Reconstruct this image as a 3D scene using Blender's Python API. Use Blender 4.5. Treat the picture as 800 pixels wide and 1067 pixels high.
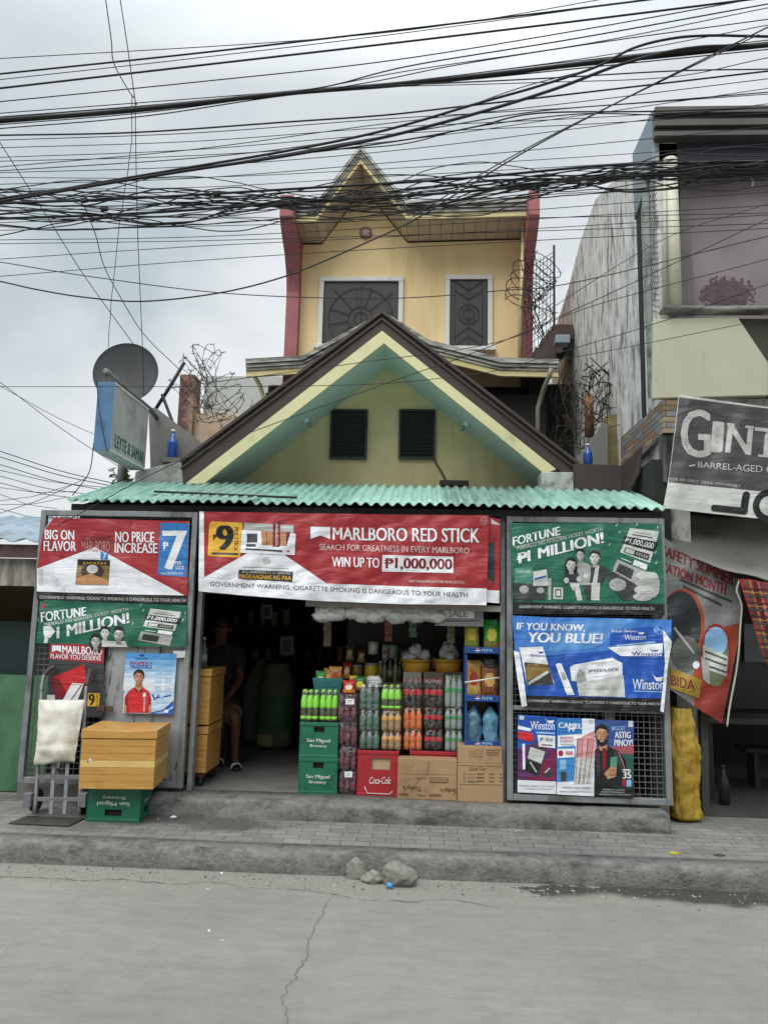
import bpy, bmesh, math, random
import numpy as np
from math import sin, cos, pi, radians, sqrt
from mathutils import Vector, Matrix

for o in list(bpy.data.objects): bpy.data.objects.remove(o)
S = bpy.context.scene
COL = S.collection
random.seed(7)

# ------------------------------------------------------------------ camera
F, EYE = 800.0, 1.65
YAW, PIT, ROLL = radians(3.0), radians(8.5), radians(1.3)
ROT = Matrix.Rotation(YAW, 3, 'Z') @ Matrix.Rotation(pi/2 + PIT, 3, 'X') @ Matrix.Rotation(ROLL, 3, 'Z')
cd = bpy.data.cameras.new('camera'); cam = bpy.data.objects.new('camera', cd); COL.objects.link(cam)
cam.matrix_world = Matrix.Translation((0, 0, EYE)) @ ROT.to_4x4()
cd.sensor_fit = 'VERTICAL'; cd.sensor_height = 24.0; cd.lens = 24.0*F/1067.0
cd.clip_start = 0.05; cd.clip_end = 3000
S.camera = cam

# ------------------------------------------------------------------ world: overcast sky
SUN_EL, SUN_AZ = radians(50), radians(205)         # azimuth measured from +Y (behind the store) towards +X
W = bpy.data.worlds.new('World'); S.world = W; W.use_nodes = True
nt = W.node_tree; nt.nodes.clear()
def wn(t, **k):
    n = nt.nodes.new(t)
    for a, b in k.items(): setattr(n, a, b)
    return n
sky = wn('ShaderNodeTexSky', sky_type='NISHITA', sun_disc=False, sun_elevation=SUN_EL, sun_rotation=SUN_AZ)
sky.air_density = 1.5; sky.dust_density = 3.0
tc = wn('ShaderNodeTexCoord')
mp = wn('ShaderNodeMapping'); mp.inputs['Scale'].default_value = (1.3, 1.3, 2.6)
nz = wn('ShaderNodeTexNoise'); nz.inputs['Scale'].default_value = 1.7; nz.inputs['Detail'].default_value = 7; nz.inputs['Roughness'].default_value = .5
nz.inputs['Distortion'].default_value = .35
rp = wn('ShaderNodeValToRGB')
e = rp.color_ramp.elements
e[0].position, e[0].color = .32, (.50, .575, .615, 1)
e[1].position, e[1].color = .64, (.87, .90, .91, 1)
m_ = e.new(.49); m_.color = (.70, .745, .77, 1)
vm = wn('ShaderNodeVectorMath', operation='SCALE'); vm.inputs['Scale'].default_value = 7.9
mx = wn('ShaderNodeMixRGB'); mx.inputs['Fac'].default_value = .94
bg = wn('ShaderNodeBackground'); bg.inputs['Strength'].default_value = .1
wo = wn('ShaderNodeOutputWorld')
L = nt.links.new
L(tc.outputs['Generated'], mp.inputs['Vector']); L(mp.outputs['Vector'], nz.inputs['Vector']); 
sx_ = wn('ShaderNodeSeparateXYZ'); L(tc.outputs['Generated'], sx_.inputs[0])       # thinner cloud to the right and low down
ca = wn('ShaderNodeMath', operation='MULTIPLY_ADD'); L(sx_.outputs['X'], ca.inputs[0]); ca.inputs[1].default_value = .16; L(nz.outputs['Fac'], ca.inputs[2])
cb_ = wn('ShaderNodeMath', operation='MULTIPLY_ADD'); L(sx_.outputs['Z'], cb_.inputs[0]); cb_.inputs[1].default_value = -.17; L(ca.outputs[0], cb_.inputs[2])
cc_ = wn('ShaderNodeMath', operation='ADD'); L(cb_.outputs[0], cc_.inputs[0]); cc_.inputs[1].default_value = .07; L(cc_.outputs[0], rp.inputs['Fac'])
L(rp.outputs['Color'], vm.inputs[0]); L(sky.outputs['Color'], mx.inputs['Color1']); 
sz = wn('ShaderNodeSeparateXYZ'); L(tc.outputs['Generated'], sz.inputs[0])       # overcast sky: brighter overhead
zr = wn('ShaderNodeMapRange'); L(sz.outputs['Z'], zr.inputs['Value']); zr.inputs['From Min'].default_value = .6; zr.inputs['From Max'].default_value = .9; zr.inputs['To Min'].default_value = 1.0; zr.inputs['To Max'].default_value = 3.1
vz = wn('ShaderNodeVectorMath', operation='SCALE'); L(vm.outputs['Vector'], vz.inputs[0]); 
# low sky behind the camera is dimmed for unbuilt houses, darkening the shop
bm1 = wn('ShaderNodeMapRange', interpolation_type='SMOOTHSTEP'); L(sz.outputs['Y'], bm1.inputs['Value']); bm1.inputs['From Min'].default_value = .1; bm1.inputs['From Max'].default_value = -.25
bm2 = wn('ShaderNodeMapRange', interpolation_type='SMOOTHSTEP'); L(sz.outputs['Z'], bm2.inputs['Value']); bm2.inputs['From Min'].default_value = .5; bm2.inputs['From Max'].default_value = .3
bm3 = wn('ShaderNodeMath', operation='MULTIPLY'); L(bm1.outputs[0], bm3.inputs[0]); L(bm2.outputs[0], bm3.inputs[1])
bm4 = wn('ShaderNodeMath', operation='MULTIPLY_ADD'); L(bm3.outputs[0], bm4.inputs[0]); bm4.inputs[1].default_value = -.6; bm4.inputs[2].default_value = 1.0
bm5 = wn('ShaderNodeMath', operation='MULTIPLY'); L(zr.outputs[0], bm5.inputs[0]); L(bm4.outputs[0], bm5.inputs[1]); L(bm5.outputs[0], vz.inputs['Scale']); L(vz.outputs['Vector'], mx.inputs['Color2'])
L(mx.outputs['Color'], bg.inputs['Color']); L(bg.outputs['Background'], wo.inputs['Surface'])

sl = bpy.data.lights.new('sun', 'SUN'); sl.energy = 1.5; sl.angle = radians(45); sl.color = (1, .97, .92)
so = bpy.data.objects.new('sun', sl); COL.objects.link(so)
sd = Vector((sin(SUN_AZ)*cos(SUN_EL), cos(SUN_AZ)*cos(SUN_EL), sin(SUN_EL)))
so.rotation_euler = sd.to_track_quat('Z', 'Y').to_euler()

S.view_settings.view_transform = 'Standard'; S.view_settings.look = 'None'
S.view_settings.exposure = 0.42; S.view_settings.gamma = 1.0; S.view_settings.use_curve_mapping = False
S.render.engine = 'CYCLES'; S.cycles.max_bounces = 6; S.cycles.transparent_max_bounces = 12
S.cycles.use_denoising = True
S.render.resolution_x, S.render.resolution_y = 767, 1024

# ------------------------------------------------------------------ measuring helpers (photo pixel -> point on a real plane)
def ray(px, py): return ROT @ Vector(((px-400)/F, -(py-533.5)/F, -1.0))
def at(px, py, Y):
    d = ray(px, py); return Vector((0, 0, EYE)) + d*(Y/d.y)
def atz(px, py, Z):
    d = ray(px, py); return Vector((0, 0, EYE)) + d*((Z-EYE)/d.z)
def atx(px, py, X):
    d = ray(px, py); return Vector((0, 0, EYE)) + d*(X/d.x)

# ------------------------------------------------------------------ scene bookkeeping
def tag(o, label=None, cat=None, group=None, kind=None):
    if label: o['label'] = label
    if cat: o['category'] = cat
    if group: o['group'] = group
    if kind: o['kind'] = kind
    return o
def thing(name, label, cat, loc=(0, 0, 0), group=None, rz=0):
    o = bpy.data.objects.new(name, None); o.empty_display_size = .1; COL.objects.link(o)
    o.location = loc; o.rotation_euler = (0, 0, rz)
    return tag(o, label, cat, group)
def kids(o): return [c for c in bpy.data.objects if c.parent == o]
def copy_tree(o, parent=None, ch=None):
    if ch is None:
        ch = {}
        for c in bpy.data.objects:
            if c.parent: ch.setdefault(c.parent.name, []).append(c)
    c = o.copy(); COL.objects.link(c); c.parent = parent
    for k in ch.get(o.name, []): copy_tree(k, c, ch)
    return c

# ------------------------------------------------------------------ materials
def lin(h):
    if isinstance(h, (tuple, list)): return tuple(h[:3]) + (1,)
    h = h.lstrip('#'); v = [int(h[i:i+2], 16)/255 for i in (0, 2, 4)]
    return tuple(c/12.92 if c <= .04045 else ((c+.055)/1.055)**2.4 for c in v) + (1,)
MATS = {}
def M(name, col, rough=.7, metal=0.0, var=.18, scale=6.0, bump=0.0, bscale=60.0, streak=0.0, dirt=None, dscale=2.0, dthr=.55, dsoft=.12, dstretch=(1, 1, 1), trans=0.0, alpha=1.0, spec=.5, obj=False):
    if name in MATS: return MATS[name]
    m = bpy.data.materials.new(name); m.use_nodes = True; MATS[name] = m
    t = m.node_tree; N = t.nodes; b = N['Principled BSDF']; K = t.links.new
    c = lin(col)
    b.inputs['Roughness'].default_value = rough; b.inputs['Metallic'].default_value = metal
    b.inputs['Specular IOR Level'].default_value = spec
    if trans: b.inputs['Transmission Weight'].default_value = trans
    if alpha < 1: b.inputs['Alpha'].default_value = alpha
    g = N.new('ShaderNodeNewGeometry') if not obj else N.new('ShaderNodeTexCoord')
    src = g.outputs['Position'] if not obj else g.outputs['Object']
    last = None
    if var:
        n = N.new('ShaderNodeTexNoise'); n.inputs['Scale'].default_value = scale; n.inputs['Detail'].default_value = 6; n.inputs['Roughness'].default_value = .65
        if streak:
            mpn = N.new('ShaderNodeMapping'); mpn.inputs['Scale'].default_value = (1, 1, streak); K(src, mpn.inputs['Vector']); K(mpn.outputs['Vector'], n.inputs['Vector'])
        else: K(src, n.inputs['Vector'])
        r = N.new('ShaderNodeMapRange'); r.inputs['From Min'].default_value = .3; r.inputs['From Max'].default_value = .7
        r.inputs['To Min'].default_value = 1-var; r.inputs['To Max'].default_value = 1+var*.6
        K(n.outputs['Fac'], r.inputs['Value'])
        mul = N.new('ShaderNodeVectorMath'); mul.operation = 'SCALE'; mul.inputs[0].default_value = c[:3]; K(r.outputs['Result'], mul.inputs['Scale'])
        last = mul.outputs['Vector']
    if dirt:
        n2 = N.new('ShaderNodeTexNoise'); n2.inputs['Scale'].default_value = dscale; n2.inputs['Detail'].default_value = 9; n2.inputs['Roughness'].default_value = .7
        mp2 = N.new('ShaderNodeMapping'); mp2.inputs['Scale'].default_value = dstretch; K(src, mp2.inputs['Vector']); K(mp2.outputs['Vector'], n2.inputs['Vector'])
        r2 = N.new('ShaderNodeMapRange'); r2.interpolation_type = 'SMOOTHSTEP'; r2.inputs['From Min'].default_value = dthr-dsoft; r2.inputs['From Max'].default_value = dthr+dsoft
        K(n2.outputs['Fac'], r2.inputs['Value'])
        mixn = N.new('ShaderNodeMixRGB'); K(r2.outputs['Result'], mixn.inputs['Fac'])
        if last: K(last, mixn.inputs['Color1'])
        else: mixn.inputs['Color1'].default_value = c
        mixn.inputs['Color2'].default_value = lin(dirt); last = mixn.outputs['Color']
    if last: K(last, b.inputs['Base Color'])
    else: b.inputs['Base Color'].default_value = c
    if bump:
        n3 = N.new('ShaderNodeTexNoise'); n3.inputs['Scale'].default_value = bscale; n3.inputs['Detail'].default_value = 5; K(src, n3.inputs['Vector'])
        bp = N.new('ShaderNodeBump'); bp.inputs['Strength'].default_value = bump; bp.inputs['Distance'].default_value = .01
        K(n3.outputs['Fac'], bp.inputs['Height']); K(bp.outputs['Normal'], b.inputs['Normal'])
    return m

# ------------------------------------------------------------------ mesh builder
class MB:
    def __init__(s): s.v = []; s.f = []; s.mi = []; s.sm = []
    def add(s, vs, fs, mi=0, smooth=False):
        b = len(s.v); s.v += [tuple(v) for v in vs]
        for f in fs: s.f.append([b+i for i in f]); s.mi.append(mi); s.sm.append(smooth)
        return s
    def box(s, x0, x1, y0, y1, z0, z1, mi=0):
        return s.add([(x0,y0,z0),(x1,y0,z0),(x1,y1,z0),(x0,y1,z0),(x0,y0,z1),(x1,y0,z1),(x1,y1,z1),(x0,y1,z1)],
                     [(3,2,1,0),(4,5,6,7),(0,1,5,4),(1,2,6,5),(2,3,7,6),(3,0,4,7)], mi)
    def beam(s, p, q, w, h, mi=0, up=(0, 0, 1)):
        p = Vector(p); q = Vector(q); d = (q-p).normalized(); up = Vector(up)
        if abs(d.dot(up)) > .98: up = Vector((0, 1, 0))
        a = d.cross(up).normalized()*w/2; b = a.cross(d).normalized()*h/2
        vs = [p-a-b, p+a-b, p+a+b, p-a+b, q-a-b, q+a-b, q+a+b, q-a+b]
        return s.add(vs, [(0,1,2,3),(7,6,5,4),(0,4,5,1),(1,5,6,2),(2,6,7,3),(3,7,4,0)], mi)
    def tube(s, pts, r, n=6, mi=0, smooth=True, caps=True):
        pts = [Vector(p) for p in pts]; R = r if isinstance(r, (list, tuple)) else [r]*len(pts)
        vs = []; fs = []
        ref = None
        for i, p in enumerate(pts):
            d = (pts[min(i+1, len(pts)-1)] - pts[max(i-1, 0)])
            d = d.normalized() if d.length > 1e-9 else Vector((0, 0, 1))
            if ref is None:
                ref = d.cross(Vector((0, 0, 1))) if abs(d.z) < .9 else d.cross(Vector((0, 1, 0)))
            a = (ref - d*ref.dot(d)); a = a.normalized() if a.length > 1e-6 else d.orthogonal().normalized()
            ref = a; b = d.cross(a)
            for k in range(n):
                t = 2*pi*k/n; vs.append(p + (a*cos(t) + b*sin(t))*R[i])
        for i in range(len(pts)-1):
            for k in range(n):
                fs.append((i*n+k, i*n+(k+1) % n, (i+1)*n+(k+1) % n, (i+1)*n+k))
        s.add(vs, fs, mi, smooth)
        if caps:
            b = len(s.v)-len(vs)
            s.f.append([b+k for k in range(n)][::-1]); s.mi.append(mi); s.sm.append(False)
            s.f.append([b+(len(pts)-1)*n+k for k in range(n)]); s.mi.append(mi); s.sm.append(False)
        return s
    def lathe(s, prof, n=12, o=(0, 0, 0), mi=0, smooth=True, sx=1, sy=1):
        vs = []; fs = []
        for r, z in prof:
            for k in range(n):
                t = 2*pi*k/n; vs.append((o[0]+r*cos(t)*sx, o[1]+r*sin(t)*sy, o[2]+z))
        for i in range(len(prof)-1):
            for k in range(n): fs.append((i*n+k, i*n+(k+1) % n, (i+1)*n+(k+1) % n, (i+1)*n+k))
        fs.append(tuple(range(n))[::-1]); fs.append(tuple((len(prof)-1)*n+k for k in range(n)))
        return s.add(vs, fs, mi, smooth)
    def prism(s, poly, ext, mi=0):
        """poly: 3D points of a planar outline, ext: extrusion vector"""
        n = len(poly); P = [Vector(p) for p in poly]; e = Vector(ext)
        fs = [tuple(range(n)), tuple(range(2*n-1, n-1, -1))] + [(i, i+n, (i+1) % n+n, (i+1) % n) for i in range(n)]
        return s.add(P + [p+e for p in P], fs, mi)
    def blob(s, c, r, seed=0, amp=.2, freq=2.0, n=14, mi=0, flat=None):
        from mathutils import noise
        vs = []; fs = []; R = Vector(r) if not isinstance(r, (int, float)) else Vector((r, r, r)); h = n//2
        for i in range(h+1):
            th = pi*i/h
            for k in range(n):
                ph = 2*pi*k/n; d = Vector((sin(th)*cos(ph), sin(th)*sin(ph), cos(th)))
                q = 1 + amp*noise.noise(d*freq + Vector((seed*7.3, seed*3.1, 0)))
                p = Vector((d.x*R.x, d.y*R.y, d.z*R.z))*q
                if flat is not None and p.z < flat: p.z = flat
                vs.append(Vector(c)+p)
        for i in range(h):
            for k in range(n): fs.append((i*n+k, (i+1)*n+k, (i+1)*n+(k+1) % n, i*n+(k+1) % n))
        return s.add(vs, fs, mi, True)
    def build(s, name, mats, parent=None, bevel=0, smooth_angle=None, inv=None):
        me = bpy.data.meshes.new(name)
        me.from_pydata(s.v, [], s.f)
        for m in (mats if isinstance(mats, (list, tuple)) else [mats]): me.materials.append(m)
        me.polygons.foreach_set('material_index', s.mi); me.polygons.foreach_set('use_smooth', s.sm)
        bm = bmesh.new(); bm.from_mesh(me); bmesh.ops.recalc_face_normals(bm, faces=bm.faces); bm.to_mesh(me); bm.free()
        o = bpy.data.objects.new(name, me); COL.objects.link(o)
        if parent:
            o.parent = parent
            if inv is not None: o.matrix_parent_inverse = inv
            else: o.matrix_parent_inverse = (Matrix.Translation(parent.location) @ parent.rotation_euler.to_matrix().to_4x4()).inverted()
        if bevel:
            md = o.modifiers.new('bevel', 'BEVEL'); md.width = bevel; md.segments = 2; md.limit_method = 'ANGLE'; md.angle_limit = radians(40)
        return o
ID = Matrix.Identity(4)
def tagm(o, label, cat, group=None, kind=None): return tag(o, label, cat, group, kind)

def crom(P, n):
    """Catmull-Rom through points"""
    P = [Vector(p) for p in P]
    if len(P) == 2: return [P[0].lerp(P[1], i/n) for i in range(n+1)]
    Q = [2*P[0]-P[1]] + P + [2*P[-1]-P[-2]]; out = []
    for i in range(1, len(Q)-2):
        a, b, c, d = Q[i-1:i+3]
        for k in range(n):
            t = k/n
            out.append(.5*((2*b) + (c-a)*t + (2*a-5*b+4*c-d)*t*t + (3*b-a-3*c+d)*t**3))
    out.append(P[-1]); return out

# ------------------------------------------------------------------ lettering
_TXT = {}; _EMW = {}
def heavy(s, bold, shear=0):          # weight: sideways repeats of the letter, in units of its own width
    if bold < .009: return [0]
    b = bold*1.15/max(_EMW[(s, 0.0, shear)], .05); return [-b, 0, b] if bold > .02 else [-b*.7, b*.7]
def glyphs(s, bold=0.0, shear=0.0):
    bold = 0.0; k = (s, bold, shear)
    if k not in _TXT:
        cu = bpy.data.curves.new('letters', 'FONT'); cu.body = s; cu.offset = bold; cu.shear = shear; cu.resolution_u = 3; cu.fill_mode = 'FRONT'
        ob = bpy.data.objects.new('letters', cu); COL.objects.link(ob)
        bpy.context.view_layer.update()
        me = bpy.data.meshes.new_from_object(ob.evaluated_get(bpy.context.evaluated_depsgraph_get()))
        vs = [(v.co.x, v.co.y) for v in me.vertices]; fs = [tuple(p.vertices) for p in me.polygons]
        bpy.data.objects.remove(ob); bpy.data.curves.remove(cu); bpy.data.meshes.remove(me)
        if vs:
            x0 = min(v[0] for v in vs); x1 = max(v[0] for v in vs); y0 = min(v[1] for v in vs); y1 = max(v[1] for v in vs)
            vs = [((x-x0)/max(x1-x0, 1e-6), (y1-y)/max(y1-y0, 1e-6)) for x, y in vs]
        _TXT[k] = (vs, fs); _EMW[k] = (x1-x0) if vs else 1
    return _TXT[k]

class Art:
    """A flat printed thing measured in photo pixels and laid on a real (rippled) surface; layers stand 1-2 mm proud of each other."""
    def __init__(s, surf, step=None, gap=.0016):
        s.surf = surf; s.step = step; s.gap = gap; s.mb = MB(); s.mats = []; s.ox = s.oy = 0; s.sc = 1; s.cache = {}
    def view(s, ox, oy, sc): s.ox, s.oy, s.sc = ox, oy, sc; return s
    def mat(s, m):
        if m not in s.mats: s.mats.append(m)
        return s.mats.index(m)
    def _emit(s, pts, faces, m, lay, both=False):
        mi = s.mat(m)
        pts = [(s.ox+x/s.sc, s.oy+y/s.sc) for x, y in pts]
        if s.step:
            bm = bmesh.new(); bv = [bm.verts.new((x, y, 0)) for x, y in pts]
            for f in faces:
                try: bm.faces.new([bv[i] for i in f])
                except ValueError: pass
            for ax in (0, 1):
                lo = min(p[ax] for p in pts); hi = max(p[ax] for p in pts)
                k = math.floor(lo/s.step)+1
                while k*s.step < hi:
                    co = [0, 0, 0]; co[ax] = k*s.step; no = [0, 0, 0]; no[ax] = 1
                    bmesh.ops.bisect_plane(bm, geom=bm.verts[:]+bm.edges[:]+bm.faces[:], plane_co=co, plane_no=no, dist=1e-5); k += 1
            lo = min(p[0]+p[1] for p in pts); hi = max(p[0]+p[1] for p in pts); k = math.floor(lo/s.step)+1
            while k*s.step < hi:
                bmesh.ops.bisect_plane(bm, geom=bm.verts[:]+bm.edges[:]+bm.faces[:], plane_co=(k*s.step, 0, 0), plane_no=(.70710678, .70710678, 0), dist=1e-5); k += 1
            bm.verts.index_update(); pts = [(v.co.x, v.co.y) for v in bm.verts]; faces = [[v.index for v in f.verts] for f in bm.faces]; bm.free()
        off = -lay*s.gap
        s.mb.add([s.pos(x, y, off) for x, y in pts], faces, mi, bool(s.step))
        if both: s.mb.add([s.pos(x, y, .004) for x, y in pts], [f[::-1] for f in faces], mi, bool(s.step))
    def pos(s, x, y, off):
        if not s.step: return s.surf(x, y, off)
        h = s.step; i, j = math.floor(x/h+1e-9), math.floor(y/h+1e-9); fx, fy = x/h-i, y/h-j
        def D(a, b):
            k = (a, b)
            if k not in s.cache: s.cache[k] = (s.surf(a*h, b*h, 0)-Vector((0, 0, EYE))).dot(ray(a*h, b*h))/ray(a*h, b*h).length_squared
            return s.cache[k]
        if fx+fy <= 1: t = D(i, j)*(1-fx-fy)+D(i+1, j)*fx+D(i, j+1)*fy
        else: t = D(i+1, j+1)*(fx+fy-1)+D(i, j+1)*(1-fx)+D(i+1, j)*(1-fy)
        d = ray(x, y); return Vector((0, 0, EYE)) + d*(t+off/d.y)
    def base(s, pts, m): s._emit(pts, [tuple(range(len(pts)))], m, 0, True); return s
    def poly(s, pts, m, lay=1): s._emit(pts, [tuple(range(len(pts)))], m, lay); return s
    def rect(s, x0, y0, x1, y1, m, lay=1, rise=0): return s.poly([(x0, y0), (x1, y0+rise), (x1, y1+rise), (x0, y1)], m, lay)
    def ell(s, cx, cy, rx, ry, m, lay=1, n=18, a0=0, a1=360):
        return s.poly([(cx+rx*cos(radians(a0+(a1-a0)*k/n)), cy+ry*sin(radians(a0+(a1-a0)*k/n))) for k in range(n if a1-a0 >= 360 else n+1)], m, lay)
    def line(s, x0, y0, x1, y1, w, m, lay=1):
        d = sqrt((x1-x0)**2+(y1-y0)**2); a, b = -(y1-y0)/d*w/2, (x1-x0)/d*w/2
        return s.poly([(x0+a, y0+b), (x1+a, y1+b), (x1-a, y1-b), (x0-a, y0-b)], m, lay)
    def text(s, t, x0, y0, x1, y1, m, lay=2, rise=0, bold=.018, shear=0, quad=None, flip=False):
        vs, fs = glyphs(t, bold, shear)
        if not vs: return s
        V0 = vs
        for k, dx in enumerate(heavy(t, bold, shear)):
            vs = [(min(max(u+dx, -.02), 1.02), v) for u, v in V0] if len(t) > 2 else [(u*(1-2*abs(dx)*.0)+dx, v) for u, v in V0]
            s._text(vs, fs, x0, y0, x1, y1, m, lay+.12*k, rise, quad, flip)
        return s
    def _text(s, vs, fs, x0, y0, x1, y1, m, lay, rise, quad, flip):
        if flip: vs = [(1-u, 1-v) for u, v in vs]
        if quad:
            a, b, c, d = [Vector(q) for q in quad]      # TL TR BR BL
            pts = [tuple((a*(1-u)+b*u)*(1-v) + (d*(1-u)+c*u)*v) for u, v in vs]
        else: pts = [(x0+(x1-x0)*u, y0+(y1-y0)*v+rise*u) for u, v in vs]
        s._emit(pts, fs, m, lay); return s
    def build(s, name, parent=None): return s.mb.build(name, s.mats, parent)

def wavy(Y, amp=.006, seed=0, folds=(), lo=10, hi=45, slope=None):
    rr = random.Random(seed); W_ = []
    for k in range(5):
        wl = lo*(hi/lo)**(k/4.0); an = rr.uniform(-.6, .6)+(pi/2 if rr.random() < .35 else 0); W_.append((2*pi/wl*cos(an), 2*pi/wl*sin(an), rr.uniform(0, 6.28), amp*wl/hi))
    def surf(px, py, off):
        y = Y + (slope(px, py) if slope else 0) + sum(a*sin(kx*px+ky*py+p) for kx, ky, p, a in W_)
        for (x0, y0, kx, ky, w, a) in folds:
            d = ((px-x0)*ky-(py-y0)*kx)
            y -= a*math.exp(-(d/w)**2)
        return at(px, py, y+off)
    return surf
def flat(Y): return lambda px, py, off: at(px, py, Y+off)
def plane(P0, n):
    P0 = Vector(P0); n = Vector(n).normalized()
    def surf(px, py, off):
        d = ray(px, py); c = Vector((0, 0, EYE)); t = (P0-c).dot(n)/d.dot(n)
        p = c+d*t; s_ = 1 if d.dot(n) > 0 else -1
        return p + n*s_*off
    return surf
# ================================================================== SETTING
def node_mat(name):
    m = bpy.data.materials.new(name); m.use_nodes = True; MATS[name] = m
    t = m.node_tree; return m, t.nodes, t.links.new, t.nodes['Principled BSDF']
def road_material():
    m, N, K, b = node_mat('road concrete')
    g = N.new('ShaderNodeNewGeometry'); sep = N.new('ShaderNodeSeparateXYZ'); K(g.outputs['Position'], sep.inputs[0])
    def noise(sc, det=8, rough=.65, stretch=(1, 1, 1)):
        n = N.new('ShaderNodeTexNoise'); n.inputs['Scale'].default_value = sc; n.inputs['Detail'].default_value = det; n.inputs['Roughness'].default_value = rough
        mm = N.new('ShaderNodeMapping'); mm.inputs['Scale'].default_value = stretch; K(g.outputs['Position'], mm.inputs['Vector']); K(mm.outputs['Vector'], n.inputs['Vector']); return n.outputs['Fac']
    def ramp(src, a, b_, ca, cb):
        r = N.new('ShaderNodeValToRGB'); K(src, r.inputs['Fac']); e = r.color_ramp.elements
        e[0].position, e[0].color, e[1].position, e[1].color = a, lin(ca), b_, lin(cb); return r.outputs['Color']
    def mix(f, a, b_, mode='MIX'):
        x = N.new('ShaderNodeMixRGB'); x.blend_type = mode
        for s, v in (('Fac', f), ('Color1', a), ('Color2', b_)):
            if isinstance(v, (int, float)): x.inputs[s].default_value = v
            elif isinstance(v, tuple): x.inputs[s].default_value = v
            else: K(v, x.inputs[s])
        return x.outputs['Color']
    def math_(op, a, b_=None, c=None):
        x = N.new('ShaderNodeMath'); x.operation = op
        for i, v in enumerate((a, b_, c)):
            if v is None: continue
            if isinstance(v, (int, float)): x.inputs[i].default_value = v
            else: K(v, x.inputs[i])
        return x.outputs[0]
    base = ramp(noise(.7), .3, .72, (.265, .265, .25), (.355, .355, .335))
    base = mix(.5, base, ramp(noise(2.2, 8, .6, (.25, 1, 1)), .36, .66, (.225, .225, .21), (.37, .37, .345)))
    base = mix(.4, base, ramp(noise(150, 3, .7), .3, .72, (.14, .14, .13), (.40, .40, .375)))
    base = mix(.35, base, ramp(noise(42, 6, .75, (.45, 1, 1)), .32, .7, (.15, .15, .14), (.38, .38, .355)))
    base = mix(.35, base, ramp(noise(12, 7, .72, (.4, 1, 1)), .34, .68, (.17, .168, .158), (.42, .418, .40)))
    base = mix(.22, base, ramp(noise(.45, 5, .6), .4, .6, (.20, .198, .185), (.36, .36, .345)))
    spots = ramp(noise(13, 10, .8, (.5, 1, 1)), .66, .70, (0, 0, 0), (1, 1, 1)); base = mix(math_('MULTIPLY', spots, .45), base, (.13, .127, .12, 1))
    patch = ramp(noise(1.1, 4, .5, (.6, 1, 1)), .47, .56, (0, 0, 0), (1, 1, 1)); base = mix(math_('MULTIPLY', patch, .22), base, (.22, .215, .20, 1))
    flecks = ramp(noise(30, 4, .6), .70, .74, (0, 0, 0), (1, 1, 1)); base = mix(math_('MULTIPLY', flecks, .4), base, (.5, .49, .46, 1))
    # broken pale and wet band along the gutter
    wob = noise(1.4, 7, .7)
    yb = math_('ADD', sep.outputs['Y'], math_('MULTIPLY', math_('SUBTRACT', wob, .5), .55))
    band = N.new('ShaderNodeMapRange'); band.interpolation_type = 'SMOOTHSTEP'; K(yb, band.inputs['Value']); band.inputs['From Min'].default_value = 4.98; band.inputs['From Max'].default_value = 5.10
    grit = ramp(noise(55, 6, .75), .3, .7, (.19, .185, .17), (.44, .435, .41))
    col = mix(math_('MULTIPLY', band.outputs[0], .75), base, grit)
    wetn = noise(.8, 5, .6, (.6, 1.4, 1))
    xr = N.new('ShaderNodeMapRange'); K(sep.outputs['X'], xr.inputs['Value']); xr.inputs['From Min'].default_value = -1.5; xr.inputs['From Max'].default_value = 2.2; xr.inputs['To Min'].default_value = -.12; xr.inputs['To Max'].default_value = .13
    b2 = N.new('ShaderNodeMapRange'); b2.interpolation_type = 'SMOOTHSTEP'; K(yb, b2.inputs['Value']); b2.inputs['From Min'].default_value = 5.12; b2.inputs['From Max'].default_value = 5.24
    wf = math_('MULTIPLY', b2.outputs[0], math_('GREATER_THAN', math_('ADD', math_('ADD', wetn, xr.outputs[0]), math_('MULTIPLY', math_('SUBTRACT', noise(6, 6, .7), .5), .3)), .57))
    col = mix(wf, col, (.07, .068, .062, 1))
    col = mix(1.0, col, (1.10, 1.07, 1.0, 1), 'MULTIPLY')
    K(col, b.inputs['Base Color'])
    K(math_('SUBTRACT', .82, math_('MULTIPLY', wf, .55)), b.inputs['Roughness'])
    # tined surface + grain
    wv = N.new('ShaderNodeTexWave'); wv.inputs['Scale'].default_value = 9; wv.inputs['Distortion'].default_value = 1.2; wv.inputs['Detail'].default_value = 2; K(g.outputs['Position'], wv.inputs['Vector'])
    h = math_('ADD', math_('MULTIPLY', wv.outputs['Fac'], math_('MULTIPLY', noise(1.1, 3), .22)), math_('MULTIPLY', noise(130, 5, .7), 1.0))
    h = math_('ADD', h, math_('MULTIPLY', math_('MULTIPLY', band.outputs[0], noise(38, 6, .8)), 1.6))
    bp = N.new('ShaderNodeBump'); bp.inputs['Strength'].default_value = .8; bp.inputs['Distance'].default_value = .016; K(h, bp.inputs['Height']); K(bp.outputs['Normal'], b.inputs['Normal'])
    return m
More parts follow.
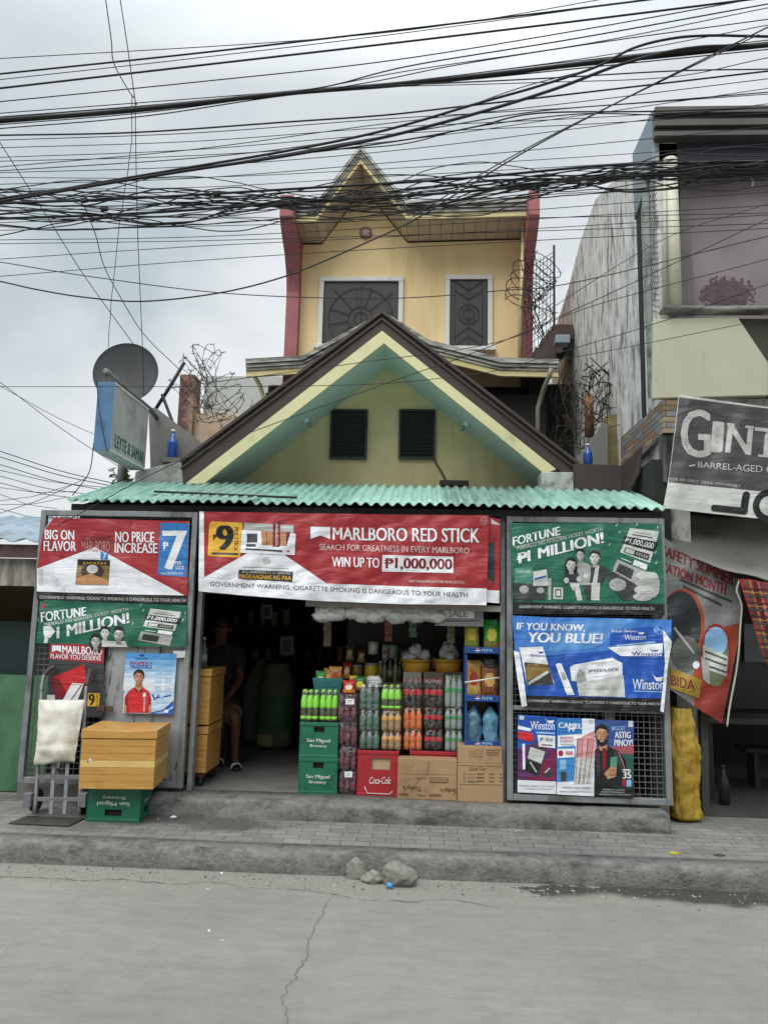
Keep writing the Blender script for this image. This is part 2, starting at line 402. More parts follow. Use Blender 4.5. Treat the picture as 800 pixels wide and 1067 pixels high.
def paver_material():
    m, N, K, b = node_mat('paver blocks')
    g = N.new('ShaderNodeNewGeometry')
    wob = N.new('ShaderNodeTexNoise'); wob.inputs['Scale'].default_value = 1.6; K(g.outputs['Position'], wob.inputs['Vector'])
    ad = N.new('ShaderNodeVectorMath'); ad.operation = 'MULTIPLY_ADD'; K(wob.outputs['Color'], ad.inputs[0]); ad.inputs[1].default_value = (.05, .035, 0); K(g.outputs['Position'], ad.inputs[2])
    br = N.new('ShaderNodeTexBrick'); br.inputs['Scale'].default_value = 1; br.inputs['Brick Width'].default_value = .21; br.inputs['Row Height'].default_value = .105
    br.inputs['Mortar Size'].default_value = .0035; br.inputs['Mortar Smooth'].default_value = .3
    br.inputs['Color1'].default_value = lin((.21, .205, .19)); br.inputs['Color2'].default_value = lin((.28, .273, .25)); br.inputs['Mortar'].default_value = lin((.10, .096, .088)); br.inputs['Bias'].default_value = 0
    K(ad.outputs[0], br.inputs['Vector'])
    n = N.new('ShaderNodeTexNoise'); n.inputs['Scale'].default_value = 1.7; n.inputs['Detail'].default_value = 9; n.inputs['Roughness'].default_value = .7; K(g.outputs['Position'], n.inputs['Vector'])
    r = N.new('ShaderNodeMapRange'); K(n.outputs['Fac'], r.inputs['Value']); r.inputs['From Min'].default_value = .35; r.inputs['From Max'].default_value = .65; r.inputs['To Min'].default_value = .6; r.inputs['To Max'].default_value = 1.05
    n2 = N.new('ShaderNodeTexNoise'); n2.inputs['Scale'].default_value = 90; n2.inputs['Detail'].default_value = 4; K(g.outputs['Position'], n2.inputs['Vector'])
    r2 = N.new('ShaderNodeMapRange'); K(n2.outputs['Fac'], r2.inputs['Value']); r2.inputs['From Min'].default_value = .3; r2.inputs['From Max'].default_value = .7; r2.inputs['To Min'].default_value = .75; r2.inputs['To Max'].default_value = 1.2
    mu = N.new('ShaderNodeMath'); mu.operation = 'MULTIPLY'; K(r.outputs[0], mu.inputs[0]); K(r2.outputs[0], mu.inputs[1])
    sc = N.new('ShaderNodeVectorMath'); sc.operation = 'SCALE'; K(br.outputs['Color'], sc.inputs[0]); K(mu.outputs[0], sc.inputs['Scale'])
    # spilled water soaking in beside the crates
    n3 = N.new('ShaderNodeTexNoise'); n3.inputs['Scale'].default_value = 2.6; n3.inputs['Detail'].default_value = 6; K(g.outputs['Position'], n3.inputs['Vector'])
    vd = N.new('ShaderNodeVectorMath'); vd.operation = 'SUBTRACT'; K(g.outputs['Position'], vd.inputs[0]); vd.inputs[1].default_value = (-1.75, 6.12, .13)
    vs2 = N.new('ShaderNodeVectorMath'); vs2.operation = 'MULTIPLY'; K(vd.outputs[0], vs2.inputs[0]); vs2.inputs[1].default_value = (.75, 2.2, 0)
    ln = N.new('ShaderNodeVectorMath'); ln.operation = 'LENGTH'; K(vs2.outputs[0], ln.inputs[0])
    su = N.new('ShaderNodeMath'); su.operation = 'MULTIPLY_ADD'; K(n3.outputs['Fac'], su.inputs[0]); su.inputs[1].default_value = 1.5; K(ln.outputs['Value'], su.inputs[2])
    wr = N.new('ShaderNodeMapRange'); wr.interpolation_type = 'SMOOTHSTEP'; K(su.outputs[0], wr.inputs['Value']); wr.inputs['From Min'].default_value = 1.0; wr.inputs['From Max'].default_value = 1.35; wr.inputs['To Min'].default_value = .75; wr.inputs['To Max'].default_value = 0
    mx_ = N.new('ShaderNodeMixRGB'); K(wr.outputs[0], mx_.inputs['Fac']); K(sc.outputs[0], mx_.inputs['Color1']); mx_.inputs['Color2'].default_value = lin((.08, .078, .072))
    K(mx_.outputs[0], b.inputs['Base Color'])
    ro = N.new('ShaderNodeMapRange'); K(wr.outputs[0], ro.inputs['Value']); ro.inputs['To Min'].default_value = .85; ro.inputs['To Max'].default_value = .3; K(ro.outputs[0], b.inputs['Roughness'])
    sb = N.new('ShaderNodeMath'); sb.operation = 'MULTIPLY_ADD'; K(n2.outputs['Fac'], sb.inputs[0]); sb.inputs[1].default_value = .35
    inv = N.new('ShaderNodeMath'); inv.operation = 'SUBTRACT'; inv.inputs[0].default_value = 1; K(br.outputs['Fac'], inv.inputs[1]); K(inv.outputs[0], sb.inputs[2])
    bp = N.new('ShaderNodeBump'); bp.inputs['Strength'].default_value = .7; bp.inputs['Distance'].default_value = .008; K(sb.outputs[0], bp.inputs['Height']); K(bp.outputs['Normal'], b.inputs['Normal'])
    return m
from mathutils import noise as mnoise
def rough_slab(x0, x1, y0, y1, z0, z1, amp, res=.06, seed=0, mi=0):
    """kerb-like block: top and front as a displaced grid with a rounded broken arris"""
    mb = MB(); nx = int((x1-x0)/res)+1
    prof = [(y0, z0), (y0-.004, z0+(z1-z0)*.35), (y0, z0+(z1-z0)*.7), (y0+.012, z1-.012), (y0+.035, z1), (y0+(y1-y0)*.4, z1), (y1, z1), (y1, z0)]
    vs = []; n = len(prof)
    for i in range(nx+1):
        x = x0+(x1-x0)*i/nx
        for j, (y, z) in enumerate(prof):
            k = 1.0 if j in (2, 3, 4) else (.6 if j in (0, 1, 5) else 0)
            d = mnoise.noise(Vector((x*2.1, j*.35, seed)))*.7 + mnoise.noise(Vector((x*9, j*1.1, seed+5)))*.4 + mnoise.noise(Vector((x*24, j*2.1, seed+8)))*.22
            chip = min(0, mnoise.noise(Vector((x*4.3, j*.3, seed+9)))+.22)*2.4 if j in (2, 3, 4) else 0
            vs.append((x, y - k*amp*d - chip*amp*1.2, max(z0, z + (k*amp*.6*d + chip*amp*1.0 if j in (2, 3, 4, 5) else 0))))
    fs = [(i*n+j, (i+1)*n+j, (i+1)*n+j+1, i*n+j+1) for i in range(nx) for j in range(n-1)]
    fs += [tuple(range(n)), tuple(range(nx*n+n-1, nx*n-1, -1))]
    return mb.add(vs, fs, mi, True)

m_ground = M('dusty ground', (.22, .21, .19), .9, var=.3, scale=.8)
m_kerb = M('kerb concrete', (.195, .191, .177), .9, var=.32, scale=26, bump=1.0, bscale=60, dirt=(.075, .073, .067), dscale=5, dthr=.57, dsoft=.12, dstretch=(1, 1, 2.2))
m_slab = M('worn concrete floor', (.17, .167, .16), .75, var=.3, scale=5, bump=.4, bscale=50, dirt=(.13, .125, .115), dscale=1.6, dthr=.56)
g = MB().add([(-400, -400, -.02), (400, -400, -.02), (400, 400, -.02), (-400, 400, -.02)], [(0, 1, 2, 3)]); tag(g.build('ground', m_ground), kind='structure')
r_ = MB().add([(-40, -9, 0), (40, -9, 0), (40, 5.5, 0), (-40, 5.5, 0)], [(0, 1, 2, 3)]); road = tag(r_.build('road', road_material()), kind='structure')
# the crack that wanders across the road slab
cr = MB(); pts = [(346, 934), (340, 942), (333, 958), (324, 972), (322, 982), (318, 996), (311, 1010), (305, 1022), (297, 1032), (296, 1046), (299, 1062), (296, 1085), (290, 1120)]
ctr = [atz(x, y, .004) for x, y in pts]; ctr = crom(ctr, 5); rr = random.Random(3); vs = []
for i, p in enumerate(ctr):
    w = rr.uniform(.0008, .0034); j = rr.uniform(-.012, .012); vs += [(p.x+j-w, p.y, .004), (p.x+j+w, p.y, .004)]
cr.add(vs, [(2*i, 2*i+1, 2*i+3, 2*i+2) for i in range(len(ctr)-1)])
tag(cr.build('road_crack', M('crack', (.16, .157, .147), .95)), kind='structure')
cr = MB(); ctr = crom([atz(x, y, .004) for x, y in [(-60, 908), (-10, 912), (40, 914), (88, 917), (130, 916), (180, 921), (222, 919), (262, 925), (300, 926), (344, 931), (372, 936), (430, 939), (470, 937), (520, 946)]], 9); vs = []
for i, p in enumerate(ctr):
    w = rr.uniform(.0004, .0055); j = rr.uniform(-.016, .016); vs += [(p.x, p.y+j-w, .004), (p.x, p.y+j+w, .004)]
cr.add(vs, [(2*i, 2*i+2, 2*i+3, 2*i+1) for i in range(len(ctr)-1)]); tag(cr.build('road_crack', MATS['crack']), kind='structure')
sw = MB().box(-30, 30, 5.6, 6.9, 0, .131); sidewalk = tag(sw.build('sidewalk', paver_material()), kind='structure')
tag(rough_slab(-12, 12, 5.40, 5.603, 0, .14, .024, .03, 1).build('kerb', m_kerb), kind='structure')
tag(rough_slab(-2.15, 1.92, 6.27, 6.62, .125, .27, .027, .025, 4).build('step', m_kerb), kind='structure')
tag(MB().box(-3.4, 2.02, 6.62, 11.2, 0, .268).build('store_floor', m_slab), kind='structure')
tag(MB().box(2.02, 9, 6.9, 12, 0, .14).build('neighbour_floor', M('dark dirt floor', (.05, .05, .046), .9, var=.4, scale=3)), kind='structure')

# ================================================================== BUILDINGS
m_cream = M('cream wall paint', '#D6CD9E', .75, var=.10, scale=3, dirt='#C0B78C', dscale=1.6, dthr=.60, dsoft=.2, dstretch=(3, 3, .4))
m_trimc = M('cream trim', '#E2DDAE', .6, var=.08, scale=5, dirt='#B5AE84', dscale=3, dthr=.66)
m_teal = M('teal soffit paint', '#CBE4DC', .7, var=.1, scale=4)
m_brown = M('brown roof sheet', '#4A403D', .5, var=.14, scale=5, metal=.2)
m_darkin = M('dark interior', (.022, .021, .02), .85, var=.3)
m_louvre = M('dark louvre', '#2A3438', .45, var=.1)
m_awn = M('teal roofing sheet', '#94C0B0', .5, var=.18, scale=2.5, streak=.4, dirt='#5E8A7C', dscale=3, dthr=.56, dstretch=(7, .6, 1))
m_steel = M('weathered galvanised steel', '#8B9092', .55, metal=.35, var=.22, scale=9, dirt='#55524E', dscale=3.5, dthr=.58, dstretch=(1, 1, .4))
m_white = M('white paint', '#DADAD6', .6, var=.06, dirt='#A8A69E', dscale=3, dthr=.66)
m_concrete = M('old grey concrete', '#8F8E8A', .9, var=.22, scale=4, bump=.5, bscale=25, dirt='#4B4B49', dscale=1.3, dthr=.55, dstretch=(2.2, 2.2, .35))
m_black = M('black rubber', (.02, .02, .022), .6, var=0)
m_chrome = M('grey metal pipe', '#9C9EA0', .4, metal=.6, var=.1)

# ---- the store
store = thing('store_building', 'cream gable-fronted corner shop with brown roof edge and corrugated teal awning', 'shop', (-.45, 6.6, .27))
Y0, Y1 = 7.6, 8.4
def bar(pa, pb, pc, pd, Ya, Yb, mat, name, parent):       # prism of a photo-measured quad between depths
    return MB().prism([at(*pa, Ya), at(*pb, Ya), at(*pc, Ya), at(*pd, Ya)], (0, Yb-Ya, 0)).build(name, mat, parent)
ao, ci, ii = at(398, 326, Y0), at(398, 345, Y0), at(400, 358, Y0)
lo_, lb = at(189, 482, Y0), at(191, 504, Y0); ro_, rb = at(602, 484, Y0), at(606, 503, Y0)
cl, cr2 = at(194, 504, Y0), at(579, 489, Y0); il, ir = at(213, 504, Y0), at(567, 494, Y0)
mb = MB()                                                  # brown roof: flashing faces and the sheets running back
mb.prism([ao, ci, cl, lb, lo_], (0, .05, 0)); mb.prism([ao, ro_, rb, at(585, 492, Y0), ci], (0, .05, 0))
mb.prism([ao+Vector((0, .05, 0)), lo_+Vector((0, .05, 0)), lo_+Vector((0, .05, -.05)), ao+Vector((0, .05, -.06))], (0, 3.6, 0))
mb.prism([ao+Vector((0, .05, 0)), ao+Vector((0, .05, -.06)), ro_+Vector((0, .05, -.05)), ro_+Vector((0, .05, 0))], (0, 3.6, 0))
for s_ in (lo_, ro_):                                      # folded rib on the flashing
    mb.beam(ao+Vector((0, -.012, -.07)), s_+Vector((0, -.012, -.07)), .025, .02)
    mb.beam(ao+Vector((0, -.02, .0)), s_+Vector((0, -.02, .0)), .05, .03)
roof = mb.build('roof', m_brown, store)
mb = MB(); mb.prism([ci, ii, il, cl], (0, .045, 0)); mb.prism([ci, cr2, ir, ii], (0, .045, 0))
for v in range(len(mb.v)): mb.v[v] = (mb.v[v][0], mb.v[v][1]-.012, mb.v[v][2])
mb.build('bargeboard', m_trimc, store)
wa = Vector((ii.x+.01, Y1, ii.z+.005))
def soff(end):
    a = ii+Vector((0, .03, .012)); b = end+Vector((0, .03, .012)); d = Vector((0, Y1-Y0-.03, 0))
    return MB().add([a, b, b+d, a+d, a+Vector((0, 0, .02)), b+Vector((0, 0, .02)), b+d+Vector((0, 0, .02)), a+d+Vector((0, 0, .02))],
                    [(0, 1, 2, 3), (4, 7, 6, 5), (0, 4, 5, 1), (1, 5, 6, 2), (2, 6, 7, 3), (3, 7, 4, 0)])
for end in (il, ir): soff(end).build('soffit', m_teal, store)
# small bulb holders screwed to the soffits
for (px, py) in ((318, 434), (487, 438)):
    p = at(px, py, 8.0); t_ = (ii-il if px < 400 else ii-ir).normalized()
    n_ = Vector((t_.z, 0, -t_.x)) if px < 400 else Vector((-t_.z, 0, t_.x))
    if n_.z > 0: n_ = -n_
    # drop onto the soffit plane
    e_ = il if px < 400 else ir; k = (p.x-ii.x)/(e_.x-ii.x); p = Vector((p.x, 8.0, ii.z+(e_.z-ii.z)*k+.01))
    mb = MB(); mb.tube([p, p+n_*.03, p+n_*.05], [.04, .036, .02], 10); lh = mb.build('bulb_holder', m_teal, store)
    MB().tube([p+n_*.05, p+n_*.07, p+n_*.1, p+n_*.115], [.014, .022, .024, .008], 8).build('bulb', M('old glass bulb', (.25, .26, .25), .15, var=0), lh)
wl, wr = at(225, 520, Y1), at(596, 520, Y1)
zb = 2.9
kz = lambda x: wa.z + (il.z-ii.z)*((x-ii.x)/(il.x-ii.x)) if x < ii.x else wa.z + (ir.z-ii.z)*((x-ii.x)/(ir.x-ii.x))
mb = MB(); mb.prism([Vector((ii.x, Y1, kz(ii.x)+.03)), Vector((il.x, Y1, kz(il.x)+.03)), Vector((il.x, Y1, zb)), Vector((ir.x, Y1, zb)), Vector((ir.x, Y1, kz(ir.x)+.03))], (0, .15, 0))
mb.build('gable_wall', m_cream, store)
for (x0, y0, x1, y1) in ((346, 428, 381, 478), (417, 428, 452, 478)):
    a, b = at(x0, y0, Y1-.012), at(x1, y1, Y1-.012); mb = MB()
    mb.box(a.x, b.x, Y1-.012, Y1-.002, b.z, a.z)
    v = mb.build('louvre_vent', M('louvre backing', (.016, .02, .022), .7, var=0), store)
    mb = MB(); n = 13; h = (a.z-b.z)/n
    for i in range(n):
        z = b.z+h*(i+.5); mb.beam((a.x+.012, Y1-.03, z-h*.2), (b.x-.012, Y1-.03, z-h*.2), .022, .006, 0, (0, -.6, 1))
    for x in (a.x, b.x): mb.box(x-.012, x+.012, Y1-.045, Y1-.012, b.z-.01, a.z+.01)
    for z in (a.z, b.z): mb.box(a.x+.012, b.x-.012, Y1-.043, Y1-.013, z-.012, z+.012)
    mb.build('vent_slats', m_louvre, v)
# conduit under the right vent and the box on the awning
mb = MB(); mb.tube([at(x, y, Y1-.02) for x, y in ((452, 478), (455, 484), (460, 492), (464, 500), (466, 506))], .012, 6)
mb.build('conduit', M('dirty cable', '#5C5A4A', .7), store)
a = at(458, 503, 8.2); MB().box(a.x, a.x+.31, 8.15, 8.3, a.z-.03, a.z+.02).build('junction_tray', m_black, store)
# broken white eave return on the right
a = at(561, 494, 7.62); b = at(594, 517, 7.62)
MB().box(a.x, b.x, 7.45, 7.72, b.z-.05, a.z-.01).build('eave_return', M('flaking white plaster', '#C6C8C2', .85, var=.15, scale=12, bump=.6, dirt='#7E8079', dscale=6, dthr=.52), store, .01)
# corrugated awning
mb = MB(); zE, zB, yE, yB = 2.672, 3.06, 6.42, 7.66; x0, x1 = -3.10, 2.02; wlen = .090; nx = int((x1-x0)/wlen*8)
rr = random.Random(5); vs = []; ny = 5
for i in range(nx+1):
    x = x0+(x1-x0)*i/nx; c = cos(2*pi*(x-x0)/wlen); c = (abs(c)**.7)*(1 if c > 0 else -1)
    sheet = int((x-x0)/.82); jit = (random.Random(sheet).random()-.5)*.06; 
    for j in range(ny+1):
        t = j/ny; y = yE+jit*(1-t)+(yB-yE)*t; z = zE+(zB-zE)*t + .0145*c + (sheet % 2)*.006 + .01*mnoise.noise(Vector((x*1.3, t*2, 0)))
        vs.append((x, y, z))
fs = [(i*(ny+1)+j, (i+1)*(ny+1)+j, (i+1)*(ny+1)+j+1, i*(ny+1)+j+1) for i in range(nx) for j in range(ny)]
mb.add(vs, fs, 0, True)
for k in range(len(mb.f)): mb.mi[k] = [0, 1, 0, 2, 1, 0, 2][int((x1-x0)*(k//ny)/nx/.82) % 7]
aw = mb.build('awning', [m_awn, M('teal roofing sheet, greyer', '#8CB3A6', .5, var=.18, scale=2.5, streak=.4, dirt='#6A8579', dscale=3, dthr=.53, dstretch=(7, .6, 1)), M('teal roofing sheet, paler', '#A2CDBE', .5, var=.16, scale=2.5, streak=.4, dirt='#7B6A55', dscale=3, dthr=.64, dstretch=(7, .6, 1))], store); sol = aw.modifiers.new('thick', 'SOLIDIFY'); sol.thickness = .006; sol.offset = -1
mb = MB()                                                  # timber under the sheets, loose rod lying on them
mb.box(-3.08, 2.0, 6.50, 6.56, 2.60, 2.655); mb.box(-3.08, 2.0, 7.3, 7.36, 2.83, 2.9)
for k in range(6): x = -3.0+k*.99; mb.beam((x, 6.5, 2.60), (x, 7.6, 2.94), .05, .07)
mb.box(-3.0, 1.95, 7.0, 7.03, 2.5, 2.80); mb.build('awning_frame', m_darkin, store)  # last board is added, dark to stand for shade in the eave gap
a, b = at(157, 521, 6.7), at(312, 525, 6.7)
zz = lambda p: zE+(zB-zE)*(p.y-yE)/(yB-yE)+.03
mb = MB(); mb.tube([(a.x, 6.78, zE+.15), (b.x, 6.56, zE+.075)], .011, 6); mb.build('loose_rod', m_black, store)
# shell of the shop
mb = MB()
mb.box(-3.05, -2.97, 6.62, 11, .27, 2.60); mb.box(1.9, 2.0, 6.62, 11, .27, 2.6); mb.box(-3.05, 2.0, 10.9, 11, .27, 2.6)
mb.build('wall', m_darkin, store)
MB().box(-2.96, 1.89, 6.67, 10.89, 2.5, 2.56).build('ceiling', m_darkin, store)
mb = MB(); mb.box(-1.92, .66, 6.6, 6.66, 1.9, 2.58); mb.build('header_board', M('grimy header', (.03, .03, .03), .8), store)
for xx in (.655, -1.93): MB().box(xx, xx+.04, 6.56, 6.64, .27, 2.6).build('door_post', m_steel, store)
mb = MB()                                                  # lintel rail the plastic bags hang from
a = at(320, 629, 6.62); b = at(521, 636, 6.62); mb.beam((a.x, 6.55, a.z), (b.x, 6.55, b.z+.01), .04, .05); mb.build('lintel_rail', M('pale timber', '#8E8B80', .8), store)

# ---- upper house behind
house = thing('upper_house', 'yellow two-storey house with pink side fins and pointed roof standing behind the shop', 'house', (-.3, 11.7, 0))
m_yel = M('yellow render', '#EFD8A6', .8, var=.09, scale=2, dirt='#DCC58C', dscale=1.6, dthr=.60, dsoft=.2, dstretch=(2.5, 2.5, .35))
m_pink = M('pink render', '#A06468', .75, var=.14, scale=3, dirt='#7C3A45', dscale=1.6, dthr=.62, dstretch=(2, 2, .5))
m_fas = M('weathered white gutter', '#BDBDB6', .6, var=.22, scale=3, dirt='#55544F', dscale=2.6, dthr=.50, dstretch=(.6, 1, 4))
m_sof = M('brown-grey soffit panels', '#C9BBA4', .75, var=.15)
m_win = M('dark window glass', (.055, .055, .053), .2, var=0, spec=.6)
m_grl = M('window grille iron', (.018, .017, .016), .5, var=.1)
HY = 11.7
a, b = at(300, 300, HY), at(556, 300, HY); top = 8.0
x0, x1 = at(306, 300, HY).x, at(550, 300, HY).x
prof = [(305, 216), (330, 216), (376, 156), (424, 214), (550, 210)]
PF = [at(x, y, 11.0) for x, y in prof]; th = .24
PF[0].x = x0-.05; PF[-1].x = x1+.02
zl = [p.z-th for p in PF]
mb = MB(); pts = [Vector((x0, HY, 4.6)), Vector((x1, HY, 4.6))] + [Vector((p.x, HY, z-.01)) for p, z in reversed(list(zip(PF, zl)))]
pts[2].x = x1; pts[-1].x = x0
mb.prism(pts, (0, .2, 0)); wall = mb.build('wall', m_yel, house)
MB().box(x0+.03, x1-.03, HY+.2, 17, 4.6, 7.8).build('rear_wall', m_yel, house)
# roof slab with gutter lines; soffit boards below
mb = MB(); back = Vector((0, 6, 0))
for i in range(4):
    p, q = PF[i], PF[i+1]
    mb.prism([p, q, q-Vector((0, 0, .10)), p-Vector((0, 0, .10))], back)
mb.build('roof', m_fas, house)
def strip(d0, d1, y, dy, mat, name):
    mb = MB()
    for i in range(4):
        p, q = PF[i], PF[i+1]
        mb.prism([p-Vector((0, y-0, d0)), q-Vector((0, y, d0)), q-Vector((0, y, d1)), p-Vector((0, y, d1))], (0, dy, 0))
    return mb.build(name, mat, house)
strip(-.03, .05, .09, .1, m_fas, 'gutter'); strip(.065, .10, .065, .07, m_fas, 'gutter'); strip(.112, .15, .045, .05, m_fas, 'gutter')
strip(.158, th, .02, .04, M('cream fascia', '#D8CB95', .65, var=.12, dirt='#8A8160', dscale=2.5, dthr=.6), 'fascia')
mb = MB()
for i in range(4):
    p, q = Vector(PF[i]), Vector(PF[i+1]); p.z = zl[i]+.02; q.z = zl[i+1]+.02
    n = max(2, int((q-p).length/.17))
    for k in range(n):
        u, v = p.lerp(q, k/n+.004/(q-p).length), p.lerp(q, (k+1)/n-.004/(q-p).length)
        mb.add([u, v, v+Vector((0, HY-11, 0)), u+Vector((0, HY-11, 0))], [(0, 1, 2, 3)])
        mb.add([u+Vector((0, 0, .012)), v+Vector((0, 0, .012)), v+Vector((0, HY-11, .012)), u+Vector((0, HY-11, .012))], [(3, 2, 1, 0)])
mb.build('soffit', m_sof, house)
mb = MB()
for i in range(4):
    p, q = Vector(PF[i]), Vector(PF[i+1]); p.z = zl[i]+.05; q.z = zl[i+1]+.05
    mb.add([p, q, q+Vector((0, HY-11, 0)), p+Vector((0, HY-11, 0))], [(0, 1, 2, 3)])
mb.build('soffit_backing', m_darkin, house)
# fins
for (px, sgn) in ((297, 1), (553, -1)):
    zt = at(px, 203 if sgn > 0 else 199, 10.7).z; xo = at(298 if sgn > 0 else 552, 330, 11.5).x; w = .2
    xo2 = xo
    prof2 = [(12.3, 4.9), (11.5, 4.9), (11.5, 6.9), (11.42, 7.15), (11.2, 7.4), (10.85, 7.6), (10.7, 7.75), (10.7, zt), (12.3, zt)]
    xa = at(297, 340, 11.5).x if sgn > 0 else at(544, 340, 11.5).x
    mb = MB().prism([Vector((xa, y, z)) for y, z in prof2], ((w if sgn > 0 else w*.8), 0, 0)); mb.build('side_fin', m_pink, house)
def window(x0, y0, x1, y1, kind):
    Yf = HY-.06; a, b = at(x0, y0, Yf), at(x1, y1, Yf); fw = .075
    mb = MB(); mb.box(a.x, b.x, Yf, HY, a.z-fw, a.z); mb.box(a.x, a.x+fw, Yf+.002, HY, b.z, a.z-fw); mb.box(b.x-fw, b.x, Yf+.002, HY, b.z, a.z-fw)
    f = mb.build('window_frame', m_white, house, .008)
    MB().box(a.x-.05, b.x+.05, HY-.14, HY, b.z-.07, b.z).build('window_sill', m_white, f, .01)
    x0, x1, z0, z1 = a.x+fw, b.x-fw, b.z, a.z-fw
    MB().box(x0, x1, HY-.012, HY-.004, z0, z1).build('window_pane', m_win, f)
    g = MB(); t = .009; yy = HY-.035
    def seg(p, q): g.beam((p[0], yy, p[1]), (q[0], yy, q[1]), t, t, 0, (0, 1, 0))
    for p, q in (((x0, z0), (x1, z0)), ((x0, z1), (x1, z1)), ((x0, z0), (x0, z1)), ((x1, z0), (x1, z1))): seg(p, q)
    cx, cz = (x0+x1)/2, (z0+z1)/2
    def ring(cx, cz, r, n=20, sq=1):
        for k in range(n): seg((cx+r*cos(2*pi*k/n), cz+r*sq*sin(2*pi*k/n)), (cx+r*cos(2*pi*(k+1)/n), cz+r*sq*sin(2*pi*(k+1)/n)))
    if kind == 0:
        R_ = (x1-x0)*.44; ring(cx, cz-.08, .2); ring(cx, cz-.08, R_*.98, 28); seg((cx, z0), (cx, z1))
        for k in range(12):
            an = 2*pi*k/12+.2; p = (cx+.2*cos(an), cz-.08+.2*sin(an)); q = (cx+R_*1.25*cos(an), cz-.08+R_*1.25*sin(an))
            if x0 < q[0] < x1 and z0 < q[1] < z1: seg(p, q)
            else:
                for f_ in (1.0, .9, .8, .7, .6):
                    q = (cx+R_*f_*cos(an), cz-.08+R_*f_*sin(an))
                    if x0 < q[0] < x1 and z0 < q[1] < z1: seg(p, q); break
        ring(cx, cz-.08, .11)
    else:
        seg((cx, z0), (cx, z1)); ring(cx, cz, .16); ring(cx, cz, .09); seg((x0+.08, z0), (x0+.08, z1)); seg((x1-.08, z0), (x1-.08, z1))
        for k in range(7):
            z = z0+.05+(z1-z0)*k/7.5
            if abs(z-cz) > .2:
                s_ = .16 if z > cz else -.16; seg((cx, z), (x0+.08, z+s_)); seg((cx, z), (x1-.08, z+s_))
    g.build('window_grille', m_grl, f)
window(333, 288, 419, 360, 0); window(464, 286, 513, 362, 1)
mb = MB(); c = at(381, 243, HY-.02)
mb.lathe([(.0, 0), (.10, 0), (.10, .03), (.07, .035), (0, .035)], 20)
R90 = Matrix.Rotation(pi/2, 3, 'X')
mb.v = [tuple(R90 @ Vector(v)+c) for v in mb.v]; rv = mb.build('round_vent', m_pink, house)
mb = MB()
for k in range(4): an = pi*k/4; mb.beam(c+Vector((.08*cos(an), -.04, .08*sin(an))), c-Vector((.08*cos(an), .04, .08*sin(an))), .014, .008, 0, (0, 1, 0))
mb.build('vent_bars', m_white, rv)
a = at(545.5, 218, 11.3); b = at(541, 372, 11.3)
mb = MB(); mb.tube([a, b], .03, 8); mb.build('downpipe', m_trimc, house)
# canopy roof over the lower floor: gutter, fascia, posts
CP = [at(257, 377, 10.2), at(316, 373.5, 10.2), at(400, 328, 10.2), at(447, 357.5, 10.2), at(521, 376, 10.2), at(581, 377, 10.2)]
def cstrip(d0, d1, y, dy, mat, name):
    mb = MB()
    for p, q in zip(CP, CP[1:]):
        mb.prism([p-Vector((0, y, d0)), q-Vector((0, y, d0)), q-Vector((0, y, d1)), p-Vector((0, y, d1))], (0, dy, 0))
    return mb.build(name, mat, house)
cstrip(-.02, .045, .07, .1, m_fas, 'canopy_gutter'); cstrip(.055, .095, .04, .06, m_fas, 'canopy_gutter'); cstrip(.105, .135, .02, .04, m_fas, 'canopy_gutter'); cstrip(.135, .215, 0, .05, MATS['cream fascia'], 'canopy_fascia')
mb = MB()
for p, q in zip(CP, CP[1:]):
    mb.add([p, q, q+Vector((0, 1.5, .45)), p+Vector((0, 1.5, .45)), p-Vector((0, 0, .03)), q-Vector((0, 0, .03)), q+Vector((0, 1.5, .42)), p+Vector((0, 1.5, .42))], [(0, 1, 2, 3), (7, 6, 5, 4), (0, 4, 5, 1), (2, 6, 7, 3), (3, 7, 4, 0), (1, 5, 6, 2)])
mb.build('canopy_roof', M('maroon roof sheet', '#5A4640', .5, var=.15), house)
mb = MB(); mb.box(x0-.3, x1+.3, 11.5, 11.7, 3, 5.35); mb.box(-2.3, 1.7, 10.6, 10.65, 3.2, 4.95); mb.build('lower_wall', m_darkin, house); MB().box(1.55, 2.19, 11.2, 11.25, 2.9, 5.3).build('recess_shade_sheet', m_darkin, house)  # near-black sheet at the right paints the shade of the recess
mb = MB(); mb.tube([at(262, 384, 10.25), at(264, 390, 10.25), at(271, 402, 10.4), at(276, 420, 10.5), at(276, 470, 10.5)], .032, 8); mb.build('downpipe', m_trimc, house); mb = MB()
mb.tube([at(574, 384, 10.1), at(572, 392, 10.1), at(566, 405, 10.3), at(560, 425, 10.4), at(560, 480, 10.4)], .032, 8); mb.build('downpipe', M('dirty pipe', '#8A8676', .7, var=.2), house)
mb = MB(); 
for px in (287, 295): p = at(px, 400, 10.6); mb.box(p.x-.05, p.x+.05, 10.55, 10.65, 3, 5.05)
mb.build('canopy_post', m_darkin, house)

# ---- concrete building on the right
rb_ = thing('concrete_building', 'tall streaked grey concrete building with purple-tinted upper window beside the shop', 'building', (2.4, 7.0, .14))
WX = 2.2
pr = [(690, 118), (666, 160), (620, 208), (604, 252), (592, 300), (575, 352)]
pw = [atx(x, y, WX) for x, y in pr]
pw[0] = Vector((WX, 7.05, at(690, 118, 7.05).z))
outl = pw + [Vector((WX, pw[-1].y, .14)), Vector((WX, 7.05, .14))]
m_side = M('rain-streaked concrete', '#E2E2DE', .92, var=.26, scale=5, bump=.6, bscale=14, streak=.6, dirt='#777772', dscale=6.5, dthr=.56, dsoft=.10, dstretch=(1, 1.5, .42))
MB().prism(outl, (.22, 0, 0)).build('side_wall', m_side, rb_)
MB().box(WX+.222, 9, 8.2, 14.5, 2.7, 6.6).build('building_core', m_side, rb_)
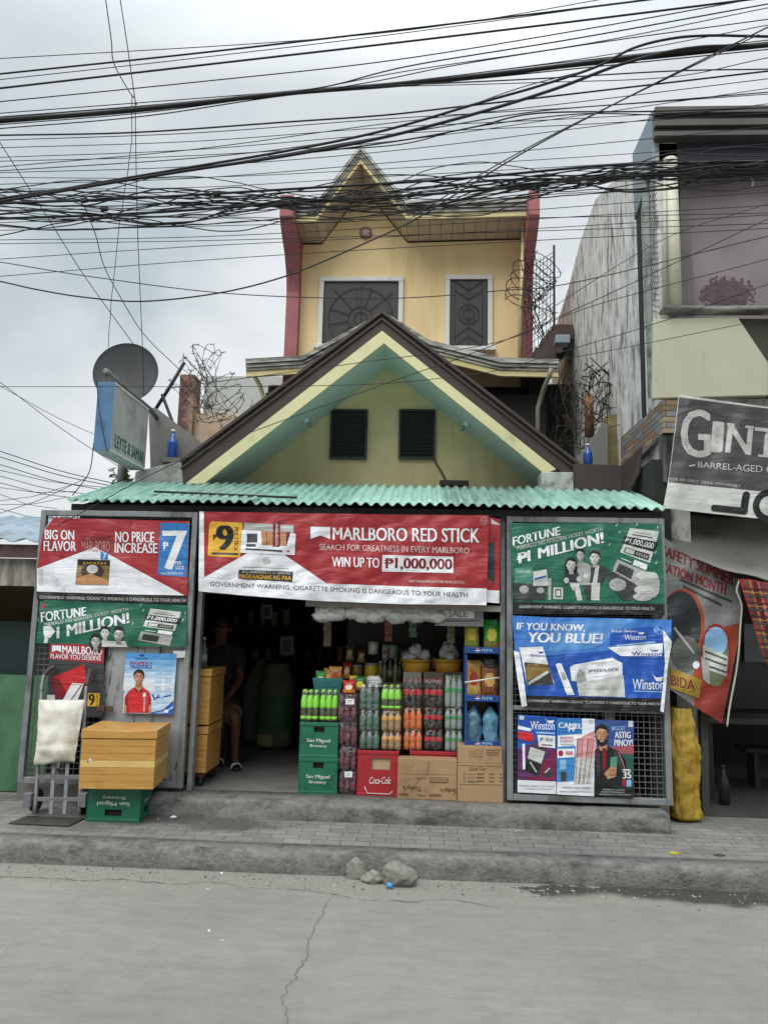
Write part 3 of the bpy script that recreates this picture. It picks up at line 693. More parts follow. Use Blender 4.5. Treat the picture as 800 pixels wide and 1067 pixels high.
# blackened expansion strip on the wall corner and metal roof flank
mb = MB(); q0 = atx(664, 172, WX-.012); q1 = atx(668, 440, WX-.012)
mb.box(WX-.014, WX, q0.y-.02, q0.y+.10, 3.4, q0.z); mb.build('wall_joint', M('black mould', (.03, .03, .03), .9), rb_)
m_flank = M('blue-grey metal flashing', '#8996A0', .45, metal=.4, var=.1)
f0 = Vector((WX-.03, 7.0, at(690, 118, 7).z+.02)); f1 = Vector((WX-.03, q0.y+.12, atx(660, 166, WX).z+.02))
mb = MB().prism([f0, f1, f1-Vector((0, 0, .75)), Vector((WX-.03, 7.0, f0.z-.55))], (.028, 0, 0)); mb.build('roof_flashing', m_flank, rb_)
mb = MB(); p = at(664, 180, 7.6)
mb.box(WX-.05, WX-.004, q0.y-.32, q0.y-.24, 3.9, 6.1); mb.build('corner_pipe', M('pale green pipe', '#9AA8A2', .5, dirt='#55605A', dscale=4), rb_)
# cornice: ribbed dark metal
ztop = at(740, 117, 7).z; mb = MB()
for (d0, d1, yy) in ((0, .07, 6.90), (.07, .12, 6.96), (.12, .19, 6.92), (.19, .24, 6.97), (.24, .29, 6.93)):
    mb.box(WX-.02, 9, yy, 7.3, ztop-d1, ztop-d0-.004)
mb.build('cornice', M('dark ribbed gutter', '#5E5C59', .4, metal=.4, var=.2, scale=2), rb_)
MB().box(WX+.05, 9, 7.05, 8.2, ztop-.5, ztop-.295).build('cornice_shadow_band', M('blue-black cornice shadow', (.02, .024, .035), .7), rb_)  # near-black band paints the shadow beneath the cornice
zs = at(740, 326, 7).z; zt = ztop-.5
a = at(706, 300, 7.3)
mb = MB(); mb.box(a.x, 9, 7.32, 7.36, zs+.06, zt)
m_pur, N, K, b = node_mat('tinted window film')
g_ = N.new('ShaderNodeNewGeometry'); n_ = N.new('ShaderNodeTexNoise'); n_.inputs['Scale'].default_value = .9; n_.inputs['Detail'].default_value = 3; K(g_.outputs['Position'], n_.inputs['Vector'])
r_2 = N.new('ShaderNodeValToRGB'); K(n_.outputs['Fac'], r_2.inputs['Fac']); r_2.color_ramp.elements[0].color = lin('#6E666A'); r_2.color_ramp.elements[1].color = lin('#958A8D'); r_2.color_ramp.elements[0].position = .35; r_2.color_ramp.elements[1].position = .7
K(r_2.outputs[0], b.inputs['Base Color']); b.inputs['Roughness'].default_value = .35
wp = mb.build('window_pane', m_pur, rb_)
# faded tree picture on the window film and a torn sticker
pa = Art(flat(7.318)); rr = random.Random(8); m_tree = M('faded maroon print', '#625056', .5, var=.3, scale=14)
for k in range(240):
    an = rr.uniform(0, 6.28); q = rr.random()**.6; pa.ell(757+30*q*cos(an), 304+17*q*sin(an)+(0 if rr.random() < .6 else 6), rr.uniform(.8, 2.4), rr.uniform(.7, 1.9), m_tree, 1+k*.008, 7)
pa.ell(757, 305, 24, 13, m_tree, .6, 24); pa.build('window_print', wp); pa = Art(flat(7.31)); pa.poly([(781, 183), (785, 188), (785, 193), (781, 196), (783, 190)], m_white, 1); pa.build('torn_sticker', wp)
mb = MB(); p = at(701, 250, 7.0); mb.tube([(p.x, 7.02, zs), (p.x, 7.02, at(701, 165, 7).z), ], .068, 14); mb.build('window_post', M('cream painted pipe', '#CFCDBE', .5, var=.08, dirt='#8D8B7C', dscale=4, dthr=.64), rb_)
mb = MB(); mb.tube([at(692, 170, 6.98), at(692, 322, 6.98)], .02, 8); mb.build('side_post', M('thin cream bar', '#BEBDAE', .5), rb_)
mb = MB(); p0 = at(708, 165, 7.1); mb.prism([at(708, 168, 7.28), at(714, 168, 7.28), at(724, 324, 7.28), at(708, 324, 7.28)], (0, .02, 0)); mb.build('window_return', M('grey return', '#6F6A66', .6), rb_)
mb = MB()                                                   # chain-link between wall and post, seen end-on
for k in range(26):
    z = zs+(zt-zs)*k/26
    mb.beam((WX-.005, 7.0, z), (WX-.005, 7.6, z+.32), .004, .004); mb.beam((WX-.005, 7.0, z+.32), (WX-.005, 7.6, z), .004, .004)
mb.build('chain_link', M('dark wire', (.16, .155, .14), .6), rb_)
MB().box(WX+.03, a.x+.3, 7.8, 7.85, 4, 6.5).build('dark_recess', m_darkin, rb_)
mb = MB(); a = at(690, 322, 6.9); mb.box(a.x, 9, 6.86, 7.02, a.z-.015, a.z+.02); mb.build('ledge', m_fas, rb_, .01)
p = [at(681, 332, 6.93), at(768, 330, 6.93), at(800, 378, 6.93), at(800, 412, 6.93), at(680, 415, 6.93)]
MB().prism(p, (0, .07, 0)).build('spandrel_panel', M('beige-green panel', '#C8C9B2', .8, var=.07, scale=2, dirt='#85866F', dscale=1.2, dthr=.67, dstretch=(2, 1, .6)), rb_, .008)
MB().box(at(768, 330, 6.9).x, 9, 7.0, 7.1, at(760, 412, 7).z, at(760, 332, 7).z).build('spandrel_recess', M('olive recess', '#4C4C42', .8), rb_)
# cladding of coloured stone strips
def strip_stone():
    m, N, K, b = node_mat('stone strip cladding'); g = N.new('ShaderNodeNewGeometry')
    mp_ = N.new('ShaderNodeMapping'); K(g.outputs['Position'], mp_.inputs['Vector']); sp = N.new('ShaderNodeSeparateXYZ'); K(mp_.outputs[0], sp.inputs[0])
    ad = N.new('ShaderNodeMath'); K(sp.outputs['X'], ad.inputs[0]); K(sp.outputs['Y'], ad.inputs[1]); cb = N.new('ShaderNodeCombineXYZ'); K(ad.outputs[0], cb.inputs[0]); K(sp.outputs['Z'], cb.inputs[1])
    br = N.new('ShaderNodeTexBrick'); br.inputs['Scale'].default_value = 1; br.inputs['Brick Width'].default_value = .22; br.inputs['Row Height'].default_value = .052; br.inputs['Mortar Size'].default_value = .004; br.inputs['Color1'].default_value = (0, 0, 0, 1); br.inputs['Color2'].default_value = (1, 1, 1, 1)
    K(cb.outputs[0], br.inputs['Vector']); r = N.new('ShaderNodeValToRGB'); r.color_ramp.interpolation = 'CONSTANT'; K(br.outputs['Color'], r.inputs['Fac'])
    e = r.color_ramp.elements; e[0].color = lin('#83705F'); e[1].position = .8; e[1].color = lin('#8A8A90')
    for p_, c_ in ((.2, '#A3957A'), (.4, '#7C7A80'), (.6, '#927560')): q = e.new(p_); q.color = lin(c_)
    mm = N.new('ShaderNodeMixRGB'); K(br.outputs['Fac'], mm.inputs['Fac']); K(r.outputs['Color'], mm.inputs['Color1']); mm.inputs['Color2'].default_value = lin((.05, .045, .04)); K(mm.outputs[0], b.inputs['Base Color']); b.inputs['Roughness'].default_value = .8
    return m
m_stone = strip_stone()
mb = MB(); z0, z1 = at(690, 451, 6.85).z, at(690, 417, 6.85).z; mb.box(WX-.06, 2.75, 6.85, 6.95, z0, z1)
c0, c1 = atx(641, 470, WX-.06), atx(641, 452, WX-.06)
mb.add([(WX-.055, 6.95, z0), (WX-.055, 8.35, z0-.1), (WX-.055, 8.35, z0+.33), (WX-.055, 6.95, z1), (WX-.003, 6.95, z0), (WX-.003, 8.35, z0-.1), (WX-.003, 8.35, z0+.33), (WX-.003, 6.95, z1)], [(0, 1, 2, 3), (7, 6, 5, 4), (0, 4, 5, 1), (1, 5, 6, 2), (2, 6, 7, 3), (3, 7, 4, 0)])
mb.build('stone_cladding', m_stone, rb_)
mb = MB(); mb.box(WX-.06, 2.6, 6.87, 7.0, z0-.45, z0-.003); mb.build('stained_beam', M('black-streaked concrete', '#6F6F6C', .9, var=.3, dirt='#151515', dscale=2.8, dthr=.47, dstretch=(3, 3, .3)), rb_, .01)
# dim ground-floor bay
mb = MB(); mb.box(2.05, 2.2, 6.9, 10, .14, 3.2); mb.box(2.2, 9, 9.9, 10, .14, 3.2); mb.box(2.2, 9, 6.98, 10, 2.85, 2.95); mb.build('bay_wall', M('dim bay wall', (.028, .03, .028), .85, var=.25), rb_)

# ---- low neighbour on the left
nb = thing('low_house', 'low house with rusty pale-blue roof edge above a green wall at the left', 'house', (-4.6, 7.2, 0))
m_blue = M('pale blue roof sheet', '#93A5B5', .5, var=.2, scale=4, dirt='#7A6A5C', dscale=3, dthr=.6)
mb = MB(); yF = 6.95; a = at(0, 570, yF); nx = 90
vs = []; xs0, xs1 = -8.0, -3.34
for i in range(nx+1):
    x = xs0+(xs1-xs0)*i/nx; w_ = .02*cos(i*1.5)
    vs += [(x, yF-.1, 2.36+w_), (x, yF+1.6, 2.80+w_)]
mb.add(vs, [(2*i, 2*i+2, 2*i+3, 2*i+1) for i in range(nx)], 0, True); r2 = mb.build('roof', m_blue, nb); q = r2.modifiers.new('thick', 'SOLIDIFY'); q.thickness = .008
mb = MB(); mb.box(-8, -3.36, yF-.03, yF+.02, 2.21, 2.33); mb.build('eave_board', M('rusty maroon board', '#5B4442', .7, var=.3, scale=10), nb)
mb = MB(); mb.box(-8, -3.36, yF+.05, yF+.09, 1.95, 2.205); mb.build('valance', M('stained white sheet', '#A6A49C', .7, var=.2, dirt='#6A655C', dscale=5, dthr=.5, dstretch=(3, 3, .4)), nb)
mb = MB(); mb.box(-8, -3.3, 8.6, 8.7, .1, 2.3); mb.build('back_wall', M('dim ochre wall', '#6B5836', .8), nb)
mb = MB(); mb.box(-8, -3.36, yF+.55, yF+.6, .3, 1.62); mb.build('dark_panel', M('dark teal panel', '#24393A', .6, var=.2), nb)
mb = MB(); mb.box(-8, -3.36, yF+.05, yF+.2, .12, 1.13); mb.build('wall', M('mossy green wall paint', '#4F7A58', .85, var=.2, scale=4, dirt='#2F4534', dscale=1.6, dthr=.54, dstretch=(1.5, 1.5, .6), bump=.3), nb)
for k in range(2):
    pass
tag(MB().blob((-4.15, 6.75, .2), (.2, .14, .11), 3, .3).build('concrete_lump', M('grey lump', '#8B8A86', .9, var=.2, bump=.6)), 'grey lump of broken concrete lying by the green wall', 'rubble')

# ---- background masonry behind the shop
bb = thing('peach_building', 'peach and grey rendered building far behind the barbed wire', 'building', (-3.5, 15, 0))
m_peach = M('peach render', '#B7A691', .85, var=.1, dirt='#A08B76', dscale=1, dthr=.6)
a, b = at(203, 400, 14.5), at(246, 400, 14.5); MB().box(a.x, b.x, 14.5, 18, 0, at(220, 431, 14.5).z).build('wall', m_peach, bb)
c = at(272, 395, 15); MB().box(a.x+.05, c.x+1.4, 15, 18.2, 0, at(240, 392, 15).z).build('upper_wall', M('pale grey render', '#B4BAB9', .85, var=.08), bb)
d = at(189, 390, 14.4); e_ = at(204, 390, 14.4); MB().box(d.x, e_.x, 14.35, 14.8, 0, at(195, 391, 14.4).z).build('side_fin', M('maroon fin', '#5E403B', .8, var=.2, dirt='#9A8576', dscale=3, dthr=.55), bb)
pwt = thing('parapet_wall', 'grey rendered parapet wall with raking top and flaking white base behind the sign', 'wall', (-2.9, 8.2, 0))
MB().prism([at(155, 425, 8.1), at(163, 425, 8.1), at(212, 463, 8.1), at(212, 490, 8.1), at(157, 490, 8.1)], (0, .3, 0)).build('parapet', M('grey render', '#7E7C78', .9, var=.15, scale=5, bump=.3), pwt)
MB().prism([at(141, 491, 7.9), at(186, 480, 7.9), at(190, 482, 7.9), at(192, 520, 7.9), at(137, 520, 7.9)], (0, .5, 0)).build('base', MATS['flaking white plaster'], pwt, .015)
sp_ = thing('side_parapet', 'grey concrete gable stub rising behind the blue bottle on the right', 'wall', (1.8, 8.6, 0))
MB().prism([at(597, 485, 8.6), at(629, 440, 8.6), at(633, 444, 8.6), at(633, 485, 8.6)], (0, .2, 0)).build('stub', MATS['grey render'], sp_)
MB().prism([at(633, 485, 8.7), at(633, 433, 8.7), at(647, 430, 8.7), at(647, 485, 8.7)], (0, .2, 0)).build('yellowed_block', M('yellow stained block', '#8A8057', .9, var=.3, dirt='#53503C', dscale=4), sp_)
MB().tube([at(613, 412, 9), at(614, 455, 9)], .055, 8).build('rusty_pipe', M('rust orange pipe', '#8A6248', .8, var=.3), sp_)
# box gutter between the shop and the concrete building
gt = thing('box_gutter', 'sagging brown metal box gutter between the shop roof and the concrete building', 'gutter', (1.8, 7.6, 3))
mb = MB(); P = [(597, 483), (648, 485), (668, 472), (668, 490), (640, 524), (612, 518), (597, 513)]
mb.prism([at(x, y, 7.5) for x, y in P[:1]+[(648, 485), (648, 521), (640, 523), (612, 518), (597, 516)]], (0, .03, 0))
mb.add([at(648, 485, 7.5), at(669, 466, 7.2), at(667, 492, 7.2), at(656, 512, 7.3), at(640, 523, 7.5), at(648, 521, 7.5)], [(0, 1, 2, 3, 4, 5)])
o = mb.build('box_gutter_sheet', m_brown, gt); q = o.modifiers.new('t', 'SOLIDIFY'); q.thickness = .012
rr2 = thing('rusty_roof_scrap', 'stepped rusty roof sheets with a blue-grey box under the trellis', 'roof scrap', (1.9, 11, 5))
mb = MB()
for k, (x, y) in enumerate(((562, 372), (569, 362), (576, 352), (582, 344), (587, 338))):
    p = at(x, y, 10.6+.1*k); mb.box(p.x-.16, p.x+.14, p.y, p.y+.9, p.z-.22, p.z)
mb.build('roof_steps', M('rusty brown steps', '#4A3B35', .8, var=.3), rr2); p = at(584, 352, 10.4); MB().box(p.x-.07, p.x+.13, p.y, p.y+.2, p.z-.07, p.z+.05).build('vent_box', m_flank, rr2, .01)
# ================================================================== GATES
def ink(name, c, rough=.5, var=.13): return crease(M('print '+name, c, rough, 0, var, 5))
def crease(m):                         # fine diagonal wrinkles of printed tarpaulin
    t = m.node_tree; N = t.nodes; b = N['Principled BSDF']
    if b.inputs['Normal'].is_linked: return m
    g = N.new('ShaderNodeNewGeometry'); mp_ = N.new('ShaderNodeMapping'); mp_.inputs['Rotation'].default_value = (0, .75, 0); mp_.inputs['Scale'].default_value = (2.6, 2, 10); n = N.new('ShaderNodeTexNoise'); n.inputs['Scale'].default_value = 1.0; n.inputs['Detail'].default_value = 3; n.inputs['Distortion'].default_value = 1.2
    t.links.new(g.outputs['Position'], mp_.inputs['Vector']); t.links.new(mp_.outputs[0], n.inputs['Vector']); bp = N.new('ShaderNodeBump'); bp.inputs['Strength'].default_value = .5; bp.inputs['Distance'].default_value = .03; t.links.new(n.outputs['Fac'], bp.inputs['Height']); t.links.new(bp.outputs[0], b.inputs['Normal']); return m
K_red = ink('red', '#A02A31'); K_white = ink('white', '#E9ECF3', .45); K_black = ink('black', '#17181A'); K_blue = ink('sky blue', '#2C78BE'); K_dred = ink('dark red', '#7C1A22')
K_green = crease(M('print green', '#1E6A52', .5, 0, .25, 3)); K_grey = ink('grey', '#A9AAA8'); K_dgrey = ink('dark grey', '#3A3C3D'); K_yel = ink('yellow', '#E3B13A'); K_gold = ink('gold', '#8E7440', .4, .3)
K_navy = ink('navy', '#1C3C9C'); K_royal = crease(M('print royal blue', '#1F55B4', .45, 0, .3, 2.5)); K_lblue = ink('light blue', '#8FBEE6'); K_skin = ink('skin', '#B98A6B'); K_hair = ink('hair', '#1B1715'); K_polo = ink('polo red', '#C8252E'); K_pale = ink('pale', '#C9CCC8'); K_pink = ink('pink', '#C88C8E'); K_ltext = ink('faded white', '#D9C8C8'); K_tan = ink('tan', '#B98858'); K_dgreen = ink('deep green', '#123F33')
K_orange = ink('orange', '#A8492C'); K_purple = ink('plum', '#5A2350')
WARN = 'GOVERNMENT WARNING: CIGARETTE SMOKING IS DANGEROUS TO YOUR HEALTH'

def gate(name, label, x0, x1, z0, z1, Y, sheets, mids):
    t = thing(name, label, 'gate', ((x0+x1)/2, Y, z0))
    mb = MB(); w = .05
    mb.box(x0, x0+w, Y-.025, Y+.025, z0, z1); mb.box(x1-w, x1, Y-.025, Y+.025, z0, z1)
    mb.box(x0+w, x1-w, Y-.023, Y+.023, z0, z0+w); mb.box(x0+w, x1-w, Y-.023, Y+.023, z1-w, z1)
    for z in mids: mb.box(x0+w, x1-w, Y-.018, Y+.018, z-.018, z+.018)
    mb.build('frame', m_steel, t, .006)
    mb = MB(); s = .047; x = x0+w+s/2
    while x < x1-w: mb.box(x-.0028, x+.0028, Y+.022, Y+.0276, z0+w, z1-w); x += s
    z = z0+w+s/2
    while z < z1-w: mb.box(x0+w, x1-w, Y+.0165, Y+.0218, z-.0028, z+.0028); z += s
    mb.build('wire_mesh', M('dull wire', '#6F7274', .6, metal=.3, var=.3, scale=20), t)
    for (a, b, c, d) in sheets:
        MB().box(a, b, Y+.004, Y+.012, c, d).build('sheet_panel', M('peeling grey sheet', '#9A9DA0', .6, metal=.1, var=.15, scale=4, dirt='#45464A', dscale=5, dthr=.57, dsoft=.05, dstretch=(2.2, 1, .5)), t, .002)
    return t
g1 = gate('mesh_gate', 'grey steel mesh gate with a peeling sheet panel, behind the hand truck and wooden box', -3.335, -1.945, .30, 2.595, 6.5, [(at(106, 740, 6.5).x, -1.995, .35, at(106, 668, 6.5).z)], [1.64])
mb = MB(); p = at(112, 738, 6.47); mb.box(p.x-.09, p.x+.05, 6.455, 6.472, p.z-.025, p.z+.02); mb.tube([(p.x-.02, 6.44, p.z-.03), (p.x-.02, 6.44, p.z+.03)], .012, 6); mb.build('latch', M('rusty latch', '#6B5547', .7, metal=.4, var=.3), g1, .003)
g2 = gate('mesh_gate', 'grey steel mesh gate with three small posters tied to its lower half', .70, 2.01, .295, 2.60, 6.5, [], [1.02, 1.83])
x_ = at(636, 800, 6.55).x; MB().box(x_-.045, x_+.04, 6.54, 6.56, .34, 1.0).build('upright_flat', MATS['peeling grey sheet'], g2)

# ================================================================== BANNERS AND POSTERS
def peso(A, x0, y0, x1, y1, m, lay=2, bg=None):
    A.text('P', x0, y0, x1, y1, m, lay, bold=.025); w = (x1-x0)*.22; h = (y1-y0)*.09
    for f in (.2, .42): A.rect(x0-w, y0+(y1-y0)*f, x1+w*.6, y0+(y1-y0)*f+h, m, lay)
def flaglogo(A, x0, y0, x1, y1, m, lay=2):
    A.poly([(x0, y0), (x1, y0+(y1-y0)*.03), (x1, y1), ((x0+x1)/2, y1-(y1-y0)*.28), (x0, y1)], m, lay)
def face(A, cx, cy, r, skin, hair, lay=2, long=False):
    sh = K_tan2 if skin is K_skin else (K_grey2 if skin is K_grey else K_grey); lt = K_skin2 if skin is K_skin else K_white2
    if long: A.poly([(cx-r*1.0, cy-r*.4), (cx-r*.6, cy-r*1.15), (cx+r*.5, cy-r*1.2), (cx+r*1.0, cy-r*.3), (cx+r*1.1, cy+r*.7), (cx+r*.8, cy+r*1.6), (cx-r*.75, cy+r*1.65), (cx-r*1.12, cy+r*.6)], hair, lay)
    A.poly([(cx-r*.34, cy+r*.7), (cx+r*.34, cy+r*.7), (cx+r*.42, cy+r*1.6), (cx-r*.42, cy+r*1.6)], sh, lay+.6)
    A.ell(cx, cy-r*.34, r*.92, r*.98, hair, lay+.5)
    A.poly([(cx-r*.74, cy-r*.45), (cx-r*.76, cy+r*.2), (cx-r*.58, cy+r*.72), (cx-r*.26, cy+r*1.08), (cx+r*.22, cy+r*1.1), (cx+r*.55, cy+r*.74), (cx+r*.74, cy+r*.2), (cx+r*.72, cy-r*.45), (cx+r*.4, cy-r*.86), (cx-r*.42, cy-r*.84)], skin, lay+1)
    A.poly([(cx+r*.72, cy-r*.45), (cx+r*.74, cy+r*.2), (cx+r*.55, cy+r*.74), (cx+r*.22, cy+r*1.1), (cx-r*.05, cy+r*1.1), (cx+r*.32, cy+r*.7), (cx+r*.5, cy+r*.15), (cx+r*.46, cy-r*.5)], sh, lay+1.25)
    A.ell(cx-r*.34, cy+r*.26, r*.22, r*.18, lt, lay+1.25, 9); A.ell(cx-r*.1, cy-r*.52, r*.3, r*.16, lt, lay+1.25, 9)
    A.poly([(cx-r*.8, cy-r*.05), (cx-r*.84, cy-r*.8), (cx-r*.3, cy-r*1.24), (cx+r*.35, cy-r*1.26), (cx+r*.84, cy-r*.75), (cx+r*.78, cy-r*.05), (cx+r*.66, cy-r*.5), (cx+r*.2, cy-r*.66), (cx-r*.3, cy-r*.78), (cx-r*.64, cy-r*.5)], hair, lay+1.5)
    for q in (-1, 1):
        A.ell(cx+q*r*.31, cy-.03*r, r*.15, r*.075, lt, lay+1.8, 9); A.ell(cx+q*r*.31, cy-.03*r, r*.08, r*.085, hair, lay+2.2, 8)
        A.poly([(cx+q*r*.12, cy-r*.22), (cx+q*r*.34, cy-r*.30), (cx+q*r*.54, cy-r*.2), (cx+q*r*.34, cy-r*.23)], hair, lay+2)
        A.ell(cx+q*r*.78, cy+r*.08, r*.1, r*.22, sh, lay+.8, 8)
    A.poly([(cx+.02*r, cy-.05*r), (cx+.1*r, cy), (cx+.17*r, cy+.36*r), (cx+.02*r, cy+.4*r)], sh, lay+1.8); A.line(cx-.14*r, cy+.38*r, cx+.14*r, cy+.39*r, r*.05, sh, lay+2)
    A.ell(cx, cy+r*.62, r*.33, r*.11, K_lip if skin is K_skin else K_dgrey, lay+2, 12); A.ell(cx, cy+r*.59, r*.25, r*.06, lt, lay+2.4, 10)
K_tan2 = ink('skin shade', '#94694C'); K_skin2 = ink('skin light', '#CDA184'); K_grey2 = ink('grey shade', '#86888A'); K_white2 = ink('grey light', '#D4D6D6'); K_lip = ink('lip', '#8E4A44')

# ---- wide red banner over the doorway
B = Art(wavy(6.43, .011, 4, [(212, 540, .93, .36, 2.2, .007), (218, 536, .8, .6, 2, .006), (330, 560, .97, .25, 3, .006), (420, 560, .93, .36, 3, .006), (500, 545, .45, .9, 2.2, .007), (480, 560, .8, .6, 2.5, .005), (380, 600, .96, -.28, 3, .005)], 9, 55), 4, .0018)
B.view(0, 0, 1).base([(208, 533), (300, 534.5), (400, 536), (509, 537), (508, 585), (506.5, 630.5), (420, 629.5), (330, 626), (260, 621), (207, 616), (207.5, 570)], K_red)
B.poly([(207, 601.5), (213, 601), (341, 608), (420, 611), (507, 613.3), (506.5, 630.5), (420, 629.5), (330, 626), (260, 621), (207, 616)], K_white)
B.poly([(213, 601.6), (262, 574), (291, 574.5), (341, 608.4), (275, 605.8)], K_white); B.poly([(208, 533), (212.5, 533), (213, 602), (207, 602)], K_white)
B.view(205, 530, 5).poly([(78, 66), (240, 74), (226, 256), (58, 246), (66, 80)], K_yel, 1)
B.text('9', 108, 86, 186, 216, K_black, 2, bold=.04); peso(B, 88, 134, 103, 166, K_black)
B.text('PER STICK', 0, 0, 0, 0, K_black, 2, quad=[(218, 98), (214, 222), (194, 222), (198, 98)], bold=.01); B.rect(78, 228, 216, 238, K_dgrey, 2, 3)
B.poly([(248, 72), (505, 86), (505, 128), (244, 122)], K_grey, 2); B.poly([(256, 84), (500, 96), (498, 104), (254, 92)], K_pale, 2.5)
B.poly([(236, 112), (335, 116), (340, 190), (468, 196), (488, 128), (516, 130), (510, 242), (228, 230)], K_white, 3)
B.poly([(335, 116), (488, 122), (480, 200), (340, 194)], K_dred, 2.5)
for k in range(4): B.rect(334+k*34, 118+k*2, 364+k*34, 196+k*2, K_tan, 2.7); B.line(338+k*34, 118, 340+k*34, 196, 3, K_pink, 2.9)
B.poly([(398, 66), (436, 68), (432, 200), (396, 198)], K_dred, 3.6); B.line(414, 74, 413, 194, 6, K_pink, 4)
B.text('MARLBORO', 0, 0, 0, 0, K_ltext, 4.4, quad=[(426, 84), (424, 190), (410, 190), (411, 84)], bold=.01)
B.rect(262, 130, 316, 176, K_dgrey, 4); B.rect(258, 184, 308, 198, K_black, 4); B.rect(254, 205, 446, 214, K_dgrey, 4, 12); B.rect(470, 218, 484, 226, K_red, 4); B.ell(365, 270, 22, 18, K_pale, 2, 12); B.rect(240, 302, 480, 306, K_grey, 2, 8)
B.poly([(220, 318), (502, 328), (498, 382), (216, 364)], K_black, 2)
B.text('PAGKAAGNAS NG PAA', 224, 340, 492, 362, K_yel, 3, 11, .02); B.text('ANG PANINIGARILYO AY SANHI NG', 234, 322, 490, 335, K_pale, 3, 9, .01)
flaglogo(B, 593, 94, 695, 158, K_white)
B.view(0, 0, 1).text('MARLBORO RED STICK', 0, 0, 0, 0, K_white, 2, quad=[(347, 549.6), (499, 550.6), (499, 565.6), (347, 562.4)], bold=.022)
B.text('SEARCH FOR GREATNESS IN EVERY MARLBORO', 0, 0, 0, 0, K_ltext, 2, quad=[(333, 566.6), (488.5, 570.6), (488.5, 577), (333, 573)], bold=-.004)
B.text('WIN UP TO', 0, 0, 0, 0, K_white, 2, quad=[(346, 580), (395, 581.3), (395, 591.8), (346, 590.2)], bold=.024)
B.view(360, 530, 4.706).poly([(181, 228), (527, 236), (527, 316), (178, 308)], K_white, 2)
B.text('1,000,000', 0, 0, 0, 0, K_dred, 3, quad=[(246, 240), (520, 247), (520, 305), (244, 300)], bold=.03); peso(B, 198, 243, 232, 292, K_dred, 3)
B.text('VISIT MARLBORO.PH FOR MORE DETAILS', 308, 349, 584, 362, K_ltext, 2, 6, .012)
B.ell(678, 60, 18, 20, K_pink, 2); B.ell(678, 60, 15, 17, K_red, 2.6); B.text('18', 668, 50, 688, 70, K_pink, 3.2, bold=.01)
B.view(0, 0, 1).text(WARN.replace(':', '.'), 0, 0, 0, 0, K_dgrey, 2, quad=[(219, 606.2), (487, 617.6), (487, 622.6), (219, 610.8)], bold=.0)
tag(B.build('banner'), 'wide red and white cigarette banner hung across the shop doorway under the awning', 'banner')
B = Art(wavy(6.485, .006, 9), 4); B.base([(500, 536), (521, 541), (520, 628.5), (500, 627)], K_red); B.poly([(500, 614.5), (520, 615.5), (520, 628.5), (500, 627)], K_white); B.poly([(509, 566), (515, 564), (515, 610), (508, 600)], K_dgreen)
B.poly([(511, 540), (521, 547), (512, 546)], K_pale)
tag(B.build('banner'), 'older red banner whose edge pokes out behind the right end of the wide doorway banner', 'banner')

# ---- red banner on the left gate
B = Art(wavy(6.462, .008, 11, [(60, 560, .2, .97, 3, .004), (120, 575, .9, .4, 3, .004)], 10, 45), 4).view(20, 530, 4)
B.base([(138, 38), (712, 52), (706, 200), (702, 396), (400, 390), (78, 382), (75, 300), (78, 235), (102, 92)], K_red)
B.poly([(76, 250), (318, 160), (690, 362), (380, 355), (75, 345)], K_white); B.poly([(75, 346), (380, 356), (702, 363), (702, 396), (400, 390), (78, 382)], K_black)
B.poly([(138, 38), (104, 92), (120, 72), (140, 46)], K_pale, 2)
B.text('BIG ON', 109, 88, 230, 128, K_white, 2, 2, .026); B.text('FLAVOR', 104, 134, 238, 176, K_white, 2, 2, .026)
B.text('NO PRICE', 402, 95, 563, 140, K_white, 2, 2, .026); B.text('INCREASE', 400, 142, 576, 184, K_white, 2, 2, .026)
B.poly([(262, 112), (384, 116), (380, 184), (320, 160), (258, 182)], K_dred, 1); B.text('MARLBORO', 262, 134, 380, 178, K_pink, 2.4, 2, .0)
B.poly([(591, 58), (711, 62), (698, 285), (578, 276)], K_blue, 1.4); B.text('7', 604, 92, 694, 254, K_white, 2.4, 0, .03); peso(B, 603, 138, 621, 172, K_white, 2.4)
B.text('PER', 652, 220, 678, 234, K_white, 2.4); B.text('STICK', 652, 238, 689, 254, K_white, 2.4); B.text('SUGGESTED RETAIL PRICE', 592, 264, 684, 274, K_white, 2.4, 2, 0)
B.poly([(245, 211), (380, 215), (373, 320), (235, 316)], K_black, 2); B.poly([(243, 236), (378, 238), (372, 319), (237, 315)], K_gold, 2.5); B.ell(306, 262, 48, 32, ink('dark brown', '#3A2A1C'), 3); B.ell(306, 252, 24, 18, K_pale, 3.5); B.poly([(237, 290), (300, 270), (372, 300), (372, 319), (236, 315)], K_tan, 3.2)
B.text('BAKATAY', 268, 222, 366, 232, K_yel, 3, 1, .0); B.poly([(340, 180), (372, 182), (370, 213), (340, 211)], K_blue, 2.4); B.text('7', 350, 184, 364, 210, K_white, 3); B.rect(82, 250, 100, 320, K_pale, 2)
B.text(WARN, 86, 362, 694, 375, K_pale, 2, 14, 0)
tag(B.build('banner'), 'red, white and blue price banner at the top of the left gate', 'banner')

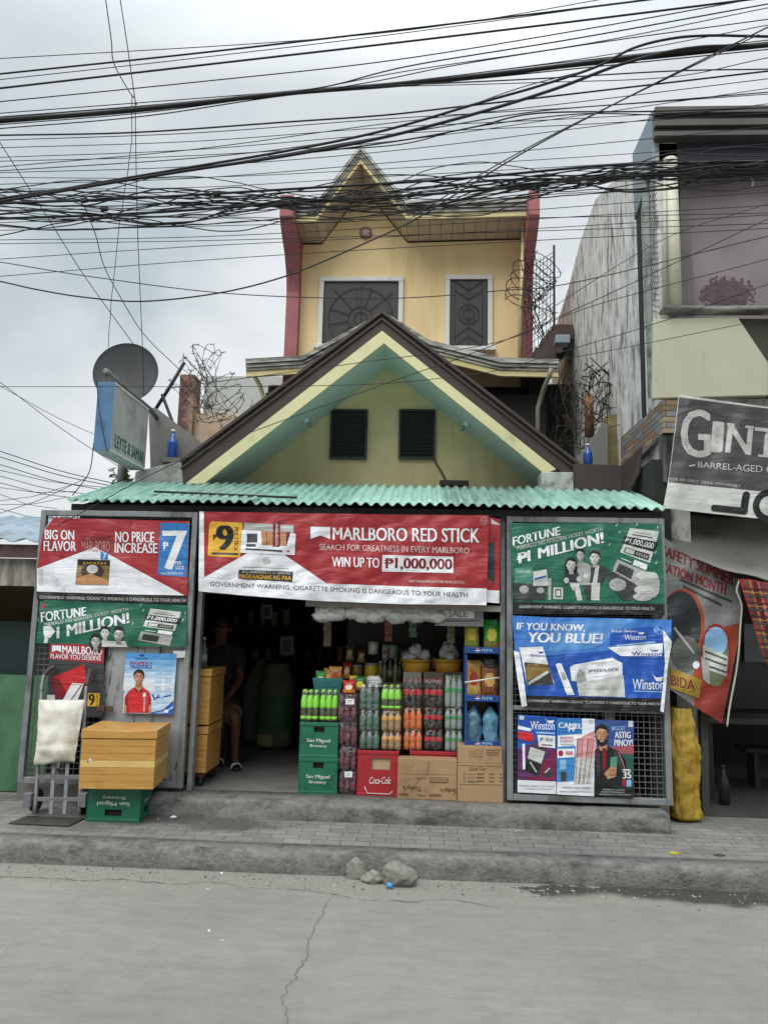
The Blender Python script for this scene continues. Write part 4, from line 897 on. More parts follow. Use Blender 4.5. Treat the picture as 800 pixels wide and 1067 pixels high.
def ticket(A, q, amt, lay=2):
    a, b, c, d = [Vector(p) for p in q]
    P = lambda u, v: tuple((a*(1-u)+b*u)*(1-v)+(d*(1-u)+c*u)*v)
    def Q(u0, v0, u1, v1, m, l): A.poly([P(u0, v0), P(u1, v0), P(u1, v1), P(u0, v1)], m, l)
    Q(0, 0, 1, 1, K_pale, lay); Q(0, .56, 1, .74, K_green, lay+.7); Q(0, .72, 1, 1, K_grey, lay+.8); Q(.1, .78, .6, .96, K_dgrey, lay+1.2); Q(-.06, .19, 1.06, .36, K_black, lay+1.2)
    A.text(amt, 0, 0, 0, 0, K_white, lay+2.2, quad=[P(.02, .215), P(.96, .215), P(.96, .335), P(.02, .335)], bold=.01)
    Q(.2, .06, .75, .085, K_grey, lay+1); Q(.15, .12, .85, .14, K_dgrey, lay+1); Q(.1, .42, .92, .53, K_dgrey, lay+1); Q(.14, .435, .42, .515, K_pale, lay+1.6); Q(.5, .6, .95, .7, K_white, lay+1.4); Q(.1, .66, .45, .675, K_white, lay+1.4)
    for k in range(5): Q(.5+.08*k, .45, .54+.08*k, .50, K_grey, lay+1.6)

# ---- green banner, left gate
B = Art(wavy(6.452, .009, 21, [(90, 650, .95, .3, 3, .005), (150, 650, .7, .7, 3, .005)], 9, 40), 4).view(20, 530, 4)
B.base([(88, 380), (300, 388), (699, 402), (697, 576), (400, 572), (72, 560), (82, 460)], K_green)
B.text('FORTUNE', 0, 0, 0, 0, K_white, 2, quad=[(92, 432), (278, 410), (280, 445), (94, 473)], bold=.03); B.text('MANALO NG GOLDEN TICKET WORTH', 0, 0, 0, 0, K_pale, 2, quad=[(106, 476), (455, 412), (456, 426), (107, 492)], bold=.004)
B.text('1 MILLION!', 0, 0, 0, 0, K_white, 2, quad=[(160, 492), (455, 432), (459, 476), (160, 542)], bold=.035)
B.poly([(100, 492), (130, 488), (152, 510), (130, 540), (104, 528)], K_white, 2); B.poly([(108, 530), (124, 540), (118, 560), (104, 560)], K_white, 2)
face(B, 320, 553, 24, K_grey, K_hair, 2.2, True); face(B, 359, 517, 22, K_pale, K_hair, 2.2); face(B, 416, 525, 26, K_grey, K_hair, 2.6)
B.poly([(296, 576), (300, 560), (345, 548), (380, 552), (445, 552), (452, 576)], K_pale, 2)
ticket(B, [(548, 416), (676, 430), (628, 572), (494, 548)], 'P1,000,000')
for (x, y) in ((515, 430), (470, 485), (690, 440), (680, 470), (505, 408)): B.line(x, y, x+7, y-12, 3, K_pale, 2)
B.poly([(96, 395), (110, 400), (104, 418), (94, 414)], K_red, 2)
tag(B.build('banner'), 'long green banner with three grey faces across the middle of the left gate', 'banner')

# ---- dark poster with red band, left gate
B = Art(flat(6.462), None, .0012).view(20, 660, 4)
B.base([(131, 42), (357, 47), (350, 340), (338, 352), (112, 330)], K_dgrey); B.poly([(131, 42), (357, 47), (352, 126), (124, 106)], K_red)
flaglogo(B, 138, 50, 176, 78, K_white); B.text('MARLBORO', 182, 50, 346, 84, K_white, 2, 8, .024); B.text('FLAVOR YOU DESERVE', 133, 84, 342, 104, K_white, 2, 10, .018)
B.poly([(134, 186), (272, 128), (282, 200), (205, 262), (160, 275), (150, 262)], K_polo, 2); B.poly([(134, 186), (170, 190), (205, 262), (160, 275), (150, 262)], K_dred, 2.5); B.poly([(222, 206), (270, 210), (246, 276), (184, 276)], K_white, 3); B.line(262, 215, 215, 280, 5, K_red, 3.5)
B.poly([(118, 256), (150, 256), (150, 276), (118, 276)], K_pale, 2); B.poly([(289, 248), (338, 250), (333, 306), (285, 303)], K_yel, 2); B.text('9', 292, 252, 314, 300, K_black, 3, 0, .03); B.text('PER STICK', 0, 0, 0, 0, K_black, 3, quad=[(331, 254), (329, 300), (320, 300), (322, 254)], bold=0)
tag(B.build('poster'), 'dark poster with a red pack under a red band, behind the hand truck', 'poster')
# ---- calendar poster
B = Art(flat(6.468), None, .0012).view(20, 660, 4)
B.base([(448, 80), (658, 85), (641, 338), (433, 332)], ink('calendar blue', '#B9D3EC'))
for k in range(6): B.poly([(448-k*2.4, 80+k*26), (658-k*2.8, 85+k*26), (658-(k+1)*2.8, 85+(k+1)*26), (448-(k+1)*2.4, 80+(k+1)*26)], ink('cal%d' % k, ['#4C90CF', '#6FA8DA', '#94BEE3', '#B8D2EA', '#D3E2F0', '#E2EAF3'][k]), .6)
B.text('MAGANDA', 463, 116, 540, 129, K_red, 2, 2, .03); B.text('sa', 544, 120, 556, 129, K_navy, 2, 0, .01); B.text('VALENZUELA', 463, 131, 555, 145, K_navy, 2, 2, .03); B.text('Damang', 486, 101, 536, 113, K_navy, 2, -2, 0, .2); B.ell(512, 92, 10, 5, K_navy, 2, 10); B.text('2022', 588, 90, 626, 98, K_lblue, 2, 0, 0)
for i in range(4):
    for j in range(2): 
        for r0 in range(4): B.rect(570+j*40-i*2, 118+i*34+r0*6, 600+j*40-i*2, 120+i*34+r0*6, K_lblue, 2, 1)
B.poly([(548, 330), (600, 318), (643, 280), (641, 338), (540, 336)], K_royal, 1.5); B.poly([(560, 333), (610, 322), (644, 300), (642, 312), (605, 333)], K_lblue, 2)
B.poly([(438, 330), (442, 262), (462, 236), (482, 224), (515, 224), (540, 240), (550, 268), (551, 332)], K_polo, 2); B.poly([(486, 205), (514, 205), (516, 226), (500, 240), (483, 226)], K_skin, 2.4); B.poly([(480, 222), (498, 242), (488, 246)], K_dred, 2.6); B.poly([(518, 222), (500, 242), (512, 246)], K_dred, 2.6)
K_polo2 = ink('polo shade', '#9C1B24'); B.poly([(462, 236), (455, 270), (458, 331), (438, 330), (442, 262)], K_polo2, 2.2); B.poly([(540, 240), (550, 268), (551, 332), (532, 332), (538, 290)], K_polo2, 2.2); B.line(500, 242, 500, 275, 1.5, K_polo2, 2.6); B.line(470, 300, 500, 318, 3, K_polo2, 2.3)
B.poly([(516, 250), (528, 246), (530, 262), (517, 266)], K_white, 2.6); B.line(524, 268, 521, 328, 8, K_pink, 2.6); B.poly([(440, 300), (448, 300), (448, 331), (438, 331)], K_skin, 2.5); B.poly([(541, 298), (551, 298), (551, 332), (540, 332)], K_skin, 2.5)
face(B, 500, 182, 25, K_skin, K_hair, 3)
B.line(556, 254, 566, 276, 6, K_navy, 2.4); B.line(566, 276, 584, 254, 4, K_navy, 2.6); B.line(572, 268, 634, 258, 5, K_navy, 2.8); B.ell(596, 266, 9, 5, K_lblue, 3); B.line(560, 288, 622, 290, 2, K_lblue, 2); B.rect(606, 318, 622, 331, K_white, 3)
tag(B.build('calendar_poster'), 'blue calendar poster of a smiling man in a red polo, on the left gate', 'poster')
B = Art(flat(6.47), None).view(20, 660, 4); B.base([(640, 72), (694, 72), (692, 100), (652, 102)], K_pale); tag(B.build('paper_notice'), 'small blank white paper stuck beside the calendar poster', 'notice')

# ---- green banner, right gate
B = Art(wavy(6.455, .007, 31, [(640, 580, .6, .8, 4, .004), (560, 600, .9, -.3, 4, .004)], 9, 40), 4).view(525, 535, 4.444)
B.base([(28, 44), (380, 46), (725, 50), (738, 300), (742, 470), (400, 468), (42, 464), (34, 250)], K_green); B.poly([(40, 412), (740, 418), (742, 470), (400, 468), (42, 464)], K_black)
B.poly([(34, 300), (60, 310), (140, 412), (40, 412)], K_dgreen, .5)
B.text('FORTUNE', 0, 0, 0, 0, K_white, 2, quad=[(40, 110), (256, 60), (258, 99), (42, 150)], bold=.03); B.line(45, 157, 260, 106, 2, K_pale, 2)
B.text('MANALO NG GOLDEN TICKET WORTH', 0, 0, 0, 0, K_pale, 2, quad=[(58, 153), (455, 62), (457, 80), (60, 171)], bold=.006)
B.text('1 MILLION!', 0, 0, 0, 0, K_white, 2, quad=[(110, 172), (454, 86), (460, 136), (112, 222)], bold=.035)
B.text('P', 0, 0, 0, 0, K_white, 2, quad=[(66, 184), (104, 175), (106, 222), (70, 232)], bold=.03); B.line(58, 204, 110, 190, 5, K_white, 2.2); B.line(58, 214, 110, 200, 5, K_white, 2.2)
B.poly([(275, 330), (282, 262), (332, 250), (352, 300), (340, 330)], ink('slate', '#2B3A42'), 2); B.poly([(300, 320), (345, 322), (362, 402), (338, 404), (325, 350), (318, 360)], K_pale, 2.2)
B.poly([(330, 235), (360, 222), (400, 240), (402, 330), (345, 330)], K_grey, 1.8); B.poly([(362, 330), (400, 330), (405, 402), (384, 402)], K_dgrey, 1.9)
B.poly([(396, 320), (404, 250), (430, 232), (470, 250), (494, 270), (470, 300), (448, 330), (438, 330)], K_dgrey, 2.4); B.poly([(404, 320), (444, 322), (440, 402), (402, 402)], K_pale, 2.6); B.poly([(424, 240), (440, 240), (430, 322), (408, 322)], K_pale, 2.8)
for (x, y) in ((288, 310), (346, 304), (378, 290)): B.ell(x, y, 12, 14, K_pale, 3.2, 10)
face(B, 310, 238, 27, K_pale, K_hair, 3, True); face(B, 352, 192, 23, K_grey, K_hair, 2.6); face(B, 419, 205, 28, K_pale, K_hair, 3.4)
ticket(B, [(582, 68), (718, 82), (640, 345), (500, 268)], 'P1,000,000')
B.poly([(500, 268), (560, 300), (640, 345), (590, 400), (548, 402), (480, 310)], K_dgrey, 4); B.ell(525, 330, 40, 30, K_grey, 5)
for k in range(4): B.ell(660-k*6, 290+k*32, 52-k*2, 20, K_grey if k % 2 else K_pale, 5.2+k*.3, 14)
B.ell(690, 330, 30, 60, K_grey, 5)
B.poly([(48, 254), (130, 246), (130, 330), (48, 326)], ink('mint', '#4E8C78'), 2); B.poly([(44, 320), (130, 326), (130, 402), (46, 396)], K_dgrey, 2.4); B.ell(92, 352, 22, 18, K_grey, 3); B.text('FORTUNE', 62, 266, 118, 276, K_white, 3, -2, .01)
B.poly([(134, 270), (196, 258), (205, 335), (134, 340)], K_pale, 2.2); B.poly([(134, 335), (200, 335), (190, 400), (134, 398)], K_dgrey, 2.6); B.ell(168, 356, 18, 14, K_grey, 3); B.line(140, 305, 195, 290, 8, K_royal, 3); B.poly([(204, 300), (218, 300), (216, 402), (204, 400)], K_grey, 2.4)
B.poly([(228, 343), (272, 343), (272, 398), (228, 396)], K_pale, 2); B.rect(236, 350, 264, 388, K_dgrey, 3); B.rect(241, 356, 259, 382, K_pale, 3.6)
for (x, y) in ((530, 92), (484, 150), (610, 58), (706, 70), (700, 235), (695, 185), (516, 60)): B.line(x, y, x+8, y-12, 4, K_pale, 2)
B.text(WARN, 70, 424, 694, 438, K_pale, 2, 10, .0)
tag(B.build('banner'), 'green banner showing three laughing people and a large ticket, topping the right gate', 'banner')

# ---- blue banner, right gate
B = Art(wavy(6.44, .010, 41, [(560, 680, .3, .95, 3, .006), (660, 690, -.35, .94, 3, .006), (690, 660, -.1, 1, 2.5, .007), (545, 700, .1, 1, 2.5, .006)], 9, 40), 4).view(525, 635, 4.444)
B.base([(38, 28), (200, 36), (480, 40), (775, 48), (776, 150), (755, 260), (738, 476), (400, 468), (90, 450), (60, 300)], K_royal)
B.poly([(38, 28), (200, 36), (480, 40), (775, 48), (770, 120), (480, 190), (200, 215), (50, 220)], ink('mid blue', '#3E7BCB'), .6); B.poly([(250, 60), (480, 42), (600, 44), (420, 180), (200, 200)], ink('pale blue wash', '#5B95D8'), .9)
B.poly([(100, 398), (420, 408), (742, 412), (738, 476), (400, 468), (90, 450)], K_black)
B.poly([(44, 190), (70, 198), (90, 320), (106, 446), (82, 452), (62, 330)], K_white, 3); B.poly([(734, 92), (776, 150), (757, 262), (738, 478), (722, 470), (744, 250)], K_white, 3)
B.text('IF YOU KNOW,', 58, 61, 372, 98, K_white, 2, 8, .03, .12); B.text('YOU BLUE!', 114, 106, 456, 152, K_white, 2, 6, .035, .12)
B.poly([(70, 176), (178, 172), (232, 345), (108, 356)], K_white, 2); B.poly([(92, 244), (204, 255), (230, 345), (108, 356)], K_dgrey, 2.6); B.poly([(98, 262), (206, 268), (212, 290), (150, 310), (108, 330)], K_gold, 3); B.poly([(110, 338), (150, 312), (200, 284), (208, 292), (150, 330), (114, 350)], K_pale, 3.4); B.text('Winston', 120, 204, 186, 220, K_navy, 3, 2, .0); B.text('SIGARILYO', 106, 251, 200, 260, K_yel, 3.4, 3, 0)
B.poly([(238, 256), (248, 248), (264, 250), (326, 396), (290, 396)], K_white, 2); B.poly([(258, 292), (276, 288), (290, 322), (272, 328)], K_grey, 3)
B.poly([(334, 330), (356, 322), (552, 306), (560, 406), (346, 400)], K_pale, 2); B.poly([(304, 268), (322, 256), (500, 224), (546, 248), (548, 306), (370, 336), (312, 330)], K_white, 2.4); B.poly([(335, 300), (350, 274), (372, 292), (382, 330), (348, 338), (332, 330)], K_grey, 3)
B.text('#FRESHLOCK', 388, 278, 530, 294, K_dgrey, 3.4, -8, .01); B.text('Winston', 400, 246, 506, 258, K_grey, 3.4, -12, 0); B.text('Winston', 424, 350, 520, 388, K_grey, 3, -6, 0, flip=True); B.line(420, 312, 500, 302, 2, K_grey, 3.4)
B.poly([(490, 96), (640, 84), (728, 78), (730, 152), (488, 166)], K_royal, 2); B.poly([(478, 176), (734, 156), (732, 216), (540, 216)], K_white, 2); B.text('Fresh Swipe', 496, 94, 608, 110, K_white, 3, 0, .01, .15); B.text('Winston', 556, 118, 655, 142, K_white, 3, -2, .01); B.rect(520, 164, 700, 170, K_lblue, 3, -16); B.text('Winston', 590, 196, 732, 214, K_navy, 3, 0, .01)
for k in range(3): B.ell(705+k*6, 92+k*6, 14, 12, K_lblue, 3+k*.5, 10); B.ell(705+k*6, 92+k*6, 11, 9, K_royal, 3.3+k*.5, 10)
def wing(A, x0, y0, x1, y1, m, lay): A.poly([(x0, y0), (x0+(x1-x0)*.3, y0+(y1-y0)*.55), (x1, y0+(y1-y0)*.45), (x1-(x1-x0)*.2, y1), (x0+(x1-x0)*.35, y1-(y1-y0)*.05)], m, lay)
B.text('Winston', 594, 322, 738, 370, K_white, 2, 2, .012); wing(B, 684, 294, 738, 334, K_white, 2); wing(B, 612, 96, 650, 116, K_white, 3); wing(B, 668, 180, 716, 196, K_navy, 3); wing(B, 152, 188, 184, 204, K_navy, 3); B.rect(600, 376, 732, 381, K_lblue, 2, 3)
B.text(WARN, 108, 416, 722, 428, K_pale, 4, 16, 0)
tag(B.build('banner'), 'blue banner with a white pack and folded white edges, middle of the right gate', 'banner')

# ---- three small posters on the mesh
B = Art(flat(6.468), None, .0012).view(525, 735, 4.444)
B.base([(62, 42), (240, 54), (240, 411), (62, 402)], K_royal); B.poly([(62, 200), (240, 140), (240, 360), (62, 345)], ink('violet', '#5B2A63'), .6); B.poly([(150, 300), (240, 200), (240, 352), (110, 348)], ink('wine', '#7C1E48'), .9); B.poly([(62, 345), (240, 353), (240, 411), (62, 402)], K_white, 1.2)
B.text('Winston', 122, 72, 233, 112, K_white, 2, 2, .014); wing(B, 188, 56, 232, 84, K_white, 2); B.rect(148, 121, 234, 130, K_lblue, 2, 4); B.poly([(64, 92), (126, 108), (122, 120), (64, 110)], K_white, 2); B.poly([(64, 118), (132, 128), (140, 160), (110, 168), (64, 152)], K_polo, 1.6)
B.poly([(154, 136), (236, 142), (236, 198), (160, 190)], K_white, 2); B.text('P', 168, 150, 182, 166, K_black, 3); B.ell(200, 158, 9, 9, K_grey, 3, 10); B.ell(218, 160, 8, 8, K_grey, 3, 10); B.rect(172, 180, 224, 185, K_dgrey, 3, 3)
B.poly([(124, 180), (196, 206), (160, 335), (92, 300)], K_dgrey, 2); B.poly([(122, 192), (190, 214), (172, 270), (108, 244)], K_pale, 2.6); B.poly([(108, 252), (170, 276), (150, 326), (96, 298)], K_black, 2.6); B.line(120, 262, 150, 310, 8, K_grey, 3); B.poly([(84, 178), (96, 178), (98, 296), (86, 296)], K_white, 2.4); B.poly([(180, 318), (214, 280), (230, 322), (196, 340)], K_dgrey, 2); B.line(188, 312, 212, 290, 6, K_pale, 2.6)
B.text('GOVERNMENT WARNING: CIGARETTE SMOKING', 70, 368, 232, 376, K_dgrey, 2, 4, 0); B.text('IS DANGEROUS TO YOUR HEALTH', 96, 382, 226, 390, K_dgrey, 2, 3, 0); B.rect(70, 48, 92, 66, K_pale, 2)
tag(B.build('poster'), 'blue and violet poster with one white cigarette, left of three on the mesh', 'poster')
B = Art(flat(6.466), None, .0012).view(525, 735, 4.444)
B.base([(243, 57), (419, 62), (416, 421), (243, 412)], K_white); B.poly([(243, 57), (360, 60), (360, 132), (243, 136)], K_blue); B.poly([(243, 120), (330, 126), (330, 350), (243, 356)], ink('medium blue', '#3C86C6'), .8)
B.text('CAMEL', 252, 80, 360, 104, K_white, 2, 4, .03); B.poly([(296, 118), (300, 104), (306, 100), (311, 106), (316, 98), (322, 106), (326, 102), (330, 108), (324, 112), (322, 122), (319, 122), (317, 112), (304, 112), (302, 122), (299, 122)], K_white, 2)
B.poly([(248, 140), (332, 134), (332, 186), (248, 192)], K_white, 2); B.text('BAGONG', 260, 144, 320, 156, K_red, 3, 0, .02); B.text('FORMAT', 260, 160, 324, 172, K_red, 3, 0, .02); B.rect(262, 178, 322, 184, K_grey, 3); B.poly([(246, 202), (326, 200), (326, 240), (246, 244)], K_white, 2); B.ell(262, 222, 12, 14, K_red, 3, 12); B.rect(284, 212, 318, 230, K_pink, 3); B.rect(258, 252, 286, 296, K_lblue, 2); B.rect(262, 306, 288, 350, K_dgrey, 2)
for k in range(3): B.line(350+k*14, 160+k*4, 420, 122+k*12, 14, K_pink if k % 2 == 0 else ink('rose', '#D9A5A6'), 1.5+k*.3)
for k in range(4): B.poly([(338+k*24, 152), (360+k*24, 152), (346+k*19, 362), (322+k*20, 362)], ink('rose', '#D9A5A6') if k % 2 else K_pink, 2.2+k*.2); B.line(341+k*24, 155, 330+k*20, 360, 2.5, K_dred, 3.2); B.poly([(332+k*22, 240), (354+k*22, 243), (346+k*19, 362), (322+k*20, 362)], K_pale, 3)
B.text('GOVERNMENT WARNING: CIGARETTE', 268, 376, 396, 384, K_dgrey, 2, 3, 0); B.text('SMOKING IS DANGEROUS TO YOUR HEALTH', 258, 394, 412, 402, K_dgrey, 2, 4, 0); B.rect(392, 66, 414, 84, K_pale, 2)
tag(B.build('poster'), 'white poster with a row of pink cigarettes, middle of three on the mesh', 'poster')
B = Art(flat(6.464), None, .0012).view(525, 735, 4.444)
B.base([(419, 65), (601, 72), (598, 429), (416, 420)], ink('dusk blue', '#33508F')); B.poly([(419, 200), (600, 180), (599, 260), (418, 300)], ink('dusk rose', '#A04F5C'), .6); B.poly([(470, 220), (600, 225), (598, 380), (500, 380)], ink('dusk green', '#2C5A4C'), .9); B.poly([(417, 374), (599, 382), (598, 429), (416, 420)], K_black, 1.2)
B.poly([(419, 375), (420, 205), (452, 192), (480, 190), (530, 212), (562, 250), (572, 330), (566, 378)], K_black, 2); K_jk = ink('jacket sheen', '#34373D'); B.poly([(424, 215), (440, 210), (446, 300), (430, 330)], K_jk, 2.3); B.poly([(500, 205), (528, 214), (552, 255), (548, 330), (530, 280)], K_jk, 2.3); B.line(530, 215, 560, 300, 3, K_pink, 2.6); B.poly([(452, 200), (474, 196), (470, 300), (455, 300)], K_dred, 2.6); B.poly([(436, 172), (472, 172), (478, 205), (458, 214), (440, 205)], K_skin, 2.4)
face(B, 452, 132, 34, K_skin, K_hair, 3); B.poly([(424, 140), (432, 158), (452, 162), (474, 156), (482, 136), (478, 178), (452, 192), (428, 178)], K_hair, 4.3); B.ell(452, 166, 11, 4, K_pink, 5.6, 10)
B.text('BIGGIT', 498, 96, 560, 116, K_lblue, 2, 0, .02); B.text('ASTIG', 512, 122, 584, 152, K_white, 2, 0, .028); B.text('PINOY!', 510, 158, 594, 188, K_white, 2, 0, .028)
B.poly([(492, 240), (524, 236), (520, 310), (490, 312)], ink('mint', '#4E8C78'), 3); B.poly([(462, 316), (490, 286), (520, 292), (516, 330), (480, 342)], K_skin, 3.6)
for k in range(4): B.line(488, 290+k*11, 518, 288+k*11, 8, ink('skin edge', '#9C6F53') if k % 2 else K_skin, 4+k*.2)
B.text('35', 550, 306, 586, 338, K_white, 3, 0, .03); B.rect(546, 342, 562, 374, K_red, 3); B.rect(566, 346, 588, 376, K_lblue, 3); B.rect(548, 296, 584, 302, K_white, 3); B.rect(574, 72, 596, 100, K_pale, 2)
for k, (a_, b_) in enumerate(((455, 560), (448, 556), (440, 590))): B.text(['GOVERNMENT WARNING:', 'CIGARETTE SMOKING IS', 'DANGEROUS TO YOUR HEALTH'][k], a_, 386+k*11, b_, 392+k*11, K_pale, 2, 3, 0)
tag(B.build('poster'), 'dusk-blue poster of a bearded man in a black jacket, right of three on the mesh', 'poster')

# ---- dark liquor banner on the concrete building
B = Art(wavy(6.45, .014, 51, [(712, 420, .5, .87, 3, .01), (730, 414, .75, .66, 3, .01), (700, 500, .3, .95, 3, .008), (760, 420, .9, .45, 3.5, .008)], 12, 70), 5, .002).view(680, 400, 6.667)
m_char = crease(M('print charcoal', '#4C484A', .45, 0, .2, 1.6))
B.base([(178, 72), (480, 118), (800, 160), (1150, 212), (1130, 560), (1120, 985), (790, 942), (400, 900), (70, 862), (110, 640), (140, 400)], K_pale); B.poly([(182, 92), (480, 132), (800, 172), (1140, 218), (1120, 560), (1118, 800), (800, 750), (108, 682), (140, 440)], m_char, 1)
m_silv = M('print silver', '#BFC0BD', .4, 0, .25, 12)
B.text('G', 0, 0, 0, 0, m_silv, 2, quad=[(205, 172), (392, 182), (392, 515), (192, 505)], bold=.022); B.text('I', 0, 0, 0, 0, m_silv, 2, quad=[(425, 262), (486, 270), (470, 470), (405, 466)], bold=.02)
B.rect(422, 258, 492, 276, m_silv, 2, 8); B.rect(394, 456, 470, 472, m_silv, 2, 6); B.text('N', 0, 0, 0, 0, m_silv, 2, quad=[(528, 275), (690, 296), (672, 494), (505, 476)], bold=.022); B.rect(512, 270, 566, 288, m_silv, 2.1, 6); B.rect(640, 288, 700, 306, m_silv, 2.1, 6)
B.text('T', 0, 0, 0, 0, m_silv, 2, quad=[(715, 300), (890, 322), (870, 520), (700, 500)], bold=.022); B.rect(730, 488, 850, 506, m_silv, 2.1, 12)
rr = random.Random(12)
for k in range(12): x = rr.uniform(212, 250); y = 220+k*22; B.line(x, y, x+24, y+rr.uniform(-10, 14), 1.6, m_char, 3)
for k in range(10): x = 425+k*28 if k > 2 else 430; B.line(x, 300+k % 3*50, x+30, 320+k % 3*50, 1.6, m_char, 3)
B.text('BARREL-AGED G', 0, 0, 0, 0, m_silv, 2, quad=[(312, 540), (830, 572), (830, 622), (310, 580)], bold=.01); B.poly([(252, 566), (296, 556), (290, 570), (248, 574)], m_silv, 2)
B.text('FOR 18+ ONLY. DRINK RESPONSIBLY', 0, 0, 0, 0, m_silv, 2, quad=[(122, 648), (608, 700), (606, 720), (120, 668)], bold=0)
B.line(647, 772, 628, 885, 52, K_black, 2); B.line(642, 885, 425, 862, 46, K_black, 2.3); B.ell(425, 862, 23, 23, K_black, 2.6, 14); B.ell(648, 772, 26, 26, K_black, 2.6, 14); B.ell(632, 880, 27, 27, K_black, 2.7, 14)
B.ell(820, 848, 128, 118, K_black, 2, 36); B.ell(820, 848, 82, 72, K_pale, 2.6, 36)
tag(B.build('banner'), 'tilted charcoal and white liquor banner on the front of the concrete building', 'banner')

# ---- skewed tarpaulin by the right gate
nrm = Vector((.35, -1, 0)); p0 = at(735, 660, 6.75)
_pl = plane(p0, nrm); _wv = [(.21, .05, .4, .018), (.09, .16, 2, .02), (.33, -.12, 1, .008)]
def surf(px, py, off):
    return _pl(px, py, off + sum(a*sin(kx*px+ky*py+p) for kx, ky, p, a in _wv))
B = Art(surf, 5, .002).view(690, 540, 3.336)
m_tarp = crease(M('print hazy grey', '#7F8280', .5, 0, .3, 2))
B.base([(-40, 40), (22, 78), (130, 138), (265, 212), (276, 330), (240, 540), (206, 714), (120, 660), (34, 600), (-40, 560)], m_tarp)
B.poly([(100, 560), (150, 400), (276, 360), (240, 540), (206, 714), (110, 655)], K_orange, .6); B.poly([(120, 590), (235, 560), (206, 714), (112, 655)], ink('brick red', '#8C2F22'), .9)
B.text('SAFETY SUMMER', 0, 0, 0, 0, K_dred, 2, quad=[(0, 92), (250, 196), (246, 236), (-4, 126)], bold=.035); B.text('VACATION MONTH', 0, 0, 0, 0, K_dred, 2, quad=[(-40, 136), (222, 230), (218, 268), (-44, 166)], bold=.035)
B.rect(60, 208, 240, 216, K_dgrey, 2, 86*.9); B.rect(70, 232, 205, 240, K_dgrey, 2, 66)
B.ell(68, 372, 78, 128, K_orange, 1.2, 28); B.ell(62, 372, 72, 120, ink('night', '#262B30'), 1.8, 28); B.ell(80, 470, 50, 62, ink('moss grey', '#5A5F58'), 2.4, 20); B.line(40, 380, 110, 470, 8, K_grey, 2.6)
B.ell(185, 478, 54, 112, K_red, 3, 28); B.ell(183, 480, 46, 104, ink('leaf', '#6F7F5A'), 3.5, 28); B.ell(185, 428, 40, 50, K_lblue, 4, 20)
B.poly([(140, 440), (226, 480), (222, 550), (142, 520)], K_pale, 4.4); 
for k in range(3): B.line(146, 462+k*24, 222, 492+k*22, 7, ink('window grey', '#4E5A50'), 4.8)
B.poly([(132, 480), (160, 500), (165, 580), (140, 560)], K_grey, 5); B.ell(116, 510, 12, 14, K_white, 5, 12)
B.poly([(28, 520), (136, 562), (126, 626), (26, 590)], ink('mustard', '#A88B34'), 5); B.text('BIDA', 30, 545, 110, 580, K_dred, 5.6, 18, .02)
tag(B.build('tarpaulin'), 'skewed faded tarpaulin with oval photos hanging between the right gate and the plaid cloth', 'banner')
mb = MB(); mb.tube(crom([at(x, y, 6.6) for x, y in ((770, 604), (767, 616), (772, 630), (771, 650), (768, 690), (760, 735), (757, 757))], 6), .008, 6)
tag(mb.build('rope', M('frayed rope', '#B5B2A8', .9, var=.2)), 'frayed pale rope down the edge of the skewed tarpaulin', 'rope')
# ---- plaid cloth
def surf(px, py, off): return at(px, py, 6.55+off+.025*sin(px*.32+py*.05)+.012*sin(px*.7+1))
B = Art(surf, 4, .002).view(690, 540, 3.336)
B.base([(262, 210), (300, 212), (367, 224), (480, 236), (480, 600), (380, 545), (345, 470), (318, 380), (290, 290)], ink('madder red', '#8E2C2E', .85, .2))
edge = lambda y: 262+(y-210)*.32
stripes = [(18, 9, '#3C4A42'), (34, 3, '#B8A050'), (46, 10, '#4A2428'), (64, 3, '#B9B2A6'), (80, 9, '#3C4A42'), (98, 8, '#B8402F'), (112, 4, '#C9B34A'), (122, 10, '#4A2428'), (150, 6, '#CFCABE'), (168, 12, '#24413C')]
for d, w, c in stripes:
    m = ink('plaid '+c, c, .85, .2); B.poly([(266+d, 212+d*.13), (266+d+w, 212+(d+w)*.13), (266+d+w+112, 570+d*.4), (266+d+110, 570+d*.4)] if d > 70 else [(266+d, 212+d*.13), (266+d+w, 212+(d+w)*.13), (342+d*1.1+w, 470+d*1.2), (342+d*1.1, 470+d*1.2)], m, 1)
for k in range(6):
    y = 240+k*48; x = edge(y)+4
    for dy, w, c in ((0, 6, '#4A2428'), (14, 2, '#B8A050'), (24, 7, '#3C4A42')):
        B.poly([(x+dy*.3, y+dy), (478, y+dy+16), (478, y+dy+16+w), (x+(dy+w)*.3, y+dy+w)], ink('plaid '+c, c, .85, .2), 1.8)
tag(B.build('plaid_cloth'), 'red and green plaid cloth hanging at the right edge beside the tarpaulin', 'cloth')
# ---- canopy sheet under the liquor banner
mb = MB(); n = 14; vs = []
A_, B_, C_, D_ = at(694, 536, 6.9), at(830, 548, 6.9), at(830, 628, 6.62), at(772, 604, 6.62)
L0, L1 = [at(693, 533, 7.6), at(840, 540, 7.6)], [at(694, 575, 6.72), at(840, 618, 6.6)]
for i in range(n+1):
    u = i/n; a = L0[0].lerp(L0[1], u); b = L1[0].lerp(L1[1], u)
    for j in range(n+1):
        v = j/n; p = a.lerp(b, v); p.z += -.05*sin(pi*u)*sin(pi*v)+.012*sin(u*14+v*5); vs.append(p)
mb.add(vs, [(i*(n+1)+j, (i+1)*(n+1)+j, (i+1)*(n+1)+j+1, i*(n+1)+j+1) for i in range(n) for j in range(n)], 0, True)
o = mb.build('canopy_sheet', M('grey tarpaulin', '#8D8C86', .7, var=.12, scale=2, dirt='#5F5E58', dscale=2, dthr=.6)); q = o.modifiers.new('t', 'SOLIDIFY'); q.thickness = .004
